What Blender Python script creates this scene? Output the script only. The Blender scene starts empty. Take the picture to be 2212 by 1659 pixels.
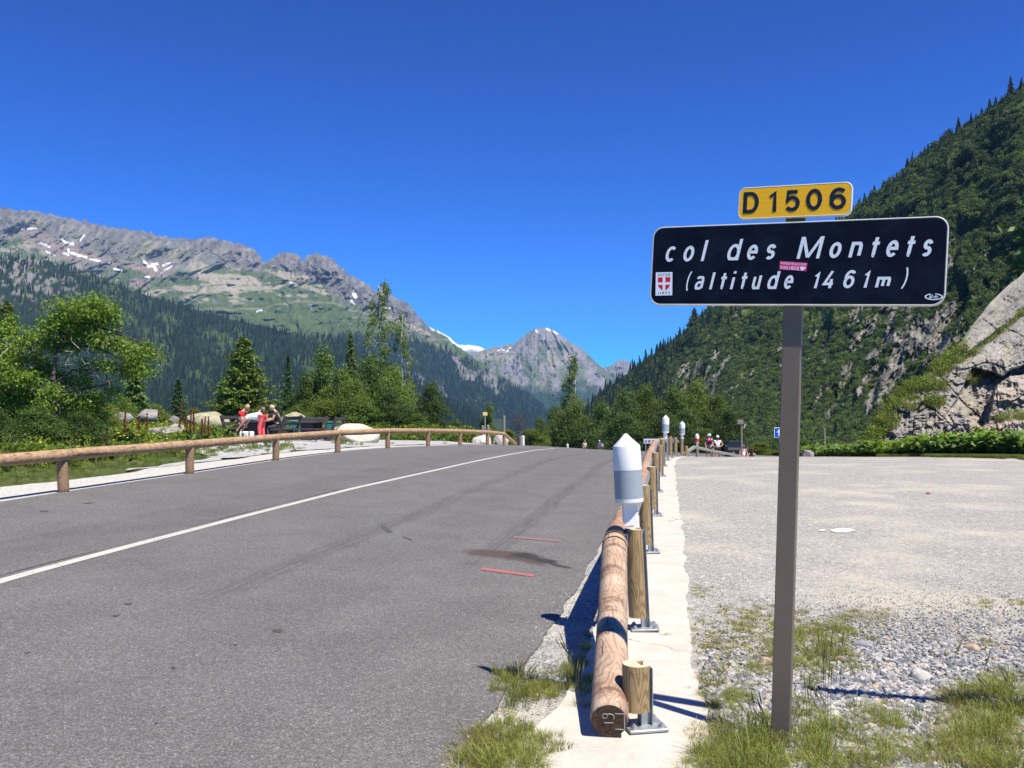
import bpy, math, random
import numpy as np
from mathutils import Vector, Matrix
SC = bpy.context.scene
COL = SC.collection
R = math.radians
random.seed(7)
RNG = np.random.default_rng(11)

# ---------------------------------------------------------------- camera
PITCH = R(1.52)
FPX = 1903.0            # focal length in pixels of a 2212 x 1659 view of the photograph
cam = bpy.data.cameras.new('camera')
cam.sensor_width = 36.0
cam.lens = 36.0 * FPX / 2212.0
cam.clip_start = 0.05
cam.clip_end = 40000.0
camo = bpy.data.objects.new('camera', cam)
COL.objects.link(camo)
camo.location = (0, 0, 1.8)
camo.rotation_euler = (math.pi / 2 + PITCH, 0, 0)
SC.camera = camo

# ---------------------------------------------------------------- sky, sun, exposure
SUN_EL = R(61)
SUN_DX, SUN_DY = 0.68, -0.73          # horizontal direction towards the sun
w = bpy.data.worlds.new('World')
SC.world = w
w.use_nodes = True
wn = w.node_tree
for n in list(wn.nodes):
    wn.nodes.remove(n)
sky = wn.nodes.new('ShaderNodeTexSky')
sky.sky_type = 'NISHITA'
sky.sun_disc = False
sky.sun_elevation = SUN_EL
sky.sun_rotation = math.atan2(SUN_DX, SUN_DY)
sky.altitude = 1461
sky.air_density = 1.0
sky.dust_density = 0.3
sky.ozone_density = 4.0
hsv = wn.nodes.new('ShaderNodeHueSaturation')
hsv.inputs['Saturation'].default_value = 1.15
bg = wn.nodes.new('ShaderNodeBackground')
bg.inputs['Strength'].default_value = 0.060
wo = wn.nodes.new('ShaderNodeOutputWorld')
wn.links.new(sky.outputs[0], hsv.inputs['Color'])
tint = wn.nodes.new('ShaderNodeMix'); tint.data_type = 'RGBA'; tint.blend_type = 'MULTIPLY'
tint.inputs[0].default_value = 1.0
tint.inputs[7].default_value = (.17, 1.62, 2.75, 1)
sdn = wn.nodes.new('ShaderNodeVectorMath'); sdn.operation = 'SCALE'; sdn.inputs['Scale'].default_value = .1
gam = wn.nodes.new('ShaderNodeGamma'); gam.inputs['Gamma'].default_value = 1.7
sup = wn.nodes.new('ShaderNodeVectorMath'); sup.operation = 'SCALE'; sup.inputs['Scale'].default_value = 10.
wn.links.new(hsv.outputs[0], sdn.inputs[0]); wn.links.new(sdn.outputs[0], gam.inputs['Color']); wn.links.new(gam.outputs[0], sup.inputs[0])
wn.links.new(sup.outputs[0], tint.inputs[6])
wn.links.new(tint.outputs[2], bg.inputs['Color'])
wn.links.new(bg.outputs[0], wo.inputs['Surface'])
sl = bpy.data.lights.new('sun', 'SUN')
sl.energy = 4.5
sl.angle = R(0.53)
sl.color = (1.0, 0.94, 0.84)
so = bpy.data.objects.new('sun', sl)
COL.objects.link(so)
hd = Vector((SUN_DX, SUN_DY, 0)).normalized()
sd = Vector((hd.x * math.cos(SUN_EL), hd.y * math.cos(SUN_EL), math.sin(SUN_EL)))
so.rotation_euler = sd.to_track_quat('Z', 'Y').to_euler()
so.location = (20, -20, 40)
SC.view_settings.view_transform = 'Standard'
SC.view_settings.look = 'None'
SC.view_settings.exposure = 0.78
SC.view_settings.gamma = 1.0
SC.view_settings.use_curve_mapping = False
SC.cycles.max_bounces = 6
SC.cycles.transparent_max_bounces = 6
SC.cycles.volume_bounces = 0
HAZE = 0.00006

# ---------------------------------------------------------------- helpers: view rays, noise
CP, SP = math.cos(PITCH), math.sin(PITCH)

def at(x, y, Y):
    """world point at distance Y ahead seen at (x, y) of the 2212 x 1659 view (works on arrays)"""
    u = (np.asarray(x, float) - 1106.0) / FPX
    v = (829.5 - np.asarray(y, float)) / FPX
    dy = CP - v * SP
    dz = SP + v * CP
    k = np.asarray(Y, float) / dy
    return np.stack(np.broadcast_arrays(u * k, np.asarray(Y, float) + 0 * k, 1.8 + dz * k), -1)

def vat(x, y, Y):
    return Vector(at(x, y, Y).tolist())

def _h(ix, iy, iz, seed):
    h = (ix * 374761393 + iy * 668265263 + iz * 1440670441 + seed * 974634777) & 0xFFFFFFFF
    h = ((h ^ (h >> 13)) * 1274126177) & 0xFFFFFFFF
    h = h ^ (h >> 16)
    return (h & 0xFFFF) / 65535.0

def vnoise(x, y, z=0.0, seed=0):
    x, y, z = np.broadcast_arrays(np.asarray(x, float), np.asarray(y, float), np.asarray(z, float))
    ix, iy, iz = np.floor(x).astype(np.int64), np.floor(y).astype(np.int64), np.floor(z).astype(np.int64)
    fx, fy, fz = x - ix, y - iy, z - iz
    fx, fy, fz = [f * f * (3 - 2 * f) for f in (fx, fy, fz)]
    r = 0
    for dx in (0, 1):
        for dy in (0, 1):
            for dz in (0, 1):
                r = r + _h(ix + dx, iy + dy, iz + dz, seed) * (fx if dx else 1 - fx) * (fy if dy else 1 - fy) * (fz if dz else 1 - fz)
    return r * 2 - 1

def fbm(x, y, z=0.0, o=5, g=0.5, seed=0, ridge=False):
    a, s, t, f = 1.0, 0.0, 0.0, 1.0
    for i in range(o):
        n = vnoise(np.asarray(x) * f + 13.7 * i, np.asarray(y) * f - 7.1 * i, np.asarray(z) * f + 3.3 * i, seed + i)
        if ridge:
            n = 1 - 2 * np.abs(n)
        s = s + a * n
        t += a
        a *= g
        f *= 2.03
    return s / t

def sstep(a, b, x):
    t = np.clip((np.asarray(x, float) - a) / (b - a), 0, 1)
    return t * t * (3 - 2 * t)

def mixc(a, b, t):
    t = np.asarray(t)[..., None]
    return np.asarray(a) * (1 - t) + np.asarray(b) * t

# ---------------------------------------------------------------- helpers: objects and meshes
def tag(o, label=None, cat=None, group=None, kind=None):
    if label: o['label'] = label
    if cat: o['category'] = cat
    if group: o['group'] = group
    if kind: o['kind'] = kind
    return o

def empty(name, loc, label, cat, group=None, rz=0.0):
    o = bpy.data.objects.new(name, None)
    COL.objects.link(o)
    o.location = loc
    o.rotation_euler = (0, 0, rz)
    o.empty_display_size = 0.1
    return tag(o, label, cat, group)

def mesh_np(name, V, F, col=None, uv=None, smooth=True):
    """V (n,3), F (m,k) same-size faces -> mesh; col (n,3) vertex colour; uv (n,2)"""
    V = np.ascontiguousarray(V, np.float32)
    F = np.ascontiguousarray(F, np.int32)
    me = bpy.data.meshes.new(name)
    m, k = F.shape
    me.vertices.add(len(V))
    me.vertices.foreach_set('co', V.ravel())
    me.loops.add(m * k)
    me.loops.foreach_set('vertex_index', F.ravel())
    me.polygons.add(m)
    me.polygons.foreach_set('loop_start', np.arange(0, m * k, k, dtype=np.int32))
    me.polygons.foreach_set('use_smooth', np.full(m, smooth, bool))
    if col is not None:
        a = me.attributes.new('Col', 'FLOAT_COLOR', 'POINT')
        c = np.ones((len(V), 4), np.float32)
        c[:, :3] = col
        a.data.foreach_set('color', c.ravel())
    if uv is not None:
        u = me.uv_layers.new(name='UVMap')
        u.data.foreach_set('uv', np.ascontiguousarray(uv, np.float32)[F.ravel()].ravel())
    me.update(calc_edges=True)
    me.validate()
    return me

class MB:
    """collects simple shapes into ONE mesh"""
    def __init__(s):
        s.v, s.f, s.mi, s.c = [], [], [], []
        s.m = 0
    def add(s, vs, fs, T=None):
        o = len(s.v)
        for p in vs:
            p = Vector(p)
            s.v.append(tuple(T @ p) if T is not None else tuple(p))
        for f in fs:
            s.f.append([i + o for i in f])
            s.mi.append(s.m)
        return s
    def box(s, c, d, T=None, ch=0.0):
        x, y, z = c
        a, b, e = d[0] / 2, d[1] / 2, d[2] / 2
        if ch <= 0:
            vs = [(x + i * a, y + j * b, z + k * e) for i in (-1, 1) for j in (-1, 1) for k in (-1, 1)]
            fs = [(0, 1, 3, 2), (4, 6, 7, 5), (0, 4, 5, 1), (2, 3, 7, 6), (0, 2, 6, 4), (1, 5, 7, 3)]
            return s.add(vs, fs, T)
        vs, idx = [], {}
        for i in (-1, 1):
            for j in (-1, 1):
                for k in (-1, 1):
                    for ax in range(3):
                        p = [a, b, e]
                        for q in range(3):
                            if q != ax: p[q] -= ch
                        idx[(i, j, k, ax)] = len(vs)
                        vs.append((x + i * p[0], y + j * p[1], z + k * p[2]))
        fs = []
        for ax in range(3):
            o1, o2 = [q for q in range(3) if q != ax]
            for sg in (-1, 1):
                def kk(a1, a2):
                    q = [0, 0, 0]; q[ax] = sg; q[o1] = a1; q[o2] = a2
                    return idx[(q[0], q[1], q[2], ax)]
                fs.append((kk(-1, -1), kk(1, -1), kk(1, 1), kk(-1, 1)))
        for ax in range(3):
            o1, o2 = [q for q in range(3) if q != ax]
            for s1 in (-1, 1):
                for s2 in (-1, 1):
                    def kq(t, which):
                        q = [0, 0, 0]; q[ax] = t; q[o1] = s1; q[o2] = s2
                        return idx[(q[0], q[1], q[2], which)]
                    fs.append((kq(-1, o1), kq(1, o1), kq(1, o2), kq(-1, o2)))
        for i in (-1, 1):
            for j in (-1, 1):
                for k in (-1, 1):
                    fs.append((idx[(i, j, k, 0)], idx[(i, j, k, 1)], idx[(i, j, k, 2)]))
        return s.add(vs, fs, T)
    def ring(s, pts_list, closed=True, cap=True):
        """pts_list: list of rings (same count) -> skin"""
        n = len(pts_list[0])
        vs = [p for r in pts_list for p in r]
        fs = []
        for i in range(len(pts_list) - 1):
            for j in range(n if closed else n - 1):
                k = (j + 1) % n
                fs.append((i * n + j, i * n + k, (i + 1) * n + k, (i + 1) * n + j))
        if cap:
            fs.append(tuple(range(n - 1, -1, -1)))
            fs.append(tuple(range((len(pts_list) - 1) * n, len(pts_list) * n)))
        return s.add(vs, fs)
    def tube(s, pts, rad, n=8, cap=True, jit=0.0, seed=0):
        """tube along points with radii; returns self"""
        pts = [Vector(p) for p in pts]
        if not hasattr(rad, '__len__'): rad = [rad] * len(pts)
        rings = []
        up = Vector((0, 0, 1))
        rr = random.Random(seed)
        prev = None
        for i, p in enumerate(pts):
            if i == 0: d = pts[1] - pts[0]
            elif i == len(pts) - 1: d = pts[-1] - pts[-2]
            else: d = (pts[i + 1] - pts[i]).normalized() + (pts[i] - pts[i - 1]).normalized()
            if d.length < 1e-9: d = Vector((0, 0, 1))
            d.normalize()
            if prev is None:
                a = d.cross(up)
                if a.length < 0.1: a = d.cross(Vector((1, 0, 0)))
            else:
                a = prev - d * prev.dot(d)
            a.normalize()
            prev = a
            b = d.cross(a)
            rings.append([p + (a * math.cos(t) + b * math.sin(t)) * rad[i] * (1 + (rr.random() - .5) * jit)
                          for t in [2 * math.pi * j / n for j in range(n)]])
        return s.ring(rings, cap=cap)
    def lathe(s, prof, n=24, T=None):
        """prof: list of (r, z) bottom to top"""
        vs, fs = [], []
        for r, z in prof:
            for j in range(n):
                t = 2 * math.pi * j / n
                vs.append((r * math.cos(t), r * math.sin(t), z))
        for i in range(len(prof) - 1):
            for j in range(n):
                k = (j + 1) % n
                fs.append((i * n + j, i * n + k, (i + 1) * n + k, (i + 1) * n + j))
        fs.append(tuple(range(n - 1, -1, -1)))
        fs.append(tuple(range((len(prof) - 1) * n, len(prof) * n)))
        return s.add(vs, fs, T)
    def prism(s, poly, z0, z1, T=None):
        n = len(poly)
        vs = [(p[0], p[1], z0) for p in poly] + [(p[0], p[1], z1) for p in poly]
        fs = [tuple(range(n - 1, -1, -1)), tuple(range(n, 2 * n))]
        fs += [(i, (i + 1) % n, n + (i + 1) % n, n + i) for i in range(n)]
        return s.add(vs, fs, T)
    def mesh(s, name, mats=(), smooth=False):
        me = bpy.data.meshes.new(name)
        me.from_pydata(s.v, [], s.f)
        for m in (mats if isinstance(mats, (list, tuple)) else [mats]):
            me.materials.append(m)
        if len(me.materials) > 1:
            me.polygons.foreach_set('material_index', s.mi)
        if smooth:
            me.polygons.foreach_set('use_smooth', [True] * len(me.polygons))
            try: me.set_sharp_from_angle(angle=R(38))
            except Exception: pass
        me.update()
        return me
    def build(s, name, mats=(), parent=None, smooth=False):
        return link(name, s.mesh(name, mats, smooth), parent)

def link(name, me, parent=None, mat=None, loc=None):
    o = bpy.data.objects.new(name, me)
    COL.objects.link(o)
    if mat is not None:
        me.materials.clear()
        me.materials.append(mat)
    if parent is not None: o.parent = parent
    if loc is not None: o.location = loc
    return o

def kids(o):
    return [c for c in bpy.data.objects if c.parent == o]

KIDCACHE = {}
def copy_tree(o, parent=None, skip=()):
    c = o.copy()
    COL.objects.link(c)
    c.parent = parent
    ch = KIDCACHE.get(o.name)
    if ch is None:
        ch = KIDCACHE[o.name] = list(o.children)
    for k in ch:
        if k.name.split('.')[0] in skip: continue
        copy_tree(k, c)
    return c

# ---------------------------------------------------------------- materials
def newmat(name, rough=0.8, base=(.5, .5, .5), metal=0.0, spec=0.5):
    m = bpy.data.materials.new(name)
    m.use_nodes = True
    nt = m.node_tree
    b = nt.nodes['Principled BSDF']
    b.inputs['Base Color'].default_value = (*base, 1)
    b.inputs['Roughness'].default_value = rough
    b.inputs['Metallic'].default_value = metal
    b.inputs['Specular IOR Level'].default_value = spec
    return m, nt, b

def nd(nt, typ, ins=None, **props):
    n = nt.nodes.new('ShaderNode' + typ)
    for k, v in props.items(): setattr(n, k, v)
    for k, v in (ins or {}).items():
        s = n.inputs[k]
        if hasattr(v, 'is_linked') or v.__class__.__name__.startswith('NodeSocket'):
            nt.links.new(v, s)
        else:
            if isinstance(v, tuple) and len(v) == 3 and s.type == 'RGBA': v = (*v, 1)
            s.default_value = v
    return n

def ramp(nt, fac, stops, interp='LINEAR'):
    n = nt.nodes.new('ShaderNodeValToRGB')
    cr = n.color_ramp
    cr.interpolation = interp
    while len(cr.elements) < len(stops): cr.elements.new(0.5)
    for e, (p, c) in zip(cr.elements, stops):
        e.position = p
        e.color = (*c, 1) if isinstance(c, tuple) else (c, c, c, 1)
    nt.links.new(fac, n.inputs['Fac'])
    return n.outputs['Color']

def mixn(nt, fac, a, b, blend='MIX'):
    n = nt.nodes.new('ShaderNodeMix')
    n.data_type = 'RGBA'
    n.blend_type = blend
    for s, v in ((n.inputs[0], fac), (n.inputs[6], a), (n.inputs[7], b)):
        if v.__class__.__name__.startswith('NodeSocket'): nt.links.new(v, s)
        elif isinstance(v, tuple): s.default_value = (*v, 1)
        else: s.default_value = v
    return n.outputs[2]

def mth(nt, op, a, b=None, c=None, clamp=False):
    n = nt.nodes.new('ShaderNodeMath')
    n.operation = op
    n.use_clamp = clamp
    for i, v in enumerate((a, b, c)):
        if v is None: continue
        if v.__class__.__name__.startswith('NodeSocket'): nt.links.new(v, n.inputs[i])
        else: n.inputs[i].default_value = v
    return n.outputs[0]

def bump(nt, b, height, strength=0.5, dist=0.01):
    n = nd(nt, 'Bump', {'Height': height, 'Strength': strength, 'Distance': dist})
    nt.links.new(n.outputs['Normal'], b.inputs['Normal'])

def noise(nt, vec, scale, detail=4, rough=.55, dist=0.0):
    n = nd(nt, 'TexNoise', {'Scale': scale, 'Detail': detail, 'Roughness': rough, 'Distortion': dist})
    if vec is not None: nt.links.new(vec, n.inputs['Vector'])
    return n.outputs['Fac']

def objco(nt): return nt.nodes.new('ShaderNodeTexCoord').outputs['Object']

def simple(name, base, rough=.7, var=.12, scale=20, bumps=0.0, metal=0, bd=.005, spec=.5):
    """plain colour with slight procedural unevenness"""
    m, nt, b = newmat(name, rough, base, metal, spec)
    co = objco(nt)
    f = noise(nt, co, scale, 5, .6)
    dark = tuple(c * (1 - var * 1.6) for c in base)
    lite = tuple(min(1, c * (1 + var)) for c in base)
    c = ramp(nt, f, [(.25, dark), (.75, lite)])
    nt.links.new(c, b.inputs['Base Color'])
    if bumps: bump(nt, b, f, bumps, bd)
    return m

def vcmat(name, rough=.95, nscale=.3, namp=.25, bumpd=0, bscale=1.0, bstr=.6):
    m, nt, b = newmat(name, rough, spec=.15)
    a = nd(nt, 'Attribute', attribute_name='Col')
    co = objco(nt)
    f = noise(nt, co, nscale, 8, .7)
    k = ramp(nt, f, [(.25, 1 - namp), (.75, 1 + 0.0)])
    c = mixn(nt, 1.0, a.outputs['Color'], k, 'MULTIPLY')
    nt.links.new(c, b.inputs['Base Color'])
    if bumpd:
        bump(nt, b, noise(nt, co, bscale, 8, .65), bstr, bumpd)
    return m

def leafmat(name, tint=(1, 1, 1), trans=.35, rough=.55, rnd=.25):
    m, nt, b = newmat(name, rough, spec=.35)
    a = nd(nt, 'Attribute', attribute_name='Col')
    oi = nt.nodes.new('ShaderNodeObjectInfo')
    k = mth(nt, 'MULTIPLY_ADD', oi.outputs['Random'], rnd * 2, 1 - rnd)
    comb = nd(nt, 'CombineColor')
    for i in range(3): nt.links.new(k, comb.inputs[i])
    c = mixn(nt, 1.0, a.outputs['Color'], comb.outputs[0], 'MULTIPLY')
    c = mixn(nt, 1.0, c, tint, 'MULTIPLY')
    nt.links.new(c, b.inputs['Base Color'])
    t = nd(nt, 'BsdfTranslucent')
    c2 = mixn(nt, 1.0, c, (1.35, 1.25, .5), 'MULTIPLY')
    nt.links.new(c2, t.inputs['Color'])
    mx = nd(nt, 'MixShader', {0: trans})
    nt.links.new(b.outputs[0], mx.inputs[1])
    nt.links.new(t.outputs[0], mx.inputs[2])
    nt.links.new(mx.outputs[0], nt.nodes['Material Output'].inputs['Surface'])
    return m
# ---------------------------------------------------------------- lie of the land
def smooth_curve(pts, win=2.0):
    ys = np.arange(-30, 140, .25)
    p = np.array(pts, float)
    x = np.interp(ys, p[:, 0], p[:, 1])
    n = int(win / .25)
    k = np.hanning(2 * n + 3)[1:-1]
    k /= k.sum()
    xp = np.concatenate([x[0] - (x[1] - x[0]) * np.arange(n, 0, -1), x, x[-1] + (x[-1] - x[-2]) * np.arange(1, n + 1)])
    xs = np.convolve(xp, k, 'valid')[:len(ys)]
    return lambda y: np.interp(y, ys, xs)

xR = smooth_curve([(-30, -6), (0, -1.35), (4.4, -.28), (5.7, -.06), (7.6, .40), (11, 1.05), (14.5, 1.72), (18.6, 2.4), (22.8, 3.25), (27, 3.95), (31, 4.8), (36, 6.1), (42, 7.6), (50, 10.5), (60, 15), (80, 26), (110, 46), (140, 70)])
xL = smooth_curve([(-30, -11.5), (0, -8.9), (10, -7.85), (12.9, -7.5), (14.5, -7.35), (18.5, -6.75), (23.3, -6.15), (27.7, -5.35), (31.7, -4.35), (35, -3.2), (40, -1.7), (43, -.6), (50, 2.2), (60, 7), (80, 18), (110, 38), (140, 62)])
xP = smooth_curve([(-30, -4.4), (0, .0), (4.96, .72), (7.2, 1.09), (10.9, 1.76), (14.6, 2.43), (18.7, 3.12), (22.9, 3.88), (27, 4.6), (31, 5.4), (34, 6.1), (37, 6.85), (40, 7.7), (44, 8.9), (60, 16.2), (110, 48), (140, 72)], 1.2)

def zg(x, y):
    """height of the ground: a banked road over a pass, falling away beyond"""
    x, y = np.broadcast_arrays(np.asarray(x, float), np.asarray(y, float))
    yc = np.clip(y, -30, 139)
    a, b = xR(yc), xL(yc)
    fr = np.clip((a - x) / (a - b), 0, 1)
    z = .42 * fr
    z = z + .30 * sstep(0, 7, b - x) * (b - x > 0)
    c = .0017 - .00045 * fr
    t = np.clip(y - 24, 0, 31)
    fall = c * t * t
    fall = fall + .066 * np.clip(y - 55, 0, 55) + .20 * np.clip(y - 110, 0, 900)
    near = 1 - sstep(30, 60, y)
    lump = .03 * fbm(x * .35, y * .35, o=3, seed=5) * sstep(.3, 2.5, x - (a + 1.6)) * near
    lumpl = .10 * fbm(x * .3, y * .3, o=3, seed=8) * sstep(2.0, 6, b - x)
    return z - fall + lump + lumpl

def zgf(x, y): return float(zg(x, y))

def gp(x, y):
    """ground point seen at (x, y)"""
    lo, hi = 2.0, 90.0
    Y = lo
    while Y < hi:
        p = at(x, y, Y)
        if p[2] < zgf(p[0], p[1]): break
        Y *= 1.01
    for _ in range(12):
        p = at(x, y, Y)
        Y -= .5 * (zgf(p[0], p[1]) - p[2]) / max(.02, (1.8 - p[2]) / Y)
    p = at(x, y, Y)
    return Vector((float(p[0]), float(p[1]), zgf(p[0], p[1])))

def onground(x, Y, dz=0.0):
    """point on the ground at distance Y in the column x of the view"""
    X = (x - 1106.0) / FPX * Y / CP
    return Vector((X, Y, zgf(X, Y) + dz))

def gridmesh(name, A, B, n, ys, dz=0.0, colfn=None, uvfn=None, edge=0.0, seed=0, thick=0.0):
    """strip between curves A(y) and B(y)"""
    rows = []
    for y in ys:
        a, b = float(A(y)), float(B(y))
        if edge:
            a += edge * float(fbm(y * 1.7, 3, o=4, g=.6, seed=seed))
            b += edge * float(fbm(y * 1.7, 9, o=4, g=.6, seed=seed + 3))
        rows.append(np.stack([np.linspace(a, b, n), np.full(n, y)], -1))
    G = np.array(rows)
    Z = zg(G[..., 0], G[..., 1]) + dz
    V = np.concatenate([G, Z[..., None]], -1).reshape(-1, 3)
    m = len(ys)
    i, j = np.meshgrid(np.arange(m - 1), np.arange(n - 1), indexing='ij')
    q = (i * n + j).ravel()
    F = np.stack([q, q + 1, q + n + 1, q + n], -1)
    if thick:
        k = len(V)
        L = []
        for e in (0, n - 1):
            idx = np.arange(m) * n + e
            lo = V[idx].copy(); lo[:, 2] -= thick
            L.append((idx, lo))
        lo = V[:n].copy(); lo[:, 2] -= thick
        L.append((np.arange(n), lo))
        for idx, lo in L:
            b = len(V)
            V = np.concatenate([V, lo])
            t = np.arange(len(idx) - 1)
            F = np.concatenate([F, np.stack([idx[t], idx[t + 1], b + t + 1, b + t], -1)])
    uv = None
    if uvfn is not None: uv = uvfn(V)
    col = colfn(V) if colfn is not None else None
    return mesh_np(name, V, F, col, uv, smooth=not thick)

# ground materials ----------------------------------------------------
def mat_asphalt():
    m, nt, b = newmat('asphalt', .85, spec=.3)
    uv = nd(nt, 'UVMap').outputs[0]
    co = objco(nt)
    v = nd(nt, 'TexVoronoi', {'Scale': 125.0}); nt.links.new(co, v.inputs['Vector'])
    spk = nd(nt, 'SeparateColor'); nt.links.new(v.outputs['Color'], spk.inputs[0])
    agg = ramp(nt, spk.outputs[0], [(0, (.080, .076, .070)), (.45, (.132, .125, .115)), (.75, (.163, .154, .141)), (.94, (.200, .190, .174)), (1, (.34, .32, .29))])
    big = noise(nt, co, 1.1, 6, .6)
    c = mixn(nt, 1.0, agg, ramp(nt, big, [(.3, .84), (.7, 1.06)]), 'MULTIPLY')
    fine = noise(nt, co, 28, 4, .7)
    c = mixn(nt, 1.0, c, ramp(nt, fine, [(.3, .82), (.7, 1.14)]), 'MULTIPLY')
    sep = nd(nt, 'SeparateXYZ'); nt.links.new(uv, sep.inputs[0])
    u, vv = sep.outputs[0], sep.outputs[1]
    # worn wheel paths and skid marks that follow the lane (u = metres from right edge, v = metres ahead)
    def band(u0, wd, v0, v1, amt, dens=.5, slope=0.0):
        uu = mth(nt, 'SUBTRACT', mth(nt, 'SUBTRACT', u, u0), mth(nt, 'MULTIPLY', vv, slope))
        a = mth(nt, 'SUBTRACT', 1.0, mth(nt, 'DIVIDE', mth(nt, 'ABSOLUTE', uu), wd), clamp=True)
        r1 = nd(nt, 'MapRange', {'From Min': v0, 'From Max': v0 + 2}); nt.links.new(vv, r1.inputs[0])
        r2 = nd(nt, 'MapRange', {'From Min': v1 - 3, 'From Max': v1, 'To Min': 1.0, 'To Max': 0.0}); nt.links.new(vv, r2.inputs[0])
        s = nd(nt, 'CombineXYZ'); nt.links.new(mth(nt, 'MULTIPLY', uu, 26.0), s.inputs[0]); nt.links.new(mth(nt, 'MULTIPLY', vv, .7), s.inputs[1])
        st = noise(nt, s.outputs[0], 1.0, 3, .6)
        st = nd(nt, 'MapRange', {'From Min': dens - .06, 'From Max': dens + .1}, clamp=True)
        stn = noise(nt, s.outputs[0], 1.0, 3, .6)
        nt.links.new(stn, st.inputs[0])
        f = mth(nt, 'MULTIPLY', mth(nt, 'MULTIPLY', mth(nt, 'POWER', a, .5), st.outputs[0]), mth(nt, 'MULTIPLY', r1.outputs[0], r2.outputs[0]))
        return mth(nt, 'MULTIPLY', f, amt)
    for args in ((-3.05, .20, 6.5, 40, .62, .47, 0.0), (-1.25, .18, 9, 34, .65, .46, 0.0), (-1.2, .3, 5, 9, .28, .5, .0), (-6.4, .2, 8, 38, .35, .5, 0.0), (-5.9, .6, 3, 60, .22, .35, 0.0), (-2.2, .5, 3, 60, .15, .4, 0.0)):
        c = mixn(nt, band(*args), c, (.062, .062, .064))
    # oil and mud stains, tar spots (they belong to the road surface)
    wn_ = nd(nt, 'TexNoise', {'Scale': 5.0, 'Detail': 6.0, 'Roughness': .65}); nt.links.new(co, wn_.inputs['Vector'])
    wv_ = nd(nt, 'VectorMath', {}, operation='MULTIPLY_ADD'); nt.links.new(wn_.outputs['Color'], wv_.inputs[0]); wv_.inputs[1].default_value = (.42, .42, 0); nt.links.new(co, wv_.inputs[2])
    grit = noise(nt, co, 60, 4, .7)
    def spot(c, p, q, r, soft, colr, amt):
        p, q = gp(*p), gp(*q)
        off = Vector((.21, .21, 0))
        d = (q - p); L = d.length; d.normalize()
        s1 = nd(nt, 'VectorMath', {}, operation='SUBTRACT'); nt.links.new(wv_.outputs[0], s1.inputs[0]); s1.inputs[1].default_value = tuple(p + off)
        s2 = nd(nt, 'SeparateXYZ'); nt.links.new(s1.outputs[0], s2.inputs[0])
        al = mth(nt, 'ADD', mth(nt, 'MULTIPLY', s2.outputs[0], d.x), mth(nt, 'MULTIPLY', s2.outputs[1], d.y))
        ac = mth(nt, 'ADD', mth(nt, 'MULTIPLY', s2.outputs[0], -d.y), mth(nt, 'MULTIPLY', s2.outputs[1], d.x))
        t = mth(nt, 'MINIMUM', mth(nt, 'MAXIMUM', al, 0.0), L)
        dl = mth(nt, 'SUBTRACT', al, t)
        dist = mth(nt, 'SQRT', mth(nt, 'ADD', mth(nt, 'MULTIPLY', dl, dl), mth(nt, 'MULTIPLY', ac, ac)))
        mr = nd(nt, 'MapRange', {'From Min': r - soft, 'From Max': r + soft, 'To Min': 1.0, 'To Max': 0.0}, clamp=True); nt.links.new(dist, mr.inputs[0])
        gm = nd(nt, 'MapRange', {'From Min': .30, 'From Max': .55, 'To Min': .72, 'To Max': 1.0}, clamp=True); nt.links.new(grit, gm.inputs[0])
        return mixn(nt, mth(nt, 'MULTIPLY', mth(nt, 'MULTIPLY', mr.outputs[0], gm.outputs[0]), amt), c, colr)
    c = spot(c, (1040, 1194), (1110, 1198), .22, .07, (.075, .053, .038), .95)
    c = spot(c, (1100, 1204), (1168, 1218), .10, .07, (.07, .05, .036), .95)
    c = spot(c, (1128, 1200), (1180, 1212), .13, .04, (.030, .029, .028), .95)
    c = spot(c, (1172, 1212), (1225, 1227), .06, .03, (.03, .029, .028), .95)
    c = spot(c, (1220, 1140), (1245, 1143), .10, .12, (.15, .125, .10), .35)
    c = spot(c, (1020, 1218), (1030, 1221), .05, .05, (.07, .068, .066), .5)
    nt.links.new(c, b.inputs['Base Color'])
    bump(nt, b, spk.outputs[0], .35, .004)
    return m

def mat_gravel(name, cols, vs=70., patch=.5, pale=(.45, .43, .37), dark=(.2, .2, .2), palef=.5):
    m, nt, b = newmat(name, .95, spec=.2)
    co = objco(nt)
    v = nd(nt, 'TexVoronoi', {'Scale': vs}); nt.links.new(co, v.inputs['Vector'])
    s = nd(nt, 'SeparateColor'); nt.links.new(v.outputs['Color'], s.inputs[0])
    n = len(cols)
    c = ramp(nt, s.outputs[0], [(i / (n - 1), cc) for i, cc in enumerate(cols)])
    v2 = nd(nt, 'TexVoronoi', {'Scale': vs * .33}); nt.links.new(co, v2.inputs['Vector'])
    s2 = nd(nt, 'SeparateColor'); nt.links.new(v2.outputs['Color'], s2.inputs[0])
    stone = mth(nt, 'GREATER_THAN', s2.outputs[1], .8)
    c = mixn(nt, mth(nt, 'MULTIPLY', stone, .55), c, ramp(nt, s2.outputs[0], [(0, dark), (.5, (.42, .41, .38)), (1, (.62, .60, .55))]))
    f = noise(nt, co, patch, 6, .62)
    fm = nd(nt, 'MapRange', {'From Min': palef, 'From Max': palef + .13}, clamp=True); nt.links.new(f, fm.inputs[0])
    c = mixn(nt, mth(nt, 'MULTIPLY', fm.outputs[0], .75), c, pale)
    g = noise(nt, co, 14, 5, .7)
    c = mixn(nt, 1.0, c, ramp(nt, g, [(.3, .74), (.7, 1.12)]), 'MULTIPLY')
    nt.links.new(c, b.inputs['Base Color'])
    h = mth(nt, 'ADD', mth(nt, 'MULTIPLY', v.outputs['Distance'], 1.0), mth(nt, 'MULTIPLY', g, .6))
    bump(nt, b, h, .6, .012)
    return m

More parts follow.
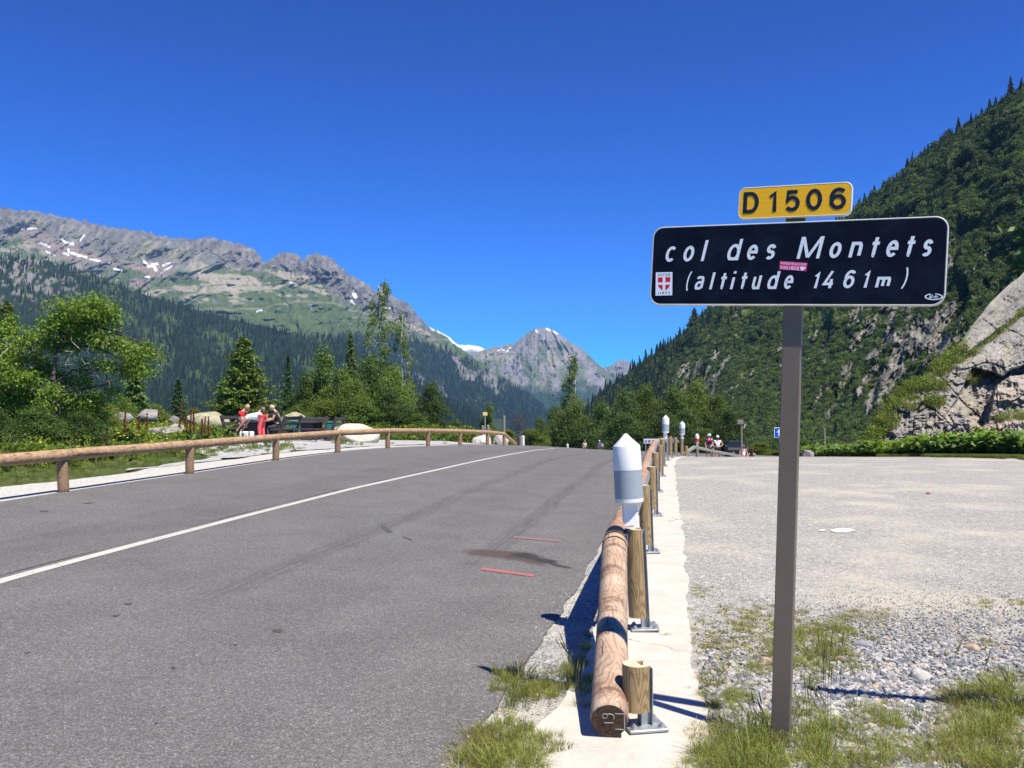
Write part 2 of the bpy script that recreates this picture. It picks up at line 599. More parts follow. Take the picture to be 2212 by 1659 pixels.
def mat_concrete():
    m, nt, b = newmat('concrete', .9, spec=.25)
    co = objco(nt)
    f = noise(nt, co, 3.0, 8, .65)
    c = ramp(nt, f, [(.2, (.42, .385, .32)), (.5, (.52, .485, .41)), (.8, (.60, .57, .49))])
    v = nd(nt, 'TexVoronoi', {'Scale': 60.0}); nt.links.new(co, v.inputs['Vector'])
    pit = ramp(nt, v.outputs['Distance'], [(.08, .62), (.2, 1.0)])
    c = mixn(nt, .5, c, mixn(nt, 1.0, c, pit, 'MULTIPLY'))
    # cracks
    wv = nd(nt, 'TexVoronoi', {'Scale': .9}, feature='DISTANCE_TO_EDGE')
    nn = nd(nt, 'TexNoise', {'Scale': 5.0, 'Detail': 5.0}); nt.links.new(co, nn.inputs['Vector'])
    ad = nd(nt, 'VectorMath', {}, operation='MULTIPLY_ADD'); nt.links.new(nn.outputs['Color'], ad.inputs[0]); ad.inputs[1].default_value = (.25, .25, .25); nt.links.new(co, ad.inputs[2])
    nt.links.new(ad.outputs[0], wv.inputs['Vector'])
    ck = nd(nt, 'MapRange', {'From Min': .0, 'From Max': .012}, clamp=True); nt.links.new(wv.outputs['Distance'], ck.inputs[0])
    msk = noise(nt, co, .8, 2)
    mk = nd(nt, 'MapRange', {'From Min': .5, 'From Max': .58}, clamp=True); nt.links.new(msk, mk.inputs[0])
    cf = mth(nt, 'MULTIPLY', mth(nt, 'SUBTRACT', 1.0, ck.outputs[0]), mk.outputs[0])
    c = mixn(nt, mth(nt, 'MULTIPLY', cf, .8), c, (.10, .09, .07))
    g = noise(nt, co, 40, 4, .7)
    c = mixn(nt, 1.0, c, ramp(nt, g, [(.3, .86), (.7, 1.06)]), 'MULTIPLY')
    nt.links.new(c, b.inputs['Base Color'])
    h = mth(nt, 'SUBTRACT', mth(nt, 'ADD', f, mth(nt, 'MULTIPLY', g, .3)), cf)
    bump(nt, b, h, .4, .008)
    return m

def mat_ground():
    m, nt, b = newmat('turf_soil', .95, spec=.1)
    co = objco(nt)
    f = noise(nt, co, .6, 8, .65)
    c = ramp(nt, f, [(.25, (.045, .065, .018)), (.5, (.075, .10, .028)), (.62, (.12, .13, .045)), (.8, (.17, .15, .08))])
    g = noise(nt, co, 12, 6, .7)
    c = mixn(nt, 1.0, c, ramp(nt, g, [(.3, .6), (.7, 1.2)]), 'MULTIPLY')
    nt.links.new(c, b.inputs['Base Color'])
    bump(nt, b, g, .8, .05)
    return m

M = {}
M['asphalt'] = mat_asphalt()
M['gravel'] = mat_gravel('gravel_lot', [(.18, .175, .16), (.295, .28, .25), (.37, .35, .305), (.50, .475, .415)], 75, .38, (.50, .455, .355), palef=.50)
M['shoulder'] = mat_gravel('shoulder_gravel', [(.14, .14, .14), (.24, .235, .22), (.33, .32, .30), (.46, .44, .40)], 60, .9, (.48, .45, .37), palef=.45)
M['verge'] = mat_gravel('verge_grit', [(.40, .38, .33), (.47, .45, .39), (.54, .52, .46), (.62, .60, .54)], 60, 1.2, (.52, .49, .41), palef=.5)
M['picnic'] = mat_gravel('picnic_gravel', [(.26, .26, .26), (.36, .355, .34), (.42, .41, .39), (.52, .51, .48)], 40, .8, (.52, .50, .42), palef=.52)
M['concrete'] = mat_concrete()
M['turf'] = mat_ground()

# one ground sheet out to the valley
def ground_sheet():
    ys = np.concatenate([np.arange(-15, 70, .8), np.geomspace(70, 9000, 60)])
    us = np.concatenate([-np.geomspace(14, .5, 28) , np.linspace(-.45, .45, 90), np.geomspace(.5, 14, 28)])
    G = np.zeros((len(ys), len(us), 3))
    for i, y in enumerate(ys):
        s = max(y, 22.0) if y < 70 else y
        xx = us * s
        G[i, :, 0] = xx
        G[i, :, 1] = y
    # spread rows so that low rows also reach sideways
    Z = zg(G[..., 0], G[..., 1])
    cut = (G[..., 0] > xL(np.clip(G[..., 1], -30, 139)) - 10)
    G[..., 2] = Z - np.where((G[..., 1] < 70) & cut, .05, .012)
    n = len(us)
    i, j = np.meshgrid(np.arange(len(ys) - 1), np.arange(n - 1), indexing='ij')
    q = (i * n + j).ravel()
    return mesh_np('ground', G.reshape(-1, 3), np.stack([q, q + 1, q + n + 1, q + n], -1))
g = link('ground', ground_sheet(), mat=M['turf'])
g['kind'] = 'structure'

YF = np.concatenate([np.arange(-6, 20, .25), np.arange(20, 70, .5), np.arange(70, 130, 2.)])
def uvroad(V):
    y = np.clip(V[:, 1], -30, 139)
    return np.stack([V[:, 0] - xR(y), V[:, 1]], -1)
YD = np.concatenate([np.arange(2.5, 12, .04), np.arange(12, 20, .25), np.arange(20, 70, .5), np.arange(70, 130, 2.)])
def xRe(y):   # broken edge of the asphalt
    return xR(y) + .05 * fbm(np.asarray(y) * 2.2, 1, o=5, g=.6, seed=31)
road = link('road', gridmesh('road', lambda y: xL(y), xRe, 24, YD, .0, uvfn=uvroad, thick=.03), mat=M['asphalt'])
road['kind'] = 'structure'
sh = link('gravel_shoulder', gridmesh('gravel_shoulder', lambda y: xR(y) - .15, lambda y: xP(y) - .2, 8, YF, -.022), mat=M['shoulder'])
sh['kind'] = 'structure'
cs = link('concrete_strip', gridmesh('concrete_strip', lambda y: xP(y) - .42 - .28 * np.exp(-((y - 4.4) / .9) ** 2) + .03 * fbm(np.asarray(y) * 3, 2, o=4, seed=3), lambda y: xP(y) + .36 + .09 * fbm(np.asarray(y) * 1.6, 5, o=6, g=.68, seed=41), 10, YD[YD < 70], .010, thick=.02), mat=M['concrete'])
cs['kind'] = 'structure'
lot = link('gravel_lot', gridmesh('gravel_lot', lambda y: xP(y) + .2, lambda y: np.full_like(np.asarray(y, float), 36.), 60, YF[YF < 52], -.005), mat=M['gravel'])
lot['kind'] = 'structure'
vg = link('gravel_verge', gridmesh('gravel_verge', lambda y: xL(y) - 1.35 - .1 * np.sin(y), lambda y: xL(y) + .06, 10, YF[YF < 66], -.012, edge=.16, seed=12), mat=M['verge'])
vg['kind'] = 'structure'
def pic_left(y): return xL(y) - np.interp(y, [19, 23, 26, 30, 36, 42, 48, 52], [1.6, 1.7, 3.6, 6.2, 8.0, 7.5, 5, 2.2])
pg = link('picnic_gravel', gridmesh('picnic_gravel', pic_left, lambda y: xL(y) - 1.5, 24, np.arange(19, 52, .4), -.004, edge=.35, seed=22), mat=M['picnic'])
pg['kind'] = 'structure'

# centre line and other paint
m, nt, b = newmat('road_paint_white', .7, spec=.3)
co = objco(nt)
f = noise(nt, co, 45, 4, .7)
f2 = noise(nt, co, 2.2, 3, .6)
wr = nd(nt, 'MapRange', {'From Min': .54, 'From Max': .68}, clamp=True); nt.links.new(mth(nt, 'ADD', mth(nt, 'MULTIPLY', f, .8), mth(nt, 'MULTIPLY', f2, .25)), wr.inputs[0])
nt.links.new(mixn(nt, wr.outputs[0], (.50, .475, .41), (.20, .19, .18)), b.inputs['Base Color'])
bump(nt, b, f, .4, .004)
M['paint'] = m
M['seam'] = simple('seam_bitumen', (.03, .03, .032), .6, .2, 30)
xC = smooth_curve([(-10, -5.6)] + [tuple((float(gp(px, py).y), float(gp(px, py).x))) for px, py in ((8, 1253), (270, 1183), (540, 1112), (760, 1056), (940, 1016), (1060, 990), (1130, 977), (1200, 969))] + [(60, 10.5), (80, 21.5), (130, 56)], .8)
cl = link('centre_line', gridmesh('centre_line', lambda y: xC(y) - .065, lambda y: xC(y) + .065, 3, np.concatenate([np.arange(2, 30, .2), np.arange(30, 110, .5)]), .005), mat=M['paint'])
cl['kind'] = 'structure'
se = link('road_seam', gridmesh('road_seam', lambda y: xC(y) - .15 - .025 * np.clip(fbm(np.asarray(y) * .8, 7, o=4, seed=3) + .25, 0, 1), lambda y: xC(y) - .15, 2, np.arange(2, 60, .1), .004), mat=M['seam'])
se['kind'] = 'structure'

def blot(name, pts, mat, dz=.004, jitter=.02, seed=0, sub=4):
    """flat irregular mark on the ground: outline through view points"""
    P = [gp(x, y) for x, y in pts]
    out = []
    r = random.Random(seed)
    n = len(P)
    for i in range(n):
        a, b2 = P[i], P[(i + 1) % n]
        for k in range(sub):
            q = a.lerp(b2, k / sub)
            j = jitter * (0.5 if k == 0 else 1)
            out.append((q.x + r.uniform(-j, j), q.y + r.uniform(-j, j)))
    cx = sum(p[0] for p in out) / len(out); cy = sum(p[1] for p in out) / len(out)
    vs = [(cx, cy, zgf(cx, cy) + dz)] + [(x, y, zgf(x, y) + dz) for x, y in out]
    k = len(out)
    me = bpy.data.meshes.new(name)
    me.from_pydata(vs, [], [(0, i + 1, (i + 1) % k + 1) for i in range(k)])
    o = link(name, me, mat=mat)
    o['kind'] = 'structure'
    return o
def stain(name, col, thr=.55, sc=9):
    m, nt, b = newmat(name, .8, spec=.2)
    co = objco(nt)
    v = nd(nt, 'TexVoronoi', {'Scale': 110.0}); nt.links.new(co, v.inputs['Vector'])
    s = nd(nt, 'SeparateColor'); nt.links.new(v.outputs['Color'], s.inputs[0])
    asp = ramp(nt, s.outputs[0], [(0, (.10, .10, .10)), (.5, (.155, .15, .145)), (1, (.24, .23, .22))])
    f = noise(nt, co, sc, 6, .65)
    k = nd(nt, 'MapRange', {'From Min': thr - .16, 'From Max': thr + .02}, clamp=True); nt.links.new(f, k.inputs[0])
    nt.links.new(mixn(nt, mth(nt, 'MULTIPLY', k.outputs[0], .9), asp, col), b.inputs['Base Color'])
    return m
M['stain_brown'] = stain('stain_brown', (.085, .062, .045), .48)
M['stain_black'] = stain('stain_black', (.035, .035, .036), .42)
M['red_paint'] = stain('red_spray_paint', (.40, .11, .09), .50, 22)
M['red_faint'] = stain('faint_red_spray_paint', (.36, .12, .10), .54, 22)
blot('road_paint_mark', [(1040, 1227), (1154, 1242), (1153, 1247), (1039, 1232)], M['red_paint'], .006, .004, 5)
blot('road_paint_mark', [(1109, 1159), (1212, 1169), (1212, 1171.5), (1109, 1162.5)], M['red_faint'], .006, .004, 6)
M['patch'] = simple('tar_patch', (.075, .076, .076), .8, .4, 60, .3)
for i, pp in enumerate(([(821, 1136), (829, 1135), (849, 1149), (838, 1152)], [(872, 1159), (892, 1167), (890, 1169), (870, 1161)], [(587, 1362), (598, 1358), (611, 1361), (606, 1367), (592, 1366)], [(501, 1392), (516, 1393), (508, 1396)], [(268, 1304), (286, 1303), (284, 1306), (270, 1307)], [(86, 1104), (104, 1103), (102, 1106), (86, 1106)], [(365, 1443), (380, 1442), (377, 1446)], [(330, 1562), (342, 1561), (340, 1565)], [(180, 1087), (205, 1085), (203, 1087), (181, 1089)], [(240, 1330), (262, 1328), (250, 1333)], [(52, 1410), (66, 1409), (60, 1413)])):
    blot('tar_patch', pp, M['patch'], .0045, .004, 20 + i)
M['palestone'] = simple('pale_limestone_dust', (.72, .70, .64), .9, .06, 30)
for i, pp in enumerate(([(1793, 1146), (1810, 1142), (1835, 1142), (1848, 1146), (1830, 1151), (1805, 1151)], [(1767, 1146), (1778, 1144), (1786, 1146), (1776, 1148)])):
    blot('gravel_patch', pp, M['palestone'], .006, .01, 40 + i)
M['rut'] = mat_gravel('dusty_rut', [(.40, .37, .30), (.46, .43, .35), (.52, .49, .41), (.58, .55, .47)], 70, .8, (.5, .46, .38))
# ---------------------------------------------------------------- mountains
def segd(X, Y, x0, y0, x1, y1):
    dx, dy = x1 - x0, y1 - y0
    t = np.clip(((X - x0) * dx + (Y - y0) * dy) / (dx * dx + dy * dy + 1e-9), 0, 1)
    return np.hypot(X - x0 - t * dx, (Y - y0 - t * dy))

def patch(name, x0, x1, nx, ns, prof, base, Y0, Y1, disp, colfn, mat, jag=2.0, jagf=.03, g=1.0, back=10, seed=0, label=None, flatY=None):
    xs = np.linspace(x0, x1, nx)
    p = np.array(prof, float)
    top = np.interp(xs, p[:, 0], p[:, 1]) + jag * fbm(xs * jagf, 0 * xs, seed=seed, o=5, g=.62)
    q = np.array(base, float)
    bot = np.interp(xs, q[:, 0], q[:, 1])
    s = np.linspace(0, 1, ns)[:, None]
    ts = top.copy()
    kz = max(3, int(nx * 70 / (x1 - x0))); kz = np.hanning(2 * kz + 1); kz /= kz.sum()
    hw = len(kz) // 2
    ts = np.convolve(np.concatenate([np.full(hw, ts[0]), ts, np.full(hw, ts[-1])]), kz, 'valid')
    X = xs[None, :] + 0 * s
    if flatY is not None: ts = np.full(nx, float(flatY))
    PY = bot[None, :] + (top - bot)[None, :] * s
    sy = np.clip((bot[None, :] - PY) / (bot - ts)[None, :], 0, 1.3)
    if not np.isscalar(Y0): Y0 = np.interp(xs, *Y0)[None, :]
    if not np.isscalar(Y1): Y1 = np.interp(xs, *Y1)[None, :]
    Y = Y0 * (Y1 / Y0) ** (sy ** g)
    D = disp(X, PY, s + 0 * X)
    edge = 1 - .75 * sstep(.93, 1.0, s)
    Yd = Y * (1 + D * edge)
    P = at(X, PY, Yd)
    C = colfn(X, PY, s + 0 * X, D)
    # far side of the ridge
    rows, cr = [P], [C]
    last = P[-1]
    H = last[:, 2] + 20
    for k in range(1, back + 1):
        t = k / back
        e = last.copy()
        e[:, 1] = last[:, 1] * (1 + .30 * t)
        e[:, 0] = last[:, 0] * (1 + .30 * t)
        e[:, 2] = last[:, 2] - H * (t ** 1.3) * .75 - .004 * last[:, 1] * t + .01 * last[:, 1] * fbm(last[:, 0] / last[:, 1] * 30, t * 5, seed=seed + 9) * t
        rows.append(e[None]); cr.append(C[-1:][:])
    A = np.concatenate(rows, 0)
    Ca = np.concatenate(cr, 0)
    n = nx
    i, j = np.meshgrid(np.arange(A.shape[0] - 1), np.arange(n - 1), indexing='ij')
    f = (i * n + j).ravel()
    me = mesh_np(name, A.reshape(-1, 3), np.stack([f, f + 1, f + n + 1, f + n], -1), Ca.reshape(-1, 3))
    o = link(name, me, mat=mat)
    o['kind'] = 'structure'
    if label: o['label'] = label
    return dict(o=o, P=P, X=X, PY=PY, xs=xs, top=top, bot=bot)

def sample(pt, x, s):
    """points on a patch for arrays of view column x and height fraction s"""
    P = pt['P']
    ns, nx = P.shape[:2]
    fx = np.clip((x - pt['xs'][0]) / (pt['xs'][-1] - pt['xs'][0]) * (nx - 1), 0, nx - 1.001)
    fs = np.clip(s * (ns - 1), 0, ns - 1.001)
    i, j = fs.astype(int), fx.astype(int)
    a, b = (fs - i)[:, None], (fx - j)[:, None]
    q = (P[i, j] * (1 - a) * (1 - b) + P[i + 1, j] * a * (1 - b) + P[i, j + 1] * (1 - a) * b + P[i + 1, j + 1] * a * b)
    bo, to = np.interp(x, pt['xs'], pt['bot']), np.interp(x, pt['xs'], pt['top'])
    return q, bo + (to - bo) * s

ROCK = np.array((.150, .146, .146)); ROCKB = np.array((.235, .220, .200)); SCREE = np.array((.36, .32, .235)); BROWN = np.array((.245, .195, .155))
GRASS = np.array((.080, .118, .038)); GRASSL = np.array((.115, .155, .048)); FOREST = np.array((.014, .027, .013)); SNOW = np.array((.86, .88, .92))

# --- the long ridge on the left
PROF0 = [(-260, 440), (-60, 448), (0, 447), (22, 448), (34, 455), (75, 456), (100, 462), (140, 470), (180, 476), (215, 486), (250, 492), (300, 497), (330, 505), (345, 508), (375, 514), (420, 516), (452, 513), (475, 519), (500, 523), (530, 530), (552, 540), (562, 552), (569, 567), (584, 563), (600, 548), (612, 544), (625, 543), (640, 549), (650, 558), (655, 564), (662, 553), (672, 549), (688, 548), (706, 553), (725, 566), (742, 582), (758, 596), (775, 606), (790, 612), (802, 622), (814, 630), (822, 627), (830, 616), (838, 622), (846, 635), (856, 645), (880, 655), (893, 668), (900, 678), (915, 692), (925, 708), (938, 714), (960, 726), (985, 745), (1010, 765), (1040, 785), (1070, 806), (1100, 822), (1130, 842), (1160, 866), (1190, 893), (1215, 905), (1260, 930), (1330, 960)]
BASE0 = [(-260, 980), (1330, 985)]
def yA(x): return np.interp(x, [-300, 0, 60, 100, 200, 300, 360, 420, 480, 560, 575, 620, 700, 780, 870, 930, 960, 1300], [530, 520, 512, 560, 600, 618, 600, 575, 575, 590, 574, 590, 618, 668, 706, 722, 722, 700])
def yB(x): return np.interp(x, [-300, 300, 450, 600, 700, 800, 900, 960, 1300], [640, 640, 662, 644, 645, 688, 735, 742, 700])
def yF(x): return np.interp(x, [-300, 640, 740, 850, 900, 960, 1020, 1100, 1330], [760, 745, 722, 722, 738, 755, 785, 828, 965])
def disp0(X, Y, s):
    lf = sstep(620, 430, X)
    gx = X + .25 * (Y - 500) + 16 * fbm(X / 45, Y / 30, o=3, seed=27)
    r = fbm((gx + lf * .9 * (Y - 500)) / 46, Y / 62, o=4, seed=21, ridge=True)
    w = 14 * fbm(X / 60, Y / 60, o=3, seed=4)
    r2 = fbm((gx + w) / 15, (Y + w) / 19, o=5, g=.64, seed=23, ridge=True)
    rocky = (1 - .75 * sstep(-50, 60, Y - yA(X))) * (.40 + .75 * sstep(430, 600, X))
    return -.022 * r - .015 * r2 * rocky - .003 * fbm(X / 9, Y / 9, o=4, seed=25) * (1 - .6 * rocky)
SNOWS = [(47, 494, 64, 493, 2.2), (66, 495, 81, 493, 2.0), (83, 525, 99, 528, 2.4), (99, 530, 108, 533, 2.4), (135, 518, 142, 524, 2.6), (142, 524, 157, 527, 3.4), (182, 508, 174, 519, 2.2), (148, 539, 149, 543, 2.8), (155, 546, 172, 552, 3.2), (172, 552, 187, 556, 2.2), (138, 547, 150, 550, 2.), (195, 560, 216, 564, 1.9), (224, 566, 236, 568, 1.8), (310, 563, 322, 575, 3), (322, 575, 338, 570, 3.0), (328, 572, 338, 583, 3.6), (352, 573, 366, 569, 2.6), (342, 592, 372, 574, 1.1), (246, 580, 263, 585, 2.0), (314, 598, 322, 598, 1.8), (98, 543, 118, 550, 1.8), (764, 632, 768, 642, 4.5), (758, 650, 766, 656, 1.4), (828, 664, 842, 666, 1.8), (628, 610, 636, 613, 1.3), (555, 674, 566, 669, 1.2)]
def col0(X, Y, s, D):
    wx = X + 7 * fbm(X / 22, Y / 22, o=3, seed=51); wy = Y + 5 * fbm(X / 20, Y / 20, o=3, seed=52)
    n1 = fbm(X / 30, Y / 30, o=5, g=.6, seed=53); n2 = fbm(X / 7, Y / 7, o=4, g=.65, seed=54)
    wr_ = 12 * fbm(X / 30, Y / 18, o=4, seed=56)
    streak = fbm((X + .25 * (Y - 500) + wr_ + .8 * (Y - 500) * sstep(620, 430, X)) / 9, (Y + wr_) / 32, o=4, g=.6, seed=55)
    c = mixc(ROCK, ROCKB, np.clip(.5 + n2 * .6 + streak * .3, 0, 1))
    c = c * (.9 + .45 * n2 + .35 * streak)[..., None]
    t = Y - np.interp(X, [p[0] for p in PROF0], [p[1] for p in PROF0])
    c = mixc(c, np.array((.19, .185, .150)) * (1 + .3 * n2)[..., None], sstep(560, 440, X) * sstep(10, 26, t) * .55)
    # grass ribs and scree gullies in the wall
    left = sstep(580, 480, X)
    c = mixc(c, GRASS * 1.15, np.clip(sstep(-.08, .22, n1 + .5 * streak - .1 + .004 * (t - 45)) * sstep(10, 34, t), 0, 1) * .85 * left)
    c = mixc(c, SCREE * .9, sstep(.10, .32, streak + .25 * n1) * sstep(8, 22, t) * .8 * left)
    below = sstep(-8, 8, wy - yA(wx))
    mid = mixc(GRASS, GRASSL, np.clip(.5 + n1, 0, 1))
    mid = mixc(mid, ROCK * 1.15, sstep(.08, .35, n2 + .35 * n1))
    mid = mixc(mid, SCREE, sstep(.22, .45, fbm(X / 34, Y / 11, o=4, g=.6, seed=57) + .2 * n2 - .003 * (X - 500) * (X > 700)) * .9)
    c = mixc(c, mid, below)
    def ell(cx, cy, rx, ry, tilt=0.0):
        a, b2 = wx - cx, wy - cy - tilt * (wx - cx)
        return sstep(1.15, .8, np.hypot(a / rx, b2 / ry))
    for e in ((432, 586, 26, 22, .2), (500, 607, 70, 15, .1), (470, 625, 80, 10, -.25), (630, 597, 45, 9, .22), (560, 622, 70, 5, -.1), (330, 634, 40, 5, -.2), (665, 622, 50, 5, .3), (900, 712, 30, 5, .45), (850, 690, 30, 6, .4), (400, 622, 30, 8, 0)):
        c = mixc(c, SCREE * (1 + .08 * n2)[..., None], ell(*e) * np.clip(.95 + n2 * .8, 0, 1))
    for e in ((110, 530, 75, 22, .45), (190, 552, 70, 14, .3), (330, 585, 45, 18, .05), (290, 575, 60, 8, .2), (300, 615, 22, 8, 0), (60, 540, 20, 5, .4)):
        c = mixc(c, BROWN * (1.15 + .2 * n2)[..., None], ell(*e) * .85)
    for e in ((285, 592, 35, 10, .2), (395, 607, 26, 12, .1), (455, 640, 45, 6, .0)):
        c = mixc(c, GRASS * 1.0, ell(*e) * .8)
    mead = sstep(-6, 10, wy - yB(wx))
    mc = mixc(GRASSL * .9, GRASS * .95, np.clip(.5 + .9 * n1, 0, 1)) * (1 + .12 * n2)[..., None]
    mc = mixc(mc, ROCKB * 1.1, sstep(.28, .5, n2 + .2 * n1) * sstep(60, 10, wy - yB(wx)))
    c = mixc(c, mc, mead)
    c = mixc(c, SCREE * .9, sstep(3, .8, np.abs(wy - np.interp(wx, [560, 640, 720, 820, 900], [668, 650, 655, 690, 735]))) * .4)
    f = sstep(-3, 5, wy - yF(wx) - 6 * n2)
    fc = mixc(FOREST * 1.5, GRASS * .6, sstep(.0, .4, n1))
    rp = sstep(.12, .4, fbm((X - .8 * Y) / 40, (X + Y) / 70, o=5, g=.62, seed=61))
    fc = mixc(fc, ROCKB * .95, rp * sstep(840, 900, X + .4 * (Y - 800)))
    c = mixc(c, fc, f)
    sn = np.zeros_like(X)
    sx = X + 3.0 * fbm(X / 4, Y / 4, o=4, g=.65, seed=71); sy = Y + 2.6 * fbm(X / 4, Y / 4, o=4, g=.65, seed=72)
    for x0, y0, x1, y1, wd in SNOWS:
        m_ = (np.abs(X - (x0 + x1) / 2) < 60)
        sn = np.maximum(sn, np.where(m_, sstep(wd * .85 + .9, wd * .85 - .6, segd(sx, sy, x0, y0, x1, y1)), 0))
    return np.clip(mixc(c, SNOW, sn), .005, .95)
M['mtn'] = vcmat('mountain_surface', .95, .02, .30, bumpd=9, bscale=.05, bstr=.9)
RIDGE = patch('mountain_ridge', -200, 1320, 1150, 380, PROF0, BASE0, 1900, 3400, disp0, col0, M['mtn'], 7.5, .12, .8, seed=3, label='long grey rocky ridge with snow patches and green alp on the left')

# --- nearer wooded spur in front of the ridge
PROF1 = [(-260, 535), (0, 552), (40, 556), (100, 562), (150, 577), (200, 592), (250, 615), (300, 632), (350, 648), (400, 664), (480, 684), (560, 704), (640, 722), (740, 733), (800, 770), (880, 815), (960, 862), (1040, 905), (1120, 945)]
def disp1(X, Y, s):
    return -.012 * fbm((X + .5 * Y) / 60, Y / 90, o=4, seed=81, ridge=True) - .006 * fbm(X / 14, Y / 18, o=5, g=.6, seed=83)
def col1(X, Y, s, D):
    n1 = fbm(X / 40, Y / 30, o=5, seed=91); n2 = fbm(X / 8, Y / 8, o=4, seed=92)
    c = mixc(FOREST * 1.2, GRASS * .75, sstep(-.1, .4, n1 + .3 * n2))
    lit = sstep(250, 90, X) * sstep(700, 600, Y)  # upper left of the slope, where paler rock shows
    c = mixc(c, ROCKB, lit * sstep(-.05, .3, n2 + .5 * n1))
    return c
M['mtn1'] = vcmat('wooded_slope_floor', .95, .05, .35, bumpd=5, bscale=.1)
SPUR = patch('wooded_slope', -200, 1100, 420, 140, PROF1, [(-260, 990), (1120, 990)], 700, 1800, disp1, col1, M['mtn1'], 3, .05, .8, seed=7, label='dark conifer covered slope below the rocky ridge')

# --- central peak, snowy range behind it and small peak
PROF2 = [(930, 800), (985, 790), (1010, 772), (1035, 758), (1060, 752), (1080, 748), (1100, 744), (1112, 743), (1122, 733), (1132, 725), (1142, 716), (1152, 712), (1166, 708), (1180, 708), (1192, 711), (1205, 719), (1216, 727), (1230, 737), (1245, 747), (1256, 752), (1270, 766), (1285, 780), (1298, 792), (1312, 806), (1330, 826), (1380, 860), (1440, 900)]
def disp2(X, Y, s):
    rad = (X - 1178) / np.maximum(20, Y - 690)
    return -.014 * fbm(rad * 4.5 + .4 * fbm(X / 20, Y / 20, seed=7, o=3), Y / 50, o=4, seed=101, ridge=True) - .007 * fbm(X / 9, Y / 14, o=5, g=.62, seed=103, ridge=True)
def col2(X, Y, s, D):
    n1 = fbm(X / 25, Y / 25, o=5, seed=111); n2 = fbm(X / 5, Y / 6, o=4, g=.65, seed=112)
    rad = (X - 1178) / np.maximum(14, Y - 695)
    st = fbm(rad * 7, Y / 60, o=4, seed=113)
    c = mixc(ROCK * 1.3, ROCKB * 1.25, np.clip(.5 + n2, 0, 1))
    c = mixc(c, GRASS * 1.1, sstep(-.05, .35, n1 + .004 * (Y - 770)) * .75)
    c = mixc(c, SCREE * .95, sstep(.16, .4, st + .15 * n2) * sstep(5, 25, Y - 712) * .8)
    c = mixc(c, FOREST * 2, sstep(815, 850, Y + 25 * n1))
    c = mixc(c, SCREE, sstep(1120, 1090, X) * sstep(.0, .3, n2 + n1) * sstep(790, 770, Y) * .7)
    sn = 0 * X
    for x0, y0, x1, y1, wd in ((1158, 714, 1160, 717, 1.8), (1181, 710, 1188, 714, 1.7), (1196, 716, 1204, 721, 1.6), (1083, 755, 1090, 756, 1.3), (1092, 761, 1098, 757, 1.2), (1075, 757, 1079, 757, 1.3), (1100, 752, 1104, 752, 1.)):
        sn = np.maximum(sn, sstep(wd + .7, wd - .6, segd(X, Y, x0, y0, x1, y1)))
    return mixc(c, SNOW, sn)
M['mtn2'] = vcmat('far_peak_surface', .95, .012, .28, bumpd=12, bscale=.03, bstr=.9)
patch('mountain_peak', 935, 1440, 420, 220, PROF2, [(930, 985), (1440, 985)], 3600, 5200, disp2, col2, M['mtn2'], 2.5, .09, .9, seed=13, label='grey pyramid peak in the middle of the valley')
PROF3 = [(880, 720), (925, 706), (948, 715), (960, 722), (972, 730), (980, 737), (990, 744), (1004, 746), (1020, 745), (1034, 748), (1046, 754), (1060, 760), (1110, 775)]
def col3(X, Y, s, D):
    n2 = fbm(X / 6, Y / 5, o=4, seed=121)
    c = mixc(ROCK * 1.3, ROCKB, np.clip(.5 + n2, 0, 1))
    tp = np.interp(X, [p[0] for p in PROF3], [p[1] for p in PROF3])
    return mixc(c, SNOW, sstep(11, 6, Y - tp + 5 * n2 - 3 * (X > 985)))
patch('snowy_range', 885, 1110, 200, 60, PROF3, [(880, 860), (1110, 860)], 7000, 8500, lambda X, Y, s: -.006 * fbm(X / 9, Y / 9, o=4, seed=5, ridge=True), col3, M['mtn2'], 2, .1, seed=17, label='far snow covered range seen in the gap left of the peak')
PROF4 = [(1270, 815), (1300, 795), (1308, 793), (1320, 791), (1333, 780), (1345, 775), (1355, 779), (1368, 789), (1380, 798), (1440, 840)]
def col4(X, Y, s, D):
    n2 = fbm(X / 5, Y / 7, o=4, seed=131)
    return mixc(mixc(ROCK * 1.1, ROCKB * 1.15, np.clip(.5 + n2, 0, 1)), GRASS, sstep(.1, .4, fbm(X / 20, Y / 15, o=3, seed=7) + .02 * (Y - 815)))
patch('mountain_peak', 1272, 1440, 170, 90, PROF4, [(1270, 960), (1440, 960)], 4800, 6200, lambda X, Y, s: -.012 * fbm(X / 10, Y / 16, o=5, g=.6, seed=6, ridge=True), col4, M['mtn2'], 3, .12, seed=19, label='small jagged grey peak just left of the wooded right slope')

# --- steep shrubby slope on the right
PROFR = [(1180, 968), (1230, 925), (1262, 893), (1290, 862), (1330, 832), (1365, 806), (1400, 778), (1440, 750), (1470, 727), (1500, 700), (1530, 672), (1600, 628), (1700, 560), (1780, 505), (1840, 458), (1880, 425), (1920, 397), (1960, 360), (2000, 330), (2040, 300), (2080, 275), (2120, 250), (2170, 215), (2212, 185), (2330, 110), (2700, -40)]
BASER = [(1180, 1000), (2700, 1000)]
def rockR(X, Y):
    w = 9 * fbm(X / 30, Y / 30, o=3, seed=149)
    A, B = (X + w) * .84 + Y * .54, X * .54 - (Y + w) * .84
    n = fbm(A / 13, B / 42, o=5, g=.62, seed=151)
    big = fbm(A / 60, B / 120, o=3, seed=153)
    zone = sstep(1420, 1540, X) * sstep(2190, 2000, X + .2 * (Y - 700)) * sstep(470, 700, Y - .25 * (1900 - X)) * sstep(965, 860, Y)
    up = sstep(1840, 1950, X) * sstep(380, 440, Y)
    v = n + .55 * big - .52 + .50 * zone + .18 * up
    return sstep(.08, .22, v)
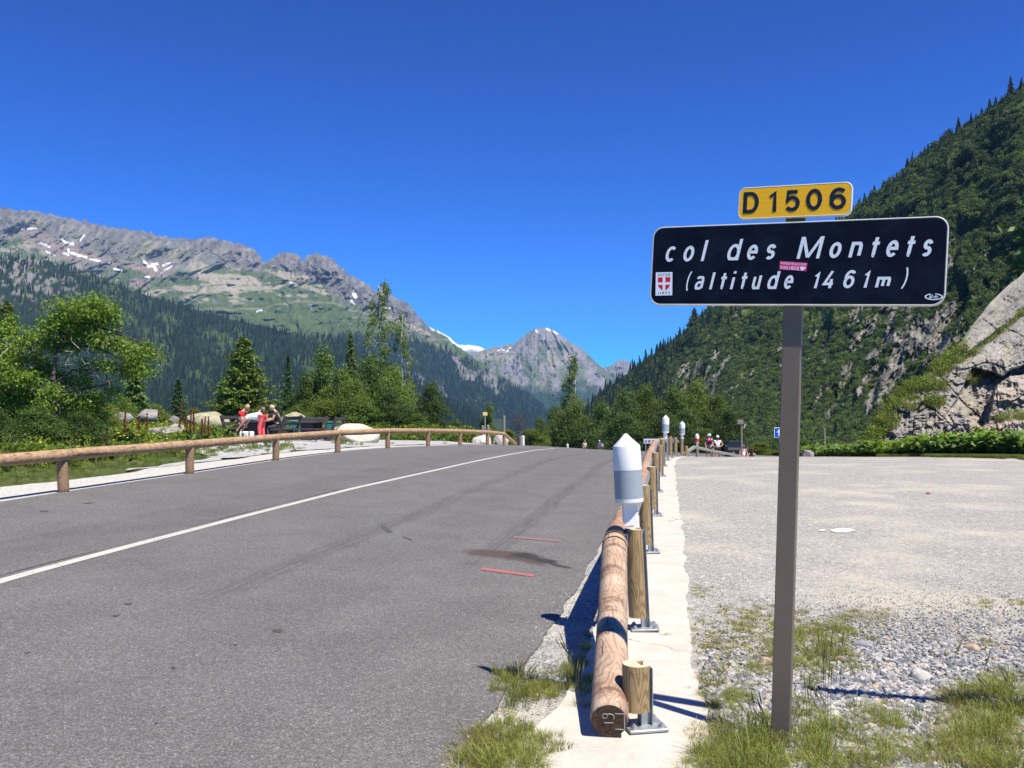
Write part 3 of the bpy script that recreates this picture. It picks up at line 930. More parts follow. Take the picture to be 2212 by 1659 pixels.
def dispR(X, Y, s):
    A, B = X * .84 + Y * .54, X * .54 - Y * .84
    d1 = fbm(A / 120, B / 260, o=4, seed=141, ridge=True)
    w = 14 * fbm(X / 50, Y / 50, o=3, seed=143)
    d2 = fbm((A + w) / 30, (B + w) / 80, o=5, g=.58, seed=145, ridge=True)
    ph = A / 95 + 1.3 * fbm(A / 140, B / 170, o=3, seed=191)
    saw = (ph - np.floor(ph)); am = .35 + .65 * sstep(-.2, .3, fbm(A / 110, B / 90, o=2, seed=193))
    ph2 = A / 27 + 1.1 * fbm(A / 50, B / 60, o=3, seed=195); saw2 = ph2 - np.floor(ph2); am2 = sstep(-.25, .25, fbm(A / 40, B / 45, o=2, seed=197))
    rise = lambda q: np.where(q < .86, q / .86, (1 - q) / .14)
    d3 = .085 * am * (rise(saw) - .5) * (s * .6 + .4) + .026 * am2 * (rise(saw2) - .5)
    return d3 - .045 * d1 * (s * .7 + .3) - .022 * d2 - .014 * rockR(X, Y) - .008 * fbm(A / 6, B / 14, o=4, g=.6, seed=147, ridge=True)
def colR(X, Y, s, D):
    n1 = fbm(X / 60, Y / 60, o=5, seed=161); n2 = fbm(X / 10, Y / 10, o=5, g=.65, seed=162)
    c = mixc(np.array((.055, .092, .024)), np.array((.115, .160, .038)), np.clip(.5 + n1 + .5 * n2, 0, 1))
    c = mixc(c, np.array((.20, .19, .08)), sstep(.25, .5, n2 + .3 * n1) * .6)
    A, B = X * .84 + Y * .54, X * .54 - Y * .84
    n3 = fbm(A / 5, B / 22, o=4, g=.65, seed=164)
    rk = mixc(np.array((.11, .105, .085)), np.array((.40, .375, .30)), np.clip(.5 + 1.1 * n3 + .4 * n2, 0, 1))
    return mixc(c, rk, rockR(X, Y))
M['mtnR'] = vcmat('slope_surface', .95, .3, .4, bumpd=2.0, bscale=.35, bstr=1.0)
SLOPE = patch('hillside', 1185, 2690, 900, 420, PROFR, BASER, ([1185, 1400, 1600, 2212, 2700], [420., 300., 200., 130., 130.]), ([1185, 1500, 1840, 2212, 2700], [880., 700., 560., 430., 400.]), dispR, colR, M['mtnR'], 4, .05, .75, seed=23, label='steep green hillside with rock outcrops on the right')
# ---------------------------------------------------------------- instancing of what nobody could count
def scatter(name, pts, rot, scl, protos, kind='stuff', seed=0, pick=None, label=None):
    """one object whose points carry instances of the unlinked prototype objects"""
    me = bpy.data.meshes.new(name)
    me.vertices.add(len(pts))
    me.vertices.foreach_set('co', np.ascontiguousarray(pts, np.float32).ravel())
    a = me.attributes.new('rot', 'FLOAT_VECTOR', 'POINT'); a.data.foreach_set('vector', np.ascontiguousarray(rot, np.float32).ravel())
    if np.ndim(scl) == 1: scl = np.stack([scl] * 3, -1)
    a = me.attributes.new('scl', 'FLOAT_VECTOR', 'POINT'); a.data.foreach_set('vector', np.ascontiguousarray(scl, np.float32).ravel())
    if pick is None: pick = np.random.default_rng(seed).integers(0, len(protos), len(pts))
    a = me.attributes.new('pick', 'INT', 'POINT'); a.data.foreach_set('value', np.ascontiguousarray(pick, np.int32))
    me.update()
    o = link(name, me)
    cn = bpy.data.collections.new('protos_' + name)
    for i, p in enumerate(protos):
        cn.objects.link(p)
    ng = bpy.data.node_groups.new('scatter_' + name, 'GeometryNodeTree')
    ng.interface.new_socket(name='Geometry', in_out='INPUT', socket_type='NodeSocketGeometry')
    ng.interface.new_socket(name='Geometry', in_out='OUTPUT', socket_type='NodeSocketGeometry')
    gi, go = ng.nodes.new('NodeGroupInput'), ng.nodes.new('NodeGroupOutput')
    iop = ng.nodes.new('GeometryNodeInstanceOnPoints')
    ci = ng.nodes.new('GeometryNodeCollectionInfo')
    ci.inputs['Collection'].default_value = cn
    ci.inputs['Separate Children'].default_value = True
    ci.inputs['Reset Children'].default_value = True
    def attr(nm, typ):
        n = ng.nodes.new('GeometryNodeInputNamedAttribute')
        n.data_type = typ
        n.inputs['Name'].default_value = nm
        return n.outputs['Attribute']
    L = ng.links.new
    L(gi.outputs[0], iop.inputs['Points'])
    L(ci.outputs[0], iop.inputs['Instance'])
    iop.inputs['Pick Instance'].default_value = True
    L(attr('pick', 'INT'), iop.inputs['Instance Index'])
    L(attr('rot', 'FLOAT_VECTOR'), iop.inputs['Rotation'])
    L(attr('scl', 'FLOAT_VECTOR'), iop.inputs['Scale'])
    L(iop.outputs[0], go.inputs[0])
    md = o.modifiers.new('scatter', 'NODES')
    md.node_group = ng
    o['kind'] = kind
    if label: o['label'] = label
    return o

def proto(name, me, mats):
    """prototype object, alphabetical order = pick index; never linked to the scene"""
    me.materials.clear()
    for m in (mats if isinstance(mats, (list, tuple)) else [mats]): me.materials.append(m)
    return bpy.data.objects.new(name, me)

# ---------------------------------------------------------------- foliage meshes
def quads(C, N, U, a, b, col):
    """leaf quads (rhombs) at centres C, in-plane axes U and NxU, half sizes a, b"""
    W = np.cross(N, U)
    a = np.asarray(a)[:, None]; b = np.asarray(b)[:, None]
    V = np.stack([C - U * a, C - W * b, C + U * a, C + W * b], 1).reshape(-1, 3)
    F = np.arange(len(C) * 4).reshape(-1, 4)
    return V, F, np.repeat(col, 4, 0)

def unit(v):
    return v / np.maximum(1e-9, np.linalg.norm(v, axis=-1, keepdims=True))

def leaves(rng, blobs, n, size, base, var=.35, up=.5, clump=9, cr=.22, shell=.45, yel=.3):
    """leaves in small clumps spread through ellipsoidal blobs [(x,y,z,rx,ry,rz)]"""
    B = np.array(blobs, float)
    vol = (B[:, 3] * B[:, 4] + B[:, 4] * B[:, 5] + B[:, 3] * B[:, 5])
    nc = max(1, n // clump)
    k = rng.choice(len(B), nc, p=vol / vol.sum())
    d = unit(rng.normal(size=(nc, 3)))
    r = shell + (1 - shell) * rng.random(nc) ** .6
    r = r * (1 + .16 * vnoise(d[:, 0] * 2.4 + k * 3.7, d[:, 1] * 2.4, d[:, 2] * 2.4, 3))
    cc = B[k, :3] + d * B[k, 3:] * r[:, None]
    C = np.repeat(cc, clump, 0) + rng.normal(size=(nc * clump, 3)) * cr * .55
    out = np.repeat(d, clump, 0)
    N = unit(out * .7 + np.array([0, 0, up]) + rng.normal(size=C.shape) * .75)
    U = unit(np.cross(N, rng.normal(size=C.shape)))
    s = size * (.6 + .8 * rng.random(len(C)))
    br = np.repeat(.75 + .5 * rng.random(nc), clump) * (1 - var / 2 + var * rng.random(len(C)))
    col = np.asarray(base)[None] * br[:, None]
    y = (np.repeat(rng.random(nc), clump) * yel * rng.random(len(C)))[:, None]
    col = col * (1 + y * np.array([1.5, .7, -.2]))
    return quads(C, N, U, s * .5, s * .32, col)

def join(parts):
    V, F, Cc, o = [], [], [], 0
    for v, f, c in parts:
        V.append(v); F.append(f + o); Cc.append(c); o += len(v)
    return np.concatenate(V), np.concatenate(F), np.concatenate(Cc)

def twig_tube(p, q, r0, r1, n=5, col=(.1, .08, .06)):
    p, q = np.array(p, float), np.array(q, float)
    d = unit(q - p)
    a = unit(np.cross(d, [0.31, .2, 1.0]))
    b = np.cross(d, a)
    t = np.arange(n) * 2 * np.pi / n
    ring = np.cos(t)[:, None] * a + np.sin(t)[:, None] * b
    V = np.concatenate([p + ring * r0, q + ring * r1])
    i = np.arange(n); j = (i + 1) % n
    return V, np.stack([i, j, n + j, n + i], -1), np.tile(np.array(col)[None], (2 * n, 1))

def bent(rng, p, q, r0, r1, segs=5, bend=.12, n=6, col=(.1, .08, .06)):
    p, q = np.array(p, float), np.array(q, float)
    L = np.linalg.norm(q - p)
    pts = [p + (q - p) * t + rng.normal(size=3) * bend * L * math.sin(math.pi * t) * .5 for t in np.linspace(0, 1, segs + 1)]
    rr = np.linspace(r0, r1, segs + 1)
    return [twig_tube(pts[i], pts[i + 1], rr[i], rr[i + 1], n, col) for i in range(segs)], pts

def limbs(rng, trunk, blobs, r0, col, extra=10, dead=0):
    """trunk: list of points; limbs go out from it to the blobs"""
    parts = []
    T = [np.array(t, float) for t in trunk]
    for i in range(len(T) - 1):
        a, b = r0 * (1 - .75 * i / len(T)), r0 * (1 - .75 * (i + 1) / len(T))
        parts.append(twig_tube(T[i], T[i + 1], a, b, 8, col))
    for bl in blobs:
        c = np.array(bl[:3]); z = c[2] - bl[5] * .6
        j = min(range(len(T)), key=lambda i: np.linalg.norm(T[i] - (c + [0, 0, -bl[5]])))
        pr, pts = bent(rng, T[j], c, r0 * .42, r0 * .12, 5, .22, 5, col)
        parts += pr
        for _ in range(extra):
            d = unit(rng.normal(size=3)); d[2] = abs(d[2]) * .8
            e = c + d * np.array(bl[3:]) * .85
            k = rng.integers(2, len(pts))
            pr, _p = bent(rng, pts[k], e, r0 * .12, r0 * .03, 3, .2, 4, col)
            parts += pr
    return parts

def flat(parts):
    return join(parts)

def conifer_far(rng, h, w, col, layers=9, n=9):
    """cheap conifer: jagged drooping skirts"""
    parts = []
    for i in range(layers):
        t = i / layers
        z = h * (.06 + .92 * t)
        r = w * .5 * (1 - t) ** .85 * (.85 + .3 * rng.random()) + .02 * w
        zt = z + h / layers * 1.7
        m = n * 2
        ang = np.arange(m) * 2 * np.pi / m + rng.random() * 6
        rr = r * np.where(np.arange(m) % 2 == 0, 1.0, .5) * (.75 + .5 * rng.random(m))
        ring = np.stack([np.cos(ang) * rr, np.sin(ang) * rr, z + 0 * ang - .22 * rr], -1)
        V = np.concatenate([ring, [[0, 0, min(zt, h)]]])
        a = np.arange(m); b = (a + 1) % m
        F = np.stack([a, b, np.full(m, m), np.full(m, m)], -1)
        c = np.asarray(col)[None] * (.75 + .5 * rng.random((m + 1, 1)))
        parts.append((V, F, c))
    V, F, c = join(parts)
    return V, F[:, :3], c

def conifer(rng, h, w, col, layers=26, per=9, tuft=.16, droop=.25, n=14, up=0.0, gap=.1, lean=0.0):
    """near conifer: branches in whorls carrying small needle sprays"""
    P, T, Fr = [], [], []
    cr, U_, W_ = [], [], []
    parts = []
    for i in range(layers):
        t = (i + .4 * rng.random()) / layers
        z = h * (gap + (1 - gap) * t)
        L0 = w * .5 * ((1 - t) ** .8) * (.7 + .5 * rng.random())
        k = max(3, int(per * (1 - .5 * t)))
        for a in rng.random() * 6.28 + np.arange(k) * 2 * np.pi / k + rng.normal(size=k) * .25:
            L = L0 * (.65 + .6 * rng.random()) + .05
            d = np.array([math.cos(a), math.sin(a), 0])
            m = max(4, int(n * (1 - .7 * t)))
            s = np.linspace(.12, 1, m)
            zz = z - droop * L * s ** 1.4 + up * L * s ** 2.2
            c = d[None] * (L * s)[:, None]
            c[:, 2] = zz
            side = np.array([-d[1], d[0], 0])
            wd = (.10 + .26 * (1 - s)) * L
            for sg in (-1, 1):
                for q in (0.35, .8):
                    C = c + side[None] * (sg * wd * q * (.6 + .8 * rng.random(m)))[:, None] + rng.normal(size=(m, 3)) * tuft * .25
                    C[:, 2] -= .08 * L * q
                    P.append(C)
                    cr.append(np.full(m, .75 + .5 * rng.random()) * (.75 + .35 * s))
                    T.append(unit(side[None] * sg * .8 + d[None] * .8 + rng.normal(size=(m, 3)) * .2))
    C = np.concatenate(P); U = np.concatenate(T); br = np.concatenate(cr)
    N = unit(np.array([0, 0, 1.]) + rng.normal(size=C.shape) * .55)
    U = unit(U - N * (U * N).sum(-1, keepdims=True))
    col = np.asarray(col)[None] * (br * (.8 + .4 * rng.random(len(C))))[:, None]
    s = tuft * (.7 + .6 * rng.random(len(C)))
    V, F, cc = quads(C, N, U, s, s * .34, col)
    return V, F, cc

LEAF = {}
LEAF['leaf'] = leafmat('leaf', trans=.38)
LEAF['needle'] = leafmat('needle', trans=.15, rough=.6)
LEAF['far'] = leafmat('far_foliage', trans=.22, rough=.7, rnd=.35)
LEAF['grass'] = leafmat('grass_blade', trans=.35, rough=.5, rnd=.3)
BARK, nt, b = newmat('bark', .9, spec=.2)
a_ = nd(nt, 'Attribute', attribute_name='Col'); co = objco(nt)
f = noise(nt, co, 14, 6, .7)
nt.links.new(mixn(nt, 1.0, a_.outputs['Color'], ramp(nt, f, [(.3, .55), (.7, 1.35)]), 'MULTIPLY'), b.inputs['Base Color'])
bump(nt, b, f, .6, .02)

rg = np.random.default_rng(5)
# far conifers
FARCON = []
for i, (h, wd, c) in enumerate(((12, 4.2, (.020, .045, .018)), (13, 3.6, (.025, .052, .02)), (10, 4.4, (.032, .065, .022)), (14, 4.0, (.016, .036, .018)))):
    V, F, c = conifer_far(rg, h, wd, c, 9 if i != 3 else 11)
    FARCON.append(proto('a%d_far_conifer' % i, mesh_np('far_conifer', V, F, c, smooth=False), LEAF['far']))

def far_scatter(name, pt, xs, s, h, wfac=1.0, seed=1, protos=FARCON, tilt=.05, label=None, sink=.3, near=None):
    r = np.random.default_rng(seed)
    P, py = sample(pt, xs, s)
    P = P.copy(); P[:, 2] -= sink
    rot = np.stack([r.normal(size=len(P)) * tilt, r.normal(size=len(P)) * tilt, r.random(len(P)) * 6.28], -1)
    k = h * (.6 + .75 * r.random(len(P)))
    if near: k = k * np.clip(P[:, 1] / near, .18, 1.1)
    sc = np.stack([k * wfac, k * wfac, k], -1)
    return scatter(name, P, rot, sc, protos, seed=seed, label=label)

# conifers on the spur
r = np.random.default_rng(3)
n = 21000
xs = r.uniform(-120, 1060, n); s = r.random(n) ** 1.0
P, py = sample(SPUR, xs, s)
dens = .62 + .9 * fbm(xs / 45, py / 30, o=3, seed=91) + .35 * (s > .9)
dens -= .75 * sstep(250, 90, xs) * sstep(700, 600, py) * (fbm(xs / 18, py / 12, o=3, seed=95) > -.12)
keep = r.random(n) < dens
far_scatter('conifer_forest', SPUR, xs[keep], s[keep], .92, .9, 3, label='dark conifer forest covering the slope in front of the ridge')
# conifers on the flank of the long ridge
n = 15000
xs = r.uniform(640, 1260, n); s = r.random(n) ** 1.1
P, py = sample(RIDGE, xs, s)
rp = fbm((xs - .8 * py) / 40, (xs + py) / 70, o=5, g=.62, seed=61)
d = sstep(-8, 6, py - yF(xs)) * (.9 - .85 * sstep(.1, .28, rp) * sstep(840, 900, xs + .4 * (py - 800))) + .10 * sstep(-40, 0, py - yF(xs))
keep = r.random(n) < d
far_scatter('conifer_forest', RIDGE, xs[keep], s[keep], 1.25, .95, 5, label='conifer forest on the flank that runs down to the valley gap')

# shrubs and conifers on the right hillside
SHR = []
for i, c in enumerate(((.075, .130, .030), (.058, .108, .034), (.115, .165, .036), (.035, .072, .026))):
    V, F, cc = leaves(rg, [(0, 0, .9, 1.5, 1.5, 1.1), (.8, .5, .5, .9, .9, .7), (-.7, .6, .6, .9, .8, .8)], 330, .42, c, .6, .7, 4, .3, .6, .4)
    SHR.append(proto('b%d_far_shrub' % i, mesh_np('far_shrub', V, F, cc, smooth=False), LEAF['far']))
n = 64000
xs = r.uniform(1190, 2420, n); s = r.random(n) ** 1.25
P, py = sample(SLOPE, xs, s)
rk = rockR(xs, py)
grassy = sstep(.12, .3, fbm(xs / 38, py / 26, o=4, seed=171)) * sstep(560, 640, py)
d = (1 - .97 * rk) * (1 - .8 * grassy) * (.35 + .9 * sstep(-.25, .15, fbm(xs / 22, py / 22, o=3, seed=181)))
keep = (r.random(n) < d)
xs2, s2, P2 = xs[keep], s[keep], P[keep]
size = .20 + 1.05 * P2[:, 1] / 900.
size *= 1 + .35 * sstep(620, 480, np.interp(xs2, SLOPE['xs'], SLOPE['top']) * 0 + py[keep])
rot = np.stack([r.normal(size=len(P2)) * .15, r.normal(size=len(P2)) * .15, r.random(len(P2)) * 6.28], -1)
k = size * (.55 + .9 * r.random(len(P2)))
scatter('hillside_shrubs', P2 - [0, 0, .2], rot, np.stack([k, k, k * (.8 + .5 * r.random(len(P2)))], -1), SHR, seed=4, label='dense green shrubs covering the right hillside between rocks')
# conifers: upper band of the right hillside and its left flank
n = 5200
xs = r.uniform(1190, 2400, n); s = r.random(n)
P, py = sample(SLOPE, xs, s)
tp = np.interp(xs, SLOPE['xs'], SLOPE['top'])
band = sstep(75, 15, py - tp) * .55 + .9 * sstep(1520, 1400, xs + .1 * py - 60) + .05
keep = r.random(n) < band * (1 - .9 * rockR(xs, py))
far_scatter('hillside_conifers', SLOPE, xs[keep], s[keep], .9, .95, 9, near=850., label='dark conifers scattered over the upper and left part of the right hillside')
# conifers standing against the sky on the crest of the hillside, each one a thing
crx = np.sort(np.concatenate([np.linspace(1268, 2208, 84) + r.normal(size=84) * 8]))
for i, x in enumerate(crx):
    P, _ = sample(SLOPE, np.array([x]), np.array([.985 + .012 * r.random()]))
    me = FARCON[int(r.integers(0, 4))].data
    o = link('conifer', me)
    o.location = P[0] - np.array([0, 0, .6])
    k = float(.4 + .75 * r.random() ** 1.5) * min(1.0, P[0][1] / 850.) * 1.15 * (1.0 if x > 1450 else .85)
    if r.random() < .12: k *= 1.35
    wk = 1.15 + .9 * float(r.random()); o.scale = (k * wk, k * wk, k)
    o.rotation_euler = (0, 0, float(r.random() * 6.28))
    tag(o, 'small dark conifer standing against the sky on the crest of the right hillside', 'tree', 'conifers on the hillside crest')
# ---------------------------------------------------------------- timber, steel
def mat_log(name, light, mid, dark, contour=26., patchy=.5):
    """peeled round timber: growth-ring contours, knots, darker bark remains; axis along local X"""
    m, nt, b = newmat(name, .72, spec=.25)
    co = objco(nt)
    mp = nd(nt, 'Mapping'); mp.inputs['Scale'].default_value = (.55, 2.4, 2.4); nt.links.new(co, mp.inputs['Vector'])
    f = noise(nt, mp.outputs[0], 2.3, 2.2, .45, .3)
    ring = mth(nt, 'SINE', mth(nt, 'MULTIPLY', f, contour * 6.28))
    ln = nd(nt, 'MapRange', {'From Min': .25, 'From Max': .95}, clamp=True); nt.links.new(ring, ln.inputs[0])
    mp2 = nd(nt, 'Mapping'); mp2.inputs['Scale'].default_value = (3.2, .8, .8); nt.links.new(co, mp2.inputs['Vector'])
    big = noise(nt, mp2.outputs[0], 2.2, 6, .6)
    c = mixn(nt, ramp(nt, big, [(.35, 0.), (.62, 1.)]), light, mid)
    fine = noise(nt, co, 60, 5, .7)
    c = mixn(nt, mth(nt, 'MULTIPLY', ln.outputs[0], .42), c, dark)
    pb = nd(nt, 'MapRange', {'From Min': patchy + .06, 'From Max': patchy + .18}, clamp=True); nt.links.new(noise(nt, mp2.outputs[0], 3.4, 7, .68), pb.inputs[0])
    c = mixn(nt, mth(nt, 'MULTIPLY', pb.outputs[0], .75), c, tuple(x * .8 for x in dark))
    # long drying cracks
    mp3 = nd(nt, 'Mapping'); mp3.inputs['Scale'].default_value = (.8, 14, 14); nt.links.new(co, mp3.inputs['Vector'])
    cr = noise(nt, mp3.outputs[0], 2.2, 3, .5)
    ck = nd(nt, 'MapRange', {'From Min': .335, 'From Max': .36, 'To Min': 1.0, 'To Max': 0.0}, clamp=True); nt.links.new(cr, ck.inputs[0])
    c = mixn(nt, mth(nt, 'MULTIPLY', ck.outputs[0], .8), c, (.05, .03, .018))
    mp4 = nd(nt, 'Mapping'); mp4.inputs['Scale'].default_value = (1.2, 30, 30); nt.links.new(co, mp4.inputs['Vector'])
    fib = noise(nt, mp4.outputs[0], 3.0, 5, .6)
    c = mixn(nt, 1.0, c, ramp(nt, fib, [(.3, .76), (.7, 1.12)]), 'MULTIPLY')
    c = mixn(nt, 1.0, c, ramp(nt, fine, [(.3, .8), (.7, 1.12)]), 'MULTIPLY')
    nt.links.new(c, b.inputs['Base Color'])
    h = mth(nt, 'SUBTRACT', mth(nt, 'ADD', mth(nt, 'MULTIPLY', fine, .3), mth(nt, 'MULTIPLY', f, 3.0)), mth(nt, 'ADD', ck.outputs[0], mth(nt, 'MULTIPLY', ln.outputs[0], .12)))
    bump(nt, b, h, .5, .008)
    return m
M['log'] = mat_log('peeled_log', (.56, .415, .29), (.41, .275, .175), (.16, .085, .05), 20, .46)
M['log_red'] = mat_log('weathered_log', (.47, .31, .20), (.38, .225, .135), (.20, .10, .055), 9, .5)
M['log_left'] = mat_log('dry_peeled_log', (.52, .35, .20), (.38, .235, .12), (.19, .105, .055), 7, .5)
def mat_post(name, a, bb, c_, vert=True):
    m, nt, b = newmat(name, .7, spec=.25)
    co = objco(nt)
    mp = nd(nt, 'Mapping'); mp.inputs['Scale'].default_value = (3.2, 3.2, .55); nt.links.new(co, mp.inputs['Vector'])
    f = noise(nt, mp.outputs[0], 2.6, 1.3, .4, .4)
    ring = mth(nt, 'SINE', mth(nt, 'MULTIPLY', f, 95.0))
    ln = nd(nt, 'MapRange', {'From Min': -.2, 'From Max': .9}, clamp=True); nt.links.new(ring, ln.inputs[0])
    c = mixn(nt, noise(nt, mp.outputs[0], 3.0, 4), a, bb)
    c = mixn(nt, mth(nt, 'MULTIPLY', ln.outputs[0], .6), c, c_)
    fine = noise(nt, co, 70, 4, .7)
    c = mixn(nt, 1.0, c, ramp(nt, fine, [(.3, .82), (.7, 1.1)]), 'MULTIPLY')
    nt.links.new(c, b.inputs['Base Color'])
    bump(nt, b, mth(nt, 'ADD', ln.outputs[0], fine), .25, .004)
    return m
M['post'] = mat_post('treated_post', (.40, .29, .14), (.30, .20, .09), (.145, .09, .04))
M['post_left'] = mat_post('brown_post', (.33, .215, .12), (.24, .15, .08), (.15, .09, .05))
M['endgrain'] = simple('dark_end_grain', (.085, .048, .024), .9, .5, 45, .6, bd=.006)
M['endpale'] = simple('pale_end_grain', (.62, .50, .33), .8, .2, 40, .3)
M['galv'] = simple('galvanised_steel', (.36, .38, .385), .55, .2, 30, .1, metal=.5)
M['chalk'] = simple('white_crayon', (.36, .32, .26), .9, .2, 60)
M['hole'] = simple('drill_hole', (.012, .009, .007), .9, .1, 60)
M['plastic'] = simple('white_plastic', (.78, .77, .73), .42, .03, 8)
M['refl'] = simple('grey_reflective_sheet', (.30, .335, .355), .38, .07, 120, spec=.6)
M['redrefl'] = simple('red_reflective_sheet', (.62, .035, .02), .4, .08, 60)
M['darkwood'] = simple('dark_stained_wood', (.050, .044, .042), .7, .35, 25, .3)
M['greywood'] = simple('weathered_grey_wood', (.26, .215, .16), .85, .3, 25, .4)

def log_mesh(name, L, r, mats, seed=0, n=28, step=.06, end0=True, bumpy=.02, taper=0.0):
    """round timber along +X from the origin"""
    k = max(2, int(L / step))
    xs = np.linspace(0, L, k + 1)
    t = np.arange(n) * 2 * np.pi / n
    X, T = np.meshgrid(xs, t, indexing='ij')
    rr = r * (1 + bumpy * 2 * fbm(X * 1.6, np.cos(T) * .8, np.sin(T) * .8, o=3, seed=seed) + bumpy * .8 * fbm(X * 9, np.cos(T) * 2, np.sin(T) * 2, o=2, seed=seed + 4)) * (1 - taper * X / L)
    # rounded rims
    rim = np.minimum(X, L - X)
    rr = rr * (1 - .06 * np.clip(1 - rim / .02, 0, 1))
    V = np.stack([X, np.cos(T) * rr, np.sin(T) * rr], -1).reshape(-1, 3)
    i, j = np.meshgrid(np.arange(k), np.arange(n), indexing='ij')
    q = (i * n + j).ravel(); q2 = (i * n + (j + 1) % n).ravel()
    F = [tuple(a) for a in np.stack([q, q2, q2 + n, q + n], -1)]
    nf = len(F)
    V = V.tolist() + [(0, 0, 0), (L, 0, 0)]
    c0, c1 = len(V) - 2, len(V) - 1
    for a in range(n): F.append((c0, (a + 1) % n, a))
    o = k * n
    for a in range(n): F.append((c1, o + a, o + (a + 1) % n))
    me = bpy.data.meshes.new(name)
    me.from_pydata(V, [], F)
    for m_ in mats: me.materials.append(m_)
    mi = [0] * nf + [1] * (len(F) - nf)
    me.polygons.foreach_set('material_index', mi)
    me.polygons.foreach_set('use_smooth', [i < nf for i in range(len(F))])
    me.update()
    return me

def place_x(o, p, q):
    """put an object built along +X between two points"""
    d = Vector(q) - Vector(p)
    o.rotation_euler = d.to_track_quat('X', 'Z').to_euler()
    o.location = p

def drop(x, y): return Vector((x, y, zgf(x, y)))

# ---- right-hand guard rail --------------------------------------------------
rail = empty('guard_rail', drop(float(xP(7)), 7.0), 'long curved round-timber guard rail on steel feet between the road and the gravel lot', 'guard rail')
RL = rail.location.copy()
def rel(p): return Vector(p) - RL

def heading(y): 
    return math.atan2(float(xP(y + .3) - xP(y - .3)), .6)
# timber post with steel post, base plate and bolts
def post_meshes(h, r=.078):
    a = MB()
    n = 26
    poly = []
    for j in range(n):
        t = 2 * math.pi * j / n
        x, y = r * math.cos(t), r * math.sin(t)
        poly.append((x, y))
    # notch for the steel at the right-hand side
    poly = [p for p in poly if not (p[0] > .035 and abs(p[1]) < .043)]
    k = next(i for i in range(len(poly)) if poly[i][0] > .03 and poly[i][1] > 0)
    poly.sort(key=lambda p: (math.atan2(p[1], p[0]) % (2 * math.pi)))
    poly = [(.035, .043)] + poly + [(.035, -.043), (.012, -.043), (.012, .043)]
    a.prism(poly, .105, h - .004)
    a.m = 1
    a.prism([(p[0] * .985, p[1] * .985) for p in poly], h - .006, h)
    return a

def timber_post(h, seed):
    me = post_meshes(h).mesh('post', (M['post'], M['endpale']), smooth=False)
    me.polygons.foreach_set('use_smooth', [len(p.vertices) == 4 for p in me.polygons])
    try: me.set_sharp_from_angle(angle=R(30))
    except Exception: pass
    return me
STEEL = MB()
def steel_mesh(h):
    s = MB()
    s.box((.052, 0, h / 2 + .004), (.062, .006, h - .01))
    s.box((.0845, 0, h / 2 + .004), (.005, .062, h - .01))
    s.box((.0195, 0, h / 2 + .004), (.005, .062, h - .01))
    # gusset
    s.add([(.087, .003, .02), (.13, .003, .02), (.087, .003, .075), (.087, -.003, .02), (.13, -.003, .02), (.087, -.003, .075)], [(0, 1, 2), (5, 4, 3), (0, 3, 4, 1), (1, 4, 5, 2), (2, 5, 3, 0)])
    return s.mesh('steel_post', M['galv'])
plate_me = MB().box((.045, 0, .012), (.225, .19, .018), ch=.004).mesh('base_plate', M['galv'])
bm_ = MB()
bm_.prism([(.017 * math.cos(t * math.pi / 3), .017 * math.sin(t * math.pi / 3)) for t in range(6)], 0, .013)
bm_.prism([(.024 * math.cos(t * math.pi / 8), .024 * math.sin(t * math.pi / 8)) for t in range(16)], -.004, 0)
bm_.prism([(.008 * math.cos(t * math.pi / 5), .008 * math.sin(t * math.pi / 5)) for t in range(10)], .013, .022)
bolt_me = bm_.mesh('bolt', M['galv'])

POSTY = [4.96, 7.15, 10.9, 14.6, 18.7, 22.9, 27.0, 31.0, 34.0, 37.0, 40.0]
steel_full = steel_mesh(.80)
steel_low = steel_mesh(.335)
post_full = [timber_post(.83, 0), timber_post(.81, 1)]
post_low = timber_post(.36, 2)
POSTS = []
for i, y in enumerate(POSTY):
    x = float(xP(y))
    hd_ = heading(y)
    base = Vector((x, y, zgf(x, y) + .012))
    if i == 0: base.z = zgf(x, y) + .012
    x += (-.03, -.06, -.10, -.10, -.08, -.04, 0, 0, 0, 0, 0)[i]; base.x = x
    timber = i != 7
    nm = 'post'
    if timber:
        o = link('post', post_low if i == 0 else post_full[i % 2], rail, loc=rel(base))
        host = o
    else:
        o = link('steel_post', steel_full, rail, loc=rel(base)); host = o
    lean = (.0, -.045, -.03, -.02, .0, .01, 0, .025, 0, 0, 0)[i]
    o.rotation_euler = (0, lean, -hd_ + (.35 if i == 0 else .12))
    POSTS.append((o, base, hd_))
    if timber:
        link('steel_post', steel_low if i == 0 else steel_full, host)
    pl = link('base_plate', plate_me, host)
    if i < 8:
        for bx, by in ((-.035, -.065), (.125, -.065), (-.035, .065), (.125, .065)):
            link('bolt', bolt_me, host, loc=(bx, by, .025))
# logs
RZ = .70
def rpt(y, dz=0.0, off=-.245):
    x, h_ = float(xP(y)), heading(y)
    px_, py_ = x + off * math.cos(h_), y - off * math.sin(h_)
    return Vector((px_, py_, zgf(px_, py_) * 1.0 + RZ + dz))
P0 = Vector((.525, 4.80, .108)); P1 = Vector((.815, 7.02, .725))
d01 = (P1 - P0).normalized()
me = log_mesh('log', (P1 - P0).length, .103, (M['log'], M['endgrain']), 3, 40, .03, taper=.06)
first = link('log', me, rail); place_x(first, rel(P0), rel(P1)); first['label'] = 'sloping end log with swirling grain and a dark cut end'
RY = [7.05, 8.3, 10.9, 12.8, 14.6, 16.6, 18.7, 20.8, 22.9, 25.0, 27.0, 29.0, 31.0, 33.0, 35.0, 37.0, 38.6, 40.2]
pts = [Vector((.815, 7.02, .738))] + [rpt(y) for y in RY[1:]]
pts[1].z = .735
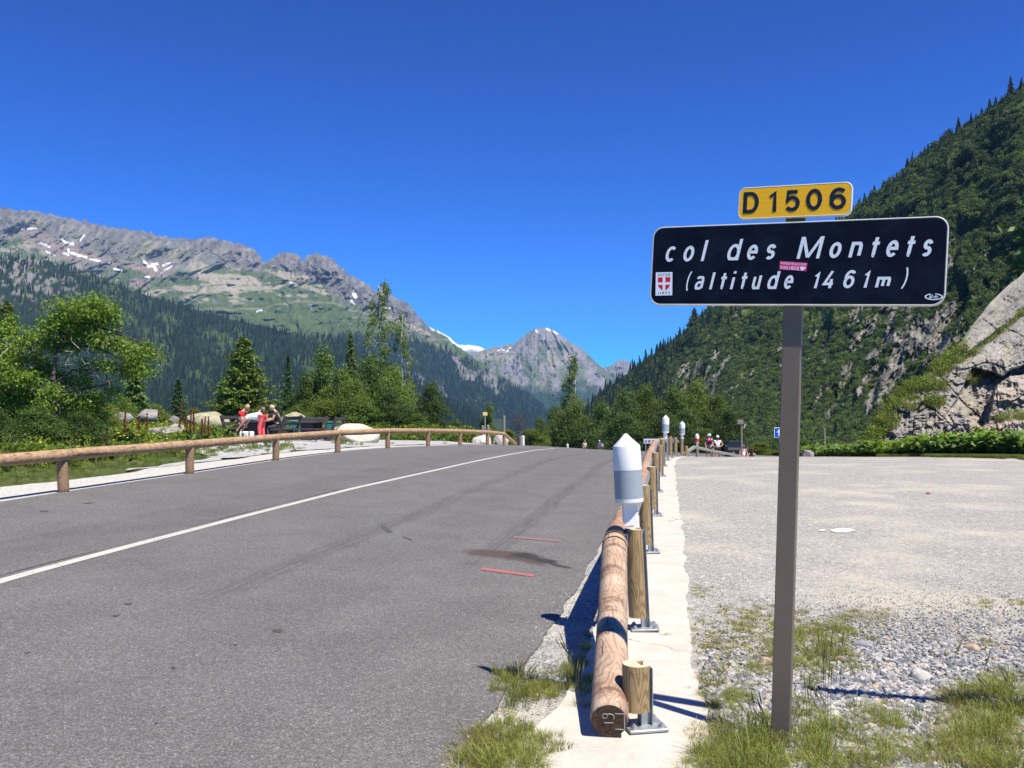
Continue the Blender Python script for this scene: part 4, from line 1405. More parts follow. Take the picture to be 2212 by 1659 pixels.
for i in range(len(pts) - 1):
    a, b_ = pts[i], pts[i + 1]
    dd = (b_ - a).normalized()
    me = log_mesh('log', (b_ - a).length + .05, .095, (M['log_red'] if i % 3 != 1 else M['log'], M['endgrain']), 10 + i, 24, .10)
    o = link('log', me, rail); place_x(o, rel(a - dd * .02), rel(b_))
    ch = MB(); Lc = (b_ - a).length
    ch.box((Lc / 2, 0, 0), (Lc, .005, .11)); ch.box((Lc / 2, .018, .0525), (Lc, .036, .005)); ch.box((Lc / 2, .018, -.0525), (Lc, .036, .005))
    c = ch.build('steel_channel', M['galv'], rail)
    side = Vector((dd.y, -dd.x, 0)).normalized()
    place_x(c, rel(a + side * .098), rel(b_ + side * .098))
# channel along the sloping end log and its joint collar
side = Vector((d01.y, -d01.x, 0)).normalized()
ch = MB(); Lc = (P1 - P0).length
ch.box((Lc / 2, -.004, 0), (Lc, .007, .10)); ch.box((Lc / 2, .022, .0475), (Lc, .05, .006)); ch.box((Lc / 2, .022, -.0475), (Lc, .05, .006))
ch.box((.10, .0, 0), (.006, .05, .09)); ch.box((.03, .02, -.008), (.012, .03, .03))
c = ch.build('steel_channel', M['galv'], rail)
place_x(c, rel(P0 + side * .078 - d01 * .002), rel(P1 + side * .078))
for i in (0, 1):   # brackets from the channel to the two near posts
    o, base, h_ = POSTS[i]
    z = base.z + (.20 if i == 0 else .66)
    p = Vector((base.x - .055, base.y + .02, z))
    q = p + Vector((-.12 if i == 0 else -.13, .01, 0))
    MB().tube([rel(p), rel(q)], .012, 8).build('bracket', M['galv'], rail)
ringm = MB(); rr_ = []
for t0 in (-.012, .012):
    rr_.append([rel(P1 - d01 * .10) + d01 * t0 + (side * math.cos(t) + side.cross(d01) * math.sin(t)) * .1005 for t in [2 * math.pi * j / 32 for j in range(32)]])
ringm.ring(rr_).build('joint_groove', M['endgrain'], rail)
# number written on the cut end: "19" turned a quarter left
cap = MB()
up_ = side.cross(d01).normalized()
c0_ = P0 - d01 * .0025 + up_ * .01 - side * .005
def cp(a, b2): return rel(c0_ + side * a + up_ * b2)
cap.tube([cp(-.022, -.020), cp(.026, -.018)], .0025, 6)
lp = [cp(-.018 + .014 * math.cos(t), .022 + .013 * math.sin(t)) for t in [i * .5236 for i in range(13)]]
cap.tube(lp, .0025, 6)
cap.tube([cp(-.006, .034), cp(.012, .035), cp(.027, .029), cp(.031, .016), cp(.028, .004)], .0025, 6)
cap.build('painted_number', M['chalk'], rail)
# low stub and sloping tail at the far end
for (y, hh) in ((42.0, .5),):
    x = float(xP(y))
    MB().lathe([(.08, 0), (.08, hh), (.07, hh + .01)], 14).build('post', M['post'], rail).location = rel(drop(x, y))

# ---- delineator posts on the rail --------------------------------------------
def delineator(loc, lean, label, band='refl', steel=0.0, rz=0.0, s=1.0):
    e = empty('delineator', loc, label, 'delineator', 'white reflector posts on the guard rails')
    e.rotation_euler = (0, lean, rz)
    e.scale = (s, s, s)
    MB().lathe([(.060, .158), (.104, .164), (.1125, .172), (.1135, .2)], 40).build('lower_collar', M['plastic'], e, True)
    MB().lathe([(.1135, .2005), (.1115, .423)], 40).build('reflective_band', M[band], e, True)
    MB().lathe([(.1125, .4235), (.1135, .432), (.1085, .604), (.107, .610)], 40).build('sleeve', M['plastic'], e, True)
    MB().lathe([(.1075, .6105), (.106, .616), (.052, .665), (.012, .708), (.0, .712)], 40).build('cap', M['plastic'], e, True)
    nk = MB().box((0, 0, .075), (.118, .07, .15), ch=.012)
    nk.build('neck', M['plastic'], e)
    MB().box((0, -.0355, .085), (.10, .003, .20), ch=.001).build('neck_plate', M['plastic'], e)
    if steel:
        s_ = MB(); s_.box((0, 0, -steel / 2), (.006, .06, steel)); s_.box((.03, 0, -steel / 2), (.006, .06, steel))
        s_.build('bracket', M['galv'], e)
    return e
delineator(vat(1362, 1130, 7.02), -.05, 'big white post cap with grey band standing on the nearest tall rail post')
b_ = POSTS[7][1]
delineator(Vector((b_.x - .03, b_.y - .05, b_.z + .80)), .03, 'white post with grey band, second from the camera, on a bare steel foot', s=1.12)
b_ = POSTS[10][1]
delineator(Vector((b_.x, b_.y - .05, b_.z + .81)), .02, 'smallest white post with grey band at the far end of the curved rail', s=1.1)

# ---- left guard rail -----------------------------------------------------------
LX = [(141, 14.5), (412, 18.5), (597, 23.1), (730, 27.4), (838, 31.5), (925, 35.2), (994, 39.3), (1053, 43.0), (1089, 45.6)]
lp_ = [onground(x, y) for x, y in LX]
pre = lp_[0] + (lp_[0] - lp_[1]).normalized() * 4.1
pre.z = zgf(pre.x, pre.y)
lrail = empty('guard_rail', lp_[0], 'rustic round-log rail on short posts along the left edge of the road', 'guard rail')
LL = lrail.location.copy()
allp = [pre] + lp_
allp[0] = Vector((pre.x, pre.y, zgf(pre.x, pre.y)))
topz = [.60] * 9 + [.58]
joints = [p + Vector((0, 0, h)) for p, h in zip(allp, topz)]
dz = [0, 0, .0, -.01, .0, .01, .0, .01, .01, 0]
pm = []
for k_ in range(2):
    lm = log_mesh('post', .62, .088, (M['post_left'], M['endpale']), 60 + k_, 18, .1)
    pm.append(lm)
M['post_left_x'] = M['post_left']
for i, p in enumerate(allp):
    if i == 0: continue
    o = link('post', pm[i % 2], lrail)
    top = Vector((p.x, p.y, p.z + .56))
    ln_ = (-.07, -.02, .0, .01, -.01, 0, 0, 0, 0)[i - 1]
    place_x(o, p - LL - Vector((0, 0, .05)), top - LL + Vector((ln_ * .6, 0, 0)))
for i in range(len(joints) - 1):
    a, b_ = joints[i] + Vector((0, 0, dz[i])), joints[i + 1] + Vector((0, 0, dz[i + 1]))
    dd = (b_ - a).normalized()
    me = log_mesh('log', (b_ - a).length + .06, .094 - .001 * (i % 3), (M['log_left'], M['endpale']), 80 + i, 24, .08, bumpy=.035)
    o = link('log', me, lrail); place_x(o, a - LL - dd * .03, b_ - LL)
    hm = MB()
    sd_ = Vector((dd.y, -dd.x, 0)).normalized()
    for k_, t in enumerate((.06, .10, .90, .94) if i < 5 else ()):
        c_ = a.lerp(b_, t) + sd_ * .088 + Vector((0, 0, -.02 + .004 * (k_ % 2)))
        o = MB().tube([c_ - LL - sd_ * .01, c_ - LL + sd_ * .0065], .0115, 10).build('bolt_hole', M['hole'], lrail)
# split torn out of the second log
a, b_ = joints[1], joints[2]
dd = (b_ - a).normalized(); sd_ = Vector((dd.y, -dd.x, 0)).normalized()
spl = MB()
for k_, (t0, t1, z_) in enumerate(((.02, .26, -.012), (.05, .20, .004), (.10, .30, -.03))):
    n_ = 8
    q = [a.lerp(b_, t0 + (t1 - t0) * j / n_) + sd_ * .089 + Vector((0, 0, z_ + .004 * math.sin(j * 2.1))) - LL for j in range(n_ + 1)]
    spl.tube(q, [.002] + [.007] * (n_ - 1) + [.002], 6)
spl.build('split', M['hole'], lrail)
e0 = joints[-1]; e1 = onground(1114, 47.6, .08)
me = log_mesh('log', (e1 - e0).length, .09, (M['log_left'], M['endpale']), 99, 20, .1)
o = link('log', me, lrail); place_x(o, e0 - LL, e1 - LL); o['label'] = 'last log of the rail, sloping down to the ground'

# ---- far rail on the right -----------------------------------------------------
frl = [(1475, 981, 48.0), (1499, 965.5, 50.0), (1540, 974.5, 54.0), (1584, 982.5, 58.0), (1616, 990, 61.5)]
fp = [vat(*a) for a in frl]
frail = empty('guard_rail', drop(fp[1].x, fp[1].y), 'short timber rail running down behind the far edge of the gravel lot', 'guard rail')
FL = frail.location.copy()
for i in range(len(fp) - 1):
    me = log_mesh('log', (fp[i + 1] - fp[i]).length + .04, .085, (M['greywood'], M['endpale']), 120 + i, 14, .3)
    o = link('log', me, frail); place_x(o, fp[i] - FL, fp[i + 1] - FL)
    dd = (fp[i + 1] - fp[i]).normalized(); L_ = (fp[i + 1] - fp[i]).length
    sd_ = Vector((dd.y, -dd.x, 0)).normalized()
    s_ = MB().box((L_ / 2, 0, 0), (L_, .012, .10)); c = s_.build('steel_channel', M['galv'], frail)
    place_x(c, fp[i] - FL + sd_ * .088 - Vector((0, 0, .03)), fp[i + 1] - FL + sd_ * .088 - Vector((0, 0, .03)))
for i, (x, y, d_) in enumerate(((1486, 973, 48.8), (1506, 964, 50.3), (1540, 969, 53.8), (1584, 977, 57.8))):
    p = vat(x, y, d_); q = drop(p.x, p.y)
    hh = max(.3, p.z - q.z)
    o = MB().lathe([(.085, 0), (.085, hh), (.07, hh + .012)], 14).build('post', M['greywood'], frail, True)
    o.location = q - FL
p = vat(1506, 963, 50.25)
delineator(p, .0, 'white post cap with a red band on the far timber rail', band='redrefl', s=.98)

# ---- road sign -------------------------------------------------------------------
def mat_signblack():
    m, nt, b = newmat('sign_black', .5, (.004, .006, .016), spec=.12)
    co = objco(nt)
    f = noise(nt, co, 5, 6, .7)
    nt.links.new(ramp(nt, f, [(.45, (.003, .0045, .013)), (.75, (.010, .016, .032))]), b.inputs['Base Color'])
    return m
M['sblack'] = mat_signblack()
def mat_stripe(name, base, amt, sc):
    m, nt, b = newmat(name, .45, base, spec=.4)
    co = objco(nt)
    wv = nd(nt, 'TexWave', {'Scale': sc, 'Distortion': .4}, bands_direction='Z'); nt.links.new(co, wv.inputs['Vector'])
    nt.links.new(mixn(nt, mth(nt, 'MULTIPLY', wv.outputs['Fac'], amt), base, tuple(c * .6 for c in base)), b.inputs['Base Color'])
    return m
M['syellow'] = mat_stripe('sign_yellow', (.98, .50, .004), .16, 11)
M['sletter'] = mat_stripe('sign_letter_white', (.80, .82, .82), .18, 14)
M['sink'] = simple('sign_letter_black', (.010, .010, .016), .4, .1, 20)
M['srim'] = simple('sign_rim', (.62, .60, .52), .45, .08, 20)
def mat_signpost():
    m, nt, b = newmat('sign_post_taupe', .5, (.2, .17, .14), spec=.4)
    co = objco(nt)
    f = noise(nt, co, 4, 5, .6); g_ = noise(nt, co, 90, 3, .6)
    c = ramp(nt, f, [(.3, (.145, .110, .076)), (.6, (.165, .125, .09)), (.78, (.21, .17, .13))])
    nt.links.new(mixn(nt, 1.0, c, ramp(nt, g_, [(.3, .93), (.7, 1.03)]), 'MULTIPLY'), b.inputs['Base Color'])
    return m
M['spost'] = mat_signpost()
M['swhite'] = simple('sticker_white', (.85, .87, .90), .4, .02, 20)
M['sred'] = simple('sticker_red', (.72, .005, .012), .4, .05, 20)
M['spink'] = simple('sticker_pink', (.72, .02, .17), .4, .05, 30)
M['backing'] = simple('sign_back', (.30, .29, .27), .5, .08, 20, metal=.3)

U0 = Vector((.888, -.457, 0)).normalized()
ROLL = R(3.2)
SU = (U0 * math.cos(ROLL) - Vector((0, 0, 1)) * math.sin(ROLL)).normalized()
SV = (U0 * math.sin(ROLL) + Vector((0, 0, 1)) * math.cos(ROLL)).normalized()
SN = SU.cross(SV).normalized()          # facing the camera: away from +Y
if SN.y > 0: SN = -SN
O_S = vat(1405, 575, 5.0)               # a point of the panel's face, left edge
base_s = Vector((0, 0, 0)); bp = gp(1686, 1628)
sign = empty('road_sign', bp, 'black and yellow mountain pass sign on a single taupe post beside the gravel', 'road sign')
# local frame of the sign: X along the panel, Y into the panel, Z up the panel
MS = Matrix((SU, -SN, SV)).transposed().to_4x4()
MS.translation = O_S
def loc2(x, y):
    """view point -> coordinates on the face plane"""
    o = Vector((0, 0, 1.8)); d = vat(x, y, 1.0) - o
    t = (O_S - o).dot(SN) / d.dot(SN)
    p = o + d * t - O_S
    return p.dot(SU), p.dot(SV)
S_INV = Matrix.Translation(-sign.location)
def sput(o): 
    o.parent = sign
    o.matrix_local = S_INV @ MS
    return o
def rrect(x0, z0, x1, z1, r, n=8):
    pts = []
    for cx, cz, a0 in ((x1 - r, z0 + r, -90), (x1 - r, z1 - r, 0), (x0 + r, z1 - r, 90), (x0 + r, z0 + r, 180)):
        for i in range(n + 1):
            t = R(a0 + 90 * i / n)
            pts.append((cx + r * math.cos(t), cz + r * math.sin(t)))
    return pts
def panel(name, px, r, thick, face_mat, rim=.0075):
    (x0, zt0), (x1, zt1), (x0b, zb0), (x1b, zb1) = [loc2(*p) for p in px]
    X0, X1 = (x0 + x0b) / 2, (x1 + x1b) / 2
    Z1, Z0 = (zt0 + zt1) / 2, (zb0 + zb1) / 2
    e = MB()
    out = rrect(X0, Z0, X1, Z1, r); inn = rrect(X0 + rim, Z0 + rim, X1 - rim, Z1 - rim, r - rim * .7)
    # rim profile: rounded frame
    ring = []
    for off, ins in ((thick, 0), (.006, 0), (.0015, .0015), (0, .004), (.001, rim)):
        ring.append([(a + (c - a) * ins / rim, off, b2 + (d - b2) * ins / rim) for (a, b2), (c, d) in zip(out, inn)])
    e.ring(ring, cap=False)
    e.m = 1
    n = len(out)
    e.add([(a, thick, b2) for a, b2 in out], [tuple(range(n))])
    rim_o = sput(e.build('frame', (M['srim'], M['backing']), None, True))
    f = MB().add([(a, .001, b2) for a, b2 in inn], [tuple(range(n - 1, -1, -1))])
    face = sput(f.build(name, face_mat, None))
    return face, (X0, Z0, X1, Z1)
face, PB = panel('sign_panel', ((1408, 490), (2047, 466.5), (1405, 659), (2045.5, 661)), .062, .032, M['sblack'])
yface, YB = panel('route_plate', ((1596, 405), (1842, 392), (1593, 473), (1839.5, 466)), .036, .030, M['syellow'], .0065)

def ell_(cx, cy, rx, ry, a0, a1, n=22):
    return [(cx + rx * math.cos(R(a0 + (a1 - a0) * i / n)), cy + ry * math.sin(R(a0 + (a1 - a0) * i / n))) for i in range(n + 1)]
def strokes(ch):
    """centre lines of a sign-alphabet character in a unit box"""
    X = .70
    E = ell_
    return {
     'c': [E(.52, .5, .52, .5, 48, 312)],
     'o': [E(.5, .5, .5, .5, 0, 360, 32)],
     'l': [[(.5, 0), (.5, 1)]],
     'd': [E(.5, X * .5, .5, X * .5, 0, 360, 32), [(1, 0), (1, 1)]],
     'e': [[(.02, .52), (1, .52)] + E(.5, .5, .5, .5, 12, 318, 30)],
     's': [[(.93, .80)] + E(.5, .745, .42, .255, 40, 250, 14) + E(.5, .255, .45, .255, 75, -140, 16)],
     'M': [[(0, 0), (0, 1)], [(1, 0), (1, 1)], [(.03, 1), (.47, .06)], [(.97, 1), (.47, .06)]],
     'n': [[(0, 0), (0, 1)], [(0, .55)] + E(.5, .6, .5, .4, 165, 0, 16) + [(1, 0)]],
     't': [[(.42, 1), (.42, .22)] + E(.72, .22, .30, .22, 180, 275, 8), [(-.42, X), (1.35, X)]],
     'a': [[(.97, 0), (.97, .62)] + E(.5, .64, .47, .36, 5, 155, 16), [(.95, .52), (.5, .54)] + E(.42, .27, .40, .27, 95, 330, 16) + [(.97, .30)]],
     'i': [[(.5, 0), (.5, X)], [(.5, .93), (.5, 1.07)]],
     'u': [[(1, 1), (1, 0)], [(0, 1), (0, .42)] + E(.5, .4, .5, .4, 180, 345, 16)],
     '(': [E(1.6, .5, 1.6, .62, 126, 234, 16)],
     ')': [E(-.6, .5, 1.6, .62, 54, -54, 16)],
     'm': [[(0, 0), (0, 1)], [(0, .6)] + E(.25, .65, .25, .35, 165, 0, 12) + [(.5, 0)], [(.5, .6)] + E(.75, .65, .25, .35, 165, 0, 12) + [(1, 0)]],
     '1': [[(.02, .70), (.85, 1), (.85, 0)]],
     '4': [[(.62, 1), (0, .25), (1, .25)], [(.74, .52), (.74, 0)]],
     '6': [E(.5, .32, .5, .32, 0, 360, 28), [(.93, .86)] + E(.56, .62, .55, .38, 55, 195, 16)],
     '5': [[(.92, 1), (.17, 1), (.08, .53)] + E(.48, .34, .50, .34, 140, -145, 22)],
     '0': [E(.5, .5, .5, .5, 0, 360, 36)],
     'D': [[(0, 0), (0, 1), (.4, 1)] + E(.45, .5, .55, .5, 85, -85, 22) + [(.4, 0), (0, 0), (0, .05)]],
    }[ch]
def stroke_letter(ch, x0, x1, z0, z1, parent, mat, shear, t, yoff=-.0006):
    """flat letter made of constant-width strips"""
    mb = MB()
    zc = (z0 + z1) / 2
    w_, h_ = max(.0004, x1 - x0 - t), max(.001, z1 - z0 - (t if ch not in 'lMn1d4tumai' else 0.0))
    zo = z0 + (t / 2 if ch not in 'lMn1d4tumai' else 0)
    inset_top = ch in 'dneatuscm' 
    for k, st in enumerate(strokes(ch)):
        pts = [Vector((x0 + t / 2 + px_ * w_, zo + py_ * h_)) for px_, py_ in st]
        if ch in 'dautnm' : pts = [Vector((p.x, min(max(p.y, z0 + (t * .5 if len(st) > 3 else 0)), z1 - (t * .5 if len(st) > 3 and ch != 't' else 0)))) for p in pts]
        q = [pts[0]]
        for p in pts[1:]:
            if (p - q[-1]).length > 1e-5: q.append(p)
        closed = (q[0] - q[-1]).length < 1e-4
        L_, R_ = [], []
        n = len(q)
        for i in range(n):
            a = q[i] - q[i - 1] if i else (q[0] - q[-2] if closed else q[1] - q[0])
            b2 = q[i + 1] - q[i] if i < n - 1 else (q[1] - q[0] if closed else q[-1] - q[-2])
            a = a.normalized(); b2 = b2.normalized()
            nm = Vector((-(a.y + b2.y), a.x + b2.x))
            if nm.length < 1e-6: nm = Vector((-a.y, a.x))
            nm.normalize()
            m_ = min(2.2, 1 / max(.3, nm.dot(Vector((-a.y, a.x)))))
            L_.append(q[i] + nm * t / 2 * m_); R_.append(q[i] - nm * t / 2 * m_)
        tr = lambda p: (p.x + (p.y - zc) * shear, yoff - .00012 * k, max(z0, min(z1 + (t if ch == 'i' else 0), p.y)))
        vs = [tr(p) for p in L_] + [tr(p) for p in R_]
        mb.add(vs, [(i, n + i, n + i + 1, i + 1) for i in range(n - 1)])
    return mb.build('digit' if ch.isdigit() else 'letter', mat, parent)
def glyph(ch, bold=0.0, res=6):
    cu = bpy.data.curves.new('g', 'FONT')
    cu.body = ch; cu.size = 1.0; cu.resolution_u = res
    o = bpy.data.objects.new('g', cu); COL.objects.link(o)
    bpy.context.view_layer.update()
    dg = bpy.context.evaluated_depsgraph_get()
    me = bpy.data.meshes.new_from_object(o.evaluated_get(dg))
    bpy.data.objects.remove(o); bpy.data.curves.remove(cu)
    v = np.empty(len(me.vertices) * 3, np.float32); me.vertices.foreach_get('co', v)
    return me, v.reshape(-1, 3)
GC = {}
def letter(ch, x0, x1, z0, z1, parent, mat, shear=0.0, yoff=-.0006, bold=.018, name=None):
    """glyph scaled into the box x0..x1 (at mid height), z0..z1 of the sign plane"""
    me, v = glyph(ch, bold)
    mn, mx = v.min(0), v.max(0)
    zc = (z0 + z1) / 2
    sx = (x1 - x0) / (mx[0] - mn[0]); sz = (z1 - z0) / (mx[1] - mn[1])
    X = x0 + (v[:, 0] - mn[0]) * sx; Z = z0 + (v[:, 1] - mn[1]) * sz
    X = X + (Z - zc) * shear
    out = np.stack([X, np.full_like(X, yoff), Z], -1)
    me.vertices.foreach_set('co', out.ravel().astype(np.float32))
    me.materials.clear(); me.materials.append(mat)
    me.update()
    o = bpy.data.objects.new(name or ('digit' if ch.isdigit() else 'letter'), me)
    COL.objects.link(o)
    o.parent = parent
    return o
def z6(x, y): return ((2000 + x / 2.011) / 1.4755, (550 + y / 2.011) / 1.4755)
def row(spec, parent, mat, shear, bold, wfix=0.0):
    for ch, xa, xb, yt, yb in spec:
        a, zt = loc2(*z6((xa + xb) / 2, yt)); _, zb = loc2(*z6((xa + xb) / 2, yb))
        xl, _ = loc2(*z6(xa, (yt + yb) / 2)); xr, _ = loc2(*z6(xb, (yt + yb) / 2))
        hgt = zt - zb
        wd = max((xr - xl) - shear * hgt * .9, bold * {'t': 2.15, '1': 1.9, '(': 1.7, ')': 1.7, 'l': 1.001, 'i': 1.001}.get(ch, 1.5))
        bd = bold * (.55 if ch in '()' else 1)
        xc = (xl + xr) / 2
        stroke_letter(ch, xc - wd / 2, xc + wd / 2, zb, zt, parent, mat, shear, bd)
SHR_ = .20
row([('c', 238, 320, 473, 572), ('o', 352, 435, 470, 570), ('l', 468, 522, 434, 567), ('d', 635, 738, 427, 562), ('e', 760, 843, 462, 560), ('s', 878, 959, 459, 557),
     ('M', 1088, 1260, 411, 551), ('o', 1287, 1380, 446, 548), ('n', 1418, 1513, 444, 543), ('t', 1556, 1622, 415, 543), ('e', 1651, 1746, 434, 541), ('t', 1788, 1843, 408, 539), ('s', 1880, 1966, 428, 537)],
    face, M['sletter'], SHR_, .0166)
row([('(', 374, 416, 630, 762), ('a', 428, 497, 664, 750), ('l', 523, 566, 640, 748), ('t', 588, 643, 645, 748), ('i', 655, 700, 640, 747), ('t', 720, 774, 642, 746), ('u', 794, 862, 660, 748), ('d', 893, 978, 633, 746), ('e', 998, 1070, 658, 746),
     ('1', 1188, 1234, 634, 741), ('4', 1248, 1343, 630, 741), ('6', 1378, 1469, 625, 741), ('1', 1508, 1554, 625, 738), ('m', 1588, 1692, 668, 736), (')', 1755, 1800, 604, 748)],
    face, M['sletter'], SHR_, .0142)
row([('D', 743, 842, 124, 262), ('1', 902, 962, 117, 252), ('5', 1007, 1107, 112, 250), ('0', 1145, 1248, 104, 242), ('6', 1296, 1402, 96, 236)], yface, M['sink'], 0.0, .0205)
# regional sticker
def quad_part(name, pts, mat, y, parent=None):
    f = MB().add([(a, y, b2) for a, b2 in pts], [tuple(range(len(pts)))])
    o = f.build(name, mat, None)
    if parent is None: sput(o)
    else: o.parent = parent
    return o
def z2(x, y): return ((2070 + x / 16.59) / 1.4755, (860 + y / 16.59) / 1.4755)
stk = quad_part('sticker', [loc2(*z2(*p)) for p in ((320, 1365), (1205, 1345), (1215, 118), (342, 140))], M['swhite'], -.0004)
stk['label'] = 'white sticker with a red shield and a white cross'
for ps in (((455, 400), (705, 392), (700, 655), (450, 665)), ((845, 388), (1105, 382), (1100, 642), (845, 650)),
           ((452, 800), (700, 795), (700, 1075), (610, 1030), (540, 960), (480, 880)), ((845, 790), (1090, 785), (1065, 865), (990, 970), (910, 1045), (838, 1080))):
    quad_part('shield_field', [loc2(*z2(*p)) for p in ps], M['sred'], -.0007, stk)
def stick_row(txt, pts, parent, mat, bold=.04, yoff=-.0009):
    for ch, xa, xb, yt, yb, fn in pts:
        xc = (xa + xb) / 2
        _, zt = loc2(*fn(xc, yt)); _, zb = loc2(*fn(xc, yb))
        xl, _ = loc2(*fn(xa, (yt + yb) / 2)); xr, _ = loc2(*fn(xb, (yt + yb) / 2))
        letter(ch, xl, xr, zb, zt, parent, mat, 0, yoff, bold)
stick_row('', [(c, a, b2, 190 - i, 330 - i, z2) for i, (c, a, b2) in enumerate((('S', 455, 530), ('A', 560, 668), ('V', 690, 798), ('O', 822, 930), ('I', 968, 1000), ('E', 1040, 1110)))], stk, M['sink'])
stick_row('', [(c, a, b2, 1155 - 3 * i, 1290 - 3 * i, z2) for i, (c, a, b2) in enumerate((('L', 450, 512), ('I', 582, 612), ('B', 685, 778), ('R', 852, 945), ('E', 1020, 1090)))], stk, M['sink'])
# pink sticker
def z3(x, y): return ((2440 + x / 8.295) / 1.4755, (800 + y / 8.295) / 1.4755)
pk = quad_part('sticker', [loc2(*z3(*p)) for p in ((362, 490), (1080, 536), (1108, 312), (385, 266))], M['spink'], -.0004)
pk['label'] = 'small pink sticker with white capitals in the middle of the black panel'
w1, w2 = 'PARISCHILLRACING', 'WASHERE'
for i, ch in enumerate(w1):
    xa = 395 + i * 43.5; dy = (xa - 395) * .055
    stick_row('', [(ch, xa + (12 if ch == 'I' else 3), xa + (26 if ch == 'I' else 38), 290 + dy, 352 + dy, z3)], pk, M['swhite'], .05)
xx = [(385, 470), (470, 535), (540, 600), (630, 690), (698, 757), (768, 828), (836, 895)]
for ch, (xa, xb) in zip(w2, xx):
    dy = (xa - 385) * .06
    stick_row('', [(ch, xa, xb, 390 + dy, 480 + dy, z3)], pk, M['swhite'], .06)
bird = [(915, 430), (925, 415), (945, 408), (960, 420), (975, 410), (1000, 412), (1012, 430), (1030, 432), (1042, 415), (1058, 418), (1060, 450), (1045, 475), (1010, 490), (985, 515), (960, 522), (935, 512), (925, 480)]
quad_part('bird_emblem', [loc2(*z3(*p)) for p in reversed(bird)], M['swhite'], -.0009, pk)
# oval maker's mark
def z4(x, y): return ((2930 + x / 22.12) / 1.4755, (910 + y / 22.12) / 1.4755)
ov = MB()
pts_o, pts_i = [], []
for k_ in range(61):
    t = R(112 - 350 * k_ / 60 + 0)
    t = R(80 - 330 * k_ / 60)
    ox, oy = 1020 + 640 * math.cos(t), 790 - 235 * math.sin(t)
    ix, iy = 1020 + 530 * math.cos(t), 790 - 175 * math.sin(t)
    pts_o.append(loc2(*z4(ox, oy))); pts_i.append(loc2(*z4(ix, iy)))
vs = [(a, -.0006, b2) for a, b2 in pts_o] + [(a, -.0006, b2) for a, b2 in pts_i]
ov.add(vs, [(i, i + 1, 61 + i + 1, 61 + i) for i in range(60)])
ovo = sput(ov.build('maker_mark', M['swhite'], None))
quad_part('stroke', [loc2(*z4(*p)) for p in ((690, 610), (705, 605), (840, 960), (800, 960))], M['swhite'], -.0007, ovo)
for ch, xa, xb, yt, yb in (('i', 720, 800, 680, 905), ('b', 850, 1010, 625, 905), ('i', 1080, 1170, 680, 905), ('s', 1185, 1330, 730, 905)):
    _, zt = loc2(*z4((xa + xb) / 2, yt)); _, zb = loc2(*z4((xa + xb) / 2, yb))
    xl, _ = loc2(*z4(xa, 780)); xr, _ = loc2(*z4(xb, 780))
    letter(ch, xl, xr, zb, zt, ovo, M['swhite'], .45, -.0008, .05)
# post: box section behind the panel, from the ground to the yellow plate
px_t, _ = loc2(1714, 420); 
top_l = MS @ Vector((loc2(1716, 440)[0], .060, loc2(1716, 440)[1]))
mid_l = MS @ Vector((loc2(1704, 690)[0], .060, loc2(1704, 690)[1]))
dirp = (top_l - mid_l).normalized()
tz = (bp.z - .1 - mid_l.z) / dirp.z
bot = mid_l + dirp * tz
fit = vat(1685, 1620, bot.y)
bot.x = fit.x
zax = (top_l - bot).normalized()
xax = (SU - zax * SU.dot(zax)).normalized(); yax = zax.cross(xax)
L_ = (top_l - bot).length
pb = MB().box((0, 0, L_ / 2), (.098, .052, L_), ch=.004)
po = pb.build('post', M['spost'], None)
po.parent = sign
mm = Matrix((xax, yax, zax)).transposed().to_4x4(); mm.translation = bot
po.matrix_local = S_INV @ mm
for zc in ((PB[1] + .1), (PB[3] - .1), (YB[1] + YB[3]) / 2):
    cxl = loc2(1706, 600)[0]
    sput(MB().box((cxl, .033 + .004, zc), (.30, .006, .035)).build('clamp', M['galv'], None))

# sign added out of view at right, to cast the shadow across the stones
osx = empty('shadow_caster_sign', drop(4.05, 4.1), 'made-up tall sign right of the picture, added to cast the shadow on the stones', 'road sign')
MB().box((0, 0, 1.75), (.08, .05, 3.5), ch=.004).build('post', M['spost'], osx)
osb = MB().box((0, -.04, 3.16), (2.0, .025, .26), ch=.006).build('sign_panel', M['backing'], osx)
osx.rotation_euler = (0, 0, math.atan2(-.30, .95))
# ---------------------------------------------------------------- haze: the thin blue air of the valley
hz = MB()
hx0, hx1, hy0, hy1, hz0, hz1 = -11000, 11000, -60, 12500, -260, 1300
hz.box(((hx0 + hx1) / 2, (hy0 + hy1) / 2, (hz0 + hz1) / 2), (hx1 - hx0, hy1 - hy0, hz1 - hz0))
hm_ = bpy.data.materials.new('haze_air'); hm_.use_nodes = True
hn = hm_.node_tree
for n_ in list(hn.nodes): hn.nodes.remove(n_)
pv = hn.nodes.new('ShaderNodeVolumePrincipled')
pv.inputs['Color'].default_value = (.30, .58, 1.0, 1)
pv.inputs['Density'].default_value = HAZE
pv.inputs['Anisotropy'].default_value = .0
ho_ = hn.nodes.new('ShaderNodeOutputMaterial')
hn.links.new(pv.outputs[0], ho_.inputs['Volume'])
if HAZE > 0:
    o = hz.build('haze', hm_)
    o['kind'] = 'stuff'
    o['label'] = 'thin bluish summer air filling the valley'

# ---------------------------------------------------------------- trees near the road
TR = {}
def make_tree(key, name, crown_parts, trunk_parts, leaf='leaf', h=6.0):
    V, F, c = crown_parts
    cm = mesh_np('crown', V, F, c, smooth=False); cm.materials.append(LEAF[leaf])
    V, F, c = join(trunk_parts)
    tm = mesh_np('trunk', V, F, c, smooth=True); tm.materials.append(BARK)
    TR[key] = (name, cm, tm, h)

